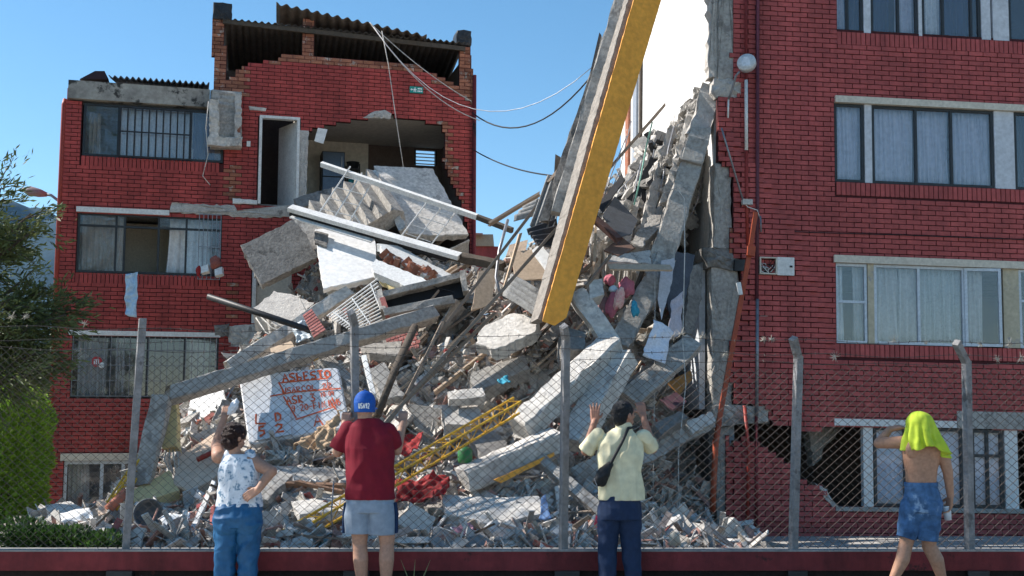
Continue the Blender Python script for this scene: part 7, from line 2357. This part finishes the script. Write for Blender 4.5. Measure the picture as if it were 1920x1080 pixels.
ts += [('cone', shL, shL.lerp(elL, .85), .068, .074), ('cone', shR, shR.lerp(elR, .80), .068, .074)]
blob('t_shirt', ts, M_MAR, p.e, .006, 4, folds(.018, 6, 3.2, 8))
M_SHORT = mat('grey_blue_shorts', (.28, .34, .42), (.22, .27, .34), scale=4, rough=.8)
so = [('loft', [(.01, 0, .72, .20, .145), (.01, 0, .80, .20, .145), (.01, 0, .86, .19, .135)]), ('loft', [(-.085, 0, .545, .110, .115), (-.088, 0, .70, .115, .13), (-.08, 0, .80, .11, .13)]), ('loft', [(.115, 0, .535, .110, .115), (.110, 0, .70, .112, .13), (.1, 0, .80, .11, .13)])]
sho = blob('shorts', so, M_SHORT, p.e, .006, 4, folds(.007, 8, 3, 12))
M_NAVY = mat('navy_stripe', (.008, .03, .09), (.006, .025, .075), rough=.8)
for (x, sg_) in ((-.205, -1), (.232, 1)):
    blob('side_stripe', [('loft', [(x, .0, .55, .016, .05), (x - .0 * sg_, 0, .70, .016, .05), (x - .012 * sg_, 0, .80, .016, .05)])], M_NAVY, p.e, .005, 2)
M_CAP = mat('blue_cap', (.012, .10, .42), (.01, .08, .36), scale=6, rough=.7)
cc = hc + Vector((0, -.005, .035))
cp_ = [('ell', cc, (.092, .112, .100), (0, 0, -.12)), ('loft', [(cc.x, cc.y, cc.z - .085, .088, .108), (cc.x, cc.y, cc.z, .091, .111)])]
blob('cap', cp_, M_CAP, p.e, .005, 3)
blob('cap_visor', [('ell', cc + f * .15 + Vector((0, 0, -.055)), (.075, .085, .008), (.15, 0, -.12))], M_CAP, p.e, .004, 1)
blob('cap_button', [('ell', cc + Vector((0, 0, .102)), (.011, .011, .006), (0, 0, 0))], M_CAP, p.e, .003, 1)
# lettering wrapped round the back of the cap
ct = MB()
def capt(s, t, w=0):
    a = -(s - .5) * 1.15 - .1
    rr_ = 1.035 + w * .05
    z = -.010 - t * .042
    k = math.sqrt(max(0, 1 - min(1, max(0, z / .1)) ** 2))
    return p.root + cc + Vector((-math.sin(a) * .092 * rr_ * k, -math.cos(a) * .112 * rr_ * k, z))
def capflat(ch_, s0):
    for pl in LET[ch_]:
        pl2 = []
        for a, b in zip(pl, pl[1:]):
            pl2 += [a, ((a[0] + b[0]) / 2, (a[1] + b[1]) / 2)]
        pl2.append(pl[-1])
        P = [capt(s0 + x * .125, y) for x, y in pl2]
        n = len(P)
        nn_ = Vector((0, -1, 0))
        Lq, Rq = [], []
        for i in range(n):
            d = P[min(i + 1, n - 1)] - P[max(i - 1, 0)]
            sd = d.normalized().cross(nn_).normalized() * .0042
            Lq.append(P[i] - sd); Rq.append(P[i] + sd)
        ct.add(Lq + Rq, [(i, i + 1, n + i + 1, n + i) for i in range(n - 1)])
for k, ch_ in enumerate('USA92'):
    capflat(ch_, .06 + k * .18)
me = ct.me('cap_lettering')
me.transform(Matrix.Translation(-p.root))
o = bpy.data.objects.new('cap_lettering', me)
col.objects.link(o); me.materials.append(M_TEXTW); o.parent = p.e
M_SHOE = mat('dark_shoe', (.03, .03, .035), (.02, .02, .022), rough=.6)
for x in (-.045, .15):
    blob('shoe', [('ell', (x, .05, .045), (.048, .135, .045), (0, 0, 0)), ('cap', (x, -.02, .06), (x, -.02, .09), .045, .045)], M_SHOE, p.e, .006, 2)

# ---- man, cream shirt, black hair and shoulder bag
p = Person(1163, 10.0, 'person in cream shirt with black shoulder bag, both hands raised on the fence')
SK2 = mkskin('brown_skin', (.40, .20, .135))
hc = p.L(1170, 777)
hp_, f, r_ = head_prims(hc, .95, 1.0)
shL, elL, wrL = p.L(1122, 815), p.L(1098, 846, .05), p.L(1115, 789, .22)
shR, elR, wrR = p.L(1206, 818), p.L(1224, 842, .08), p.L(1205, 778, .24)
sk = list(hp_) + [('cap', p.L(1168, 812), hc + Vector((-.01, -.015, -.07)), .06, .054)]
sk += [('loft', [(.01, 0, .80, .155, .11), (.01, 0, 1.0, .155, .11), (.01, 0, 1.2, .18, .11), (.01, 0, 1.31, .15, .085), (.02, 0, 1.37, .07, .06)])]
sk += [('cap', shL, elL, .044, .040), ('cap', elL, wrL, .040, .027), ('cap', shR, elR, .044, .040), ('cap', elR, wrR, .040, .027)]
sk += hand(wrL, (.05, .22, .95), (.1, .95, -.2), (.95, 0, 0), .18, .16)
sk += hand(wrR, (-.15, .3, .9), (-.2, .9, -.3), (-.9, 0, .2), .85, .05)
sk += [('cap', (-.10, 0, .4), (-.11, .0, .06), .05, .035), ('cap', (.09, 0, .4), (.11, 0, .06), .05, .035)]
blob('body', sk, SK2, p.e, .005, 4)
face_bits(p.e, hc, f, r_)
M_CRSH = mat('cream_shirt', (.72, .66, .45), (.66, .60, .40), scale=3, rough=.75, bump=.1, bscale=150)
sh2 = [('loft', [(.015, 0, .82, .188, .13), (.015, 0, .92, .186, .128), (.01, 0, 1.05, .175, .122), (.01, 0, 1.2, .187, .124), (.008, 0, 1.29, .185, .108), (.012, 0, 1.35, .15, .095), (.02, 0, 1.39, .1, .08), (.022, 0, 1.42, .068, .068)])]
sh2 += [('cone', shL, elL, .060, .072), ('cone', shR, shR.lerp(elR, .95), .060, .070)]
sh2 += [('cap', p.L(1168, 806), p.L(1169, 800), .066, .064)]
blob('shirt', sh2, M_CRSH, p.e, .006, 3, folds(.018, 8, 4.2, 18))
M_JEAN = mat('dark_jeans', (.016, .035, .085), (.010, .022, .06), scale=6, rough=.8, c3=(.05, .10, .20), s3=4, t3=.62)
jn = [('loft', [(.0, 0, .66, .175, .13), (.0, 0, .76, .18, .135), (.0, 0, .86, .165, .12)]), ('cap', (-.088, 0, .70), (-.105, .01, .42), .098, .080), ('cap', (-.105, .01, .42), (-.115, 0, .05), .080, .068), ('cap', (.085, 0, .70), (.095, .01, .42), .098, .080), ('cap', (.095, .01, .42), (.115, 0, .05), .080, .068)]
blob('jeans', jn, M_JEAN, p.e, .006, 4, folds(.009, 8, 6, 22))
M_HAIRK = mat('black_hair', (.012, .011, .013), (.006, .006, .007), scale=50, rough=.35, bump=.6, bscale=120)
hb = hc - f * .016
blob('hair', [('ell', hb + Vector((0, 0, .026)), (.084, .102, .094), (0, 0, -.95)), ('ell', hb - f * .032 + Vector((0, 0, -.02)), (.076, .07, .085), (0, 0, -.95))], M_HAIRK, p.e, .005, 3, curl(.006, 40, 5))
for x in (-.115, .115):
    blob('shoe', [('ell', (x, .05, .04), (.045, .13, .04), (0, 0, 0))], M_SHOE, p.e, .006, 2)
sp_ = [p.L(1192, 800, .06), p.L(1178, 803, -.09), p.L(1166, 830, -.145), p.L(1150, 860, -.15), p.L(1138, 882, -.15)]
bagE = empty('shoulder_bag', p.root + p.L(1130, 915, -.1), 'black shoulder bag slung across the cream shirt', 'bag')
strap = []
for a, b in zip(sp_, sp_[1:]):
    strap.append(('cap', p.root + a, p.root + b, .013, .013))
def bagpart(nm, pr, m_, vox=.006, fold_=None):
    o = blob(nm, pr, m_, None, vox, 3, fold_)
    o.parent = bagE
    o.matrix_parent_inverse = Matrix.Translation(bagE.location).inverted()
bagpart('strap', strap, M_BLACK, .005)
b0, b1 = p.root + p.L(1143, 872, -.14), p.root + p.L(1122, 902, -.15)
bagpart('pouch', [('cap', b0, b0.lerp(b1, .5), .03, .052), ('cap', b0.lerp(b1, .5), b1, .055, .045), ('cap', b1 + Vector((.035, .02, .03)), b1 + Vector((.03, .02, -.01)), .05, .04)], M_BLACK, .006, folds(.006, 14, 14, 3))
bagpart('zip', [('cap', b1 + Vector((-.035, -.03, .02)), b1 + Vector((-.015, -.045, -.035)), .004, .004)], M_STEEL, .002)

# ---- shirtless man with a green shirt over his head
p = Person(1735, 9.75, 'shirtless person with a neon green shirt over the head and torn denim shorts')
SK3 = mkskin('olive_skin', (.44, .235, .15))
hc = p.L(1722, 800)
hp_, f, r_ = head_prims(hc, -.8, 1.0)
shL, elL, wrL = p.L(1704, 829, .02), p.L(1648, 831, .10), p.L(1668, 805, .16)
shR, elR, wrR = p.L(1764, 838, -.02), p.L(1777, 884, -.03), p.L(1782, 930, .0)
sk = list(hp_) + [('cap', p.L(1732, 830), hc + Vector((.02, -.01, -.07)), .066, .056)]
w0 = p.L(1728, 905)
def zz(y): return p.L(1735, y).z
sk += [('loft', [(w0.x, 0, zz(965), .125, .10), (w0.x, 0, zz(930), .118, .095), (w0.x - .005, 0, zz(905), .118, .10), (w0.x, 0, zz(885), .125, .10), (w0.x + .005, 0, zz(860), .148, .105), (w0.x + .01, 0, zz(840), .155, .10), (w0.x + .015, 0, zz(824), .13, .085), (w0.x + .015, 0, zz(812), .07, .06)])]
sk += [('ell', p.L(1712, 845, -.06), (.06, .045, .075), (0, 0, 0)), ('ell', p.L(1752, 845, -.06), (.06, .045, .075), (0, 0, 0))]
sk += [('cap', shL, elL, .056, .044), ('cap', elL, wrL, .044, .029), ('cap', shR, elR, .056, .043), ('cap', elR, wrR, .042, .029)]
sk += hand(wrL, (.85, .1, .18), (.1, .2, -.95), (.1, .9, .3), .35, .05)
sk += hand(wrR, (-.12, .15, -.95), (-.8, .1, -.2), (-.2, .9, -.1), .55, .03)
kL, kR = p.L(1698, 1022, .0), p.L(1742, 1024, .02)
aL, aR = p.L(1672, 1092, -.02), p.L(1768, 1090, .05)
hL, hR = p.L(1714, 960, 0), p.L(1742, 960, 0)
cL, cR = kL.lerp(aL, .38) + Vector((.012, -.02, 0)), kR.lerp(aR, .38) + Vector((.01, -.02, 0))
sk += [('cap', hL, kL, .068, .056), ('cap', kL, cL, .056, .056), ('cap', cL, aL, .056, .034), ('cap', hR, kR, .068, .058), ('cap', kR, cR, .058, .059), ('cap', cR, aR, .059, .035)]
blob('body', sk, SK3, p.e, .005, 5)
face_bits(p.e, hc, f, r_)
M_DEN = mat('washed_denim', (.085, .18, .34), (.03, .08, .18), scale=4, rough=.85, c3=(.24, .34, .47), s3=5, t3=.58, grime=.4, bump=.2, bscale=160)
ds = [('loft', [(w0.x + .0, 0, zz(960), .150, .13), (w0.x, 0, zz(935), .146, .125), (w0.x - .005, 0, zz(906), .126, .108)]), ('cone', p.L(1713, 950, 0), p.L(1698, 1009, -.01), .100, .078), ('cone', p.L(1742, 950, -.02), p.L(1739, 1014, -.02), .110, .084), ('ell', p.L(1724, 965), (.12, .11, .075), (0, 0, 0))]
blob('denim_shorts', ds, M_DEN, p.e, .006, 3, folds(.012, 8, 7, 31))
M_DENL = mat('pale_denim', (.30, .40, .54), (.22, .31, .44), scale=20, rough=.9)
blob('waistband', [('loft', [(w0.x - .005, 0, zz(912), .134, .114), (w0.x - .005, 0, zz(904), .132, .112)])], M_DEN, p.e, .005, 1)
blob('back_pocket', [('loft', [(p.L(1738, 950).x, -.128, zz(965), .032, .014), (p.L(1738, 950).x, -.128, zz(938), .045, .014)])], M_DEN, p.e, .005, 1)
M_NEON = mat('neon_green_cotton', (.50, .62, .05), (.44, .55, .04), scale=3, rough=.8)
# cloth hung over the head: dome that falls in folds to an uneven hem
vs_, fs_ = [], []
NT, NA = 34, 96
hx, hy, hzz = hc.x + .004, hc.y - .01, hc.z + .128
for j in range(NT + 1):
    t = j / NT
    for i in range(NA):
        a = 2 * PI * i / NA
        ca, sa = math.cos(a), math.sin(a)
        hem = .275 + .045 * math.sin(a * 2 + 1.1) + .05 * max(0, math.sin(-a + .5)) + .03 * max(0, ca) + .018 * noise.noise(Vector((ca * 2, sa * 2, 4)))
        arc = t * hem * 1.25
        if arc < .16:
            ph = arc / .16 * (PI / 2)
            rr_, zz_ = .112 * math.sin(ph), .112 * (1 - math.cos(ph)) * .95
        else:
            rr_, zz_ = .112 + (arc - .16) * .20, .106 + (arc - .16) * .93
        fa = max(0, t - .3) * .052
        rr_ += fa * (math.sin(a * 7 + 2.2 * noise.noise(Vector((ca, sa, t * 1.5)))) + .5 * math.sin(a * 12 + 3 * t)) + .007 * noise.noise(Vector((ca * 3, sa * 3, t * 7)))
        x, y, z = hx + rr_ * ca + .035 * t * t, hy + rr_ * sa * 1.08 - .03 * t, hzz - zz_
        vs_.append((x, y, z))
for j in range(NT):
    for i in range(NA):
        fs_.append((j * NA + i, (j + 1) * NA + i, (j + 1) * NA + (i + 1) % NA, j * NA + (i + 1) % NA))
o = plain('draped_shirt', mesh('draped_shirt', vs_, fs_, True), M_NEON, p.e)
o.modifiers.new('cloth_thickness', 'SOLIDIFY').thickness = .004
M_CLEAR = mat('clear_plastic', (.62, .66, .70), (.52, .56, .6), rough=.15, spec=.6)
c = p.root + p.L(1775, 968, .02)
bt = empty('plastic_cup', c + Vector((0, 0, -.02)), 'clear plastic cup in the lowered right hand of the shirtless person', 'cup')
for nm, pts, rs, m_ in (('cup_body', [c + Vector((.012, 0, -.03)), c + Vector((.005, 0, .03)), c + Vector((0, 0, .075))], [.028, .032, .034], M_CLEAR), ('cup_rim', [c + Vector((0, 0, .075)), c + Vector((-.001, 0, .081))], [.036, .036], M_TEXTW)):
    o = link(nm, fix(MB().tube(pts, rs, 16).me(nm, True)), m_, bt)
for a in (aL, aR):
    blob('shoe', [('ell', a + Vector((-.06, .03, -.045)), (.12, .045, .035), (0, 0, -.2)), ('cap', a + Vector((0, 0, -.02)), a + Vector((0, 0, -.05)), .042, .042)], M_SHOE, p.e, .006, 2)

# ================= air =================
hx0, hx1, hy0, hy1 = -4200, 3600, -400, 3200
haze = MB().box((hx0, hy0, Z_SITE - 2), (hx1, hy1, 620)).me('haze')
m = bpy.data.materials.new('haze_air')
m.use_nodes = True
t = m.node_tree
t.nodes.clear()
vo = nd(t, 'ShaderNodeVolumePrincipled')
vo.inputs['Color'].default_value = (.36, .66, 1.0, 1)
vo.inputs['Density'].default_value = .000035
vo.inputs['Anisotropy'].default_value = .2
om = nd(t, 'ShaderNodeOutputMaterial')
t.links.new(vo.outputs[0], om.inputs['Volume'])
tag(link('haze', haze, m, None, 'thin blue air haze in front of the distant mountains', 'haze'), kind='stuff')
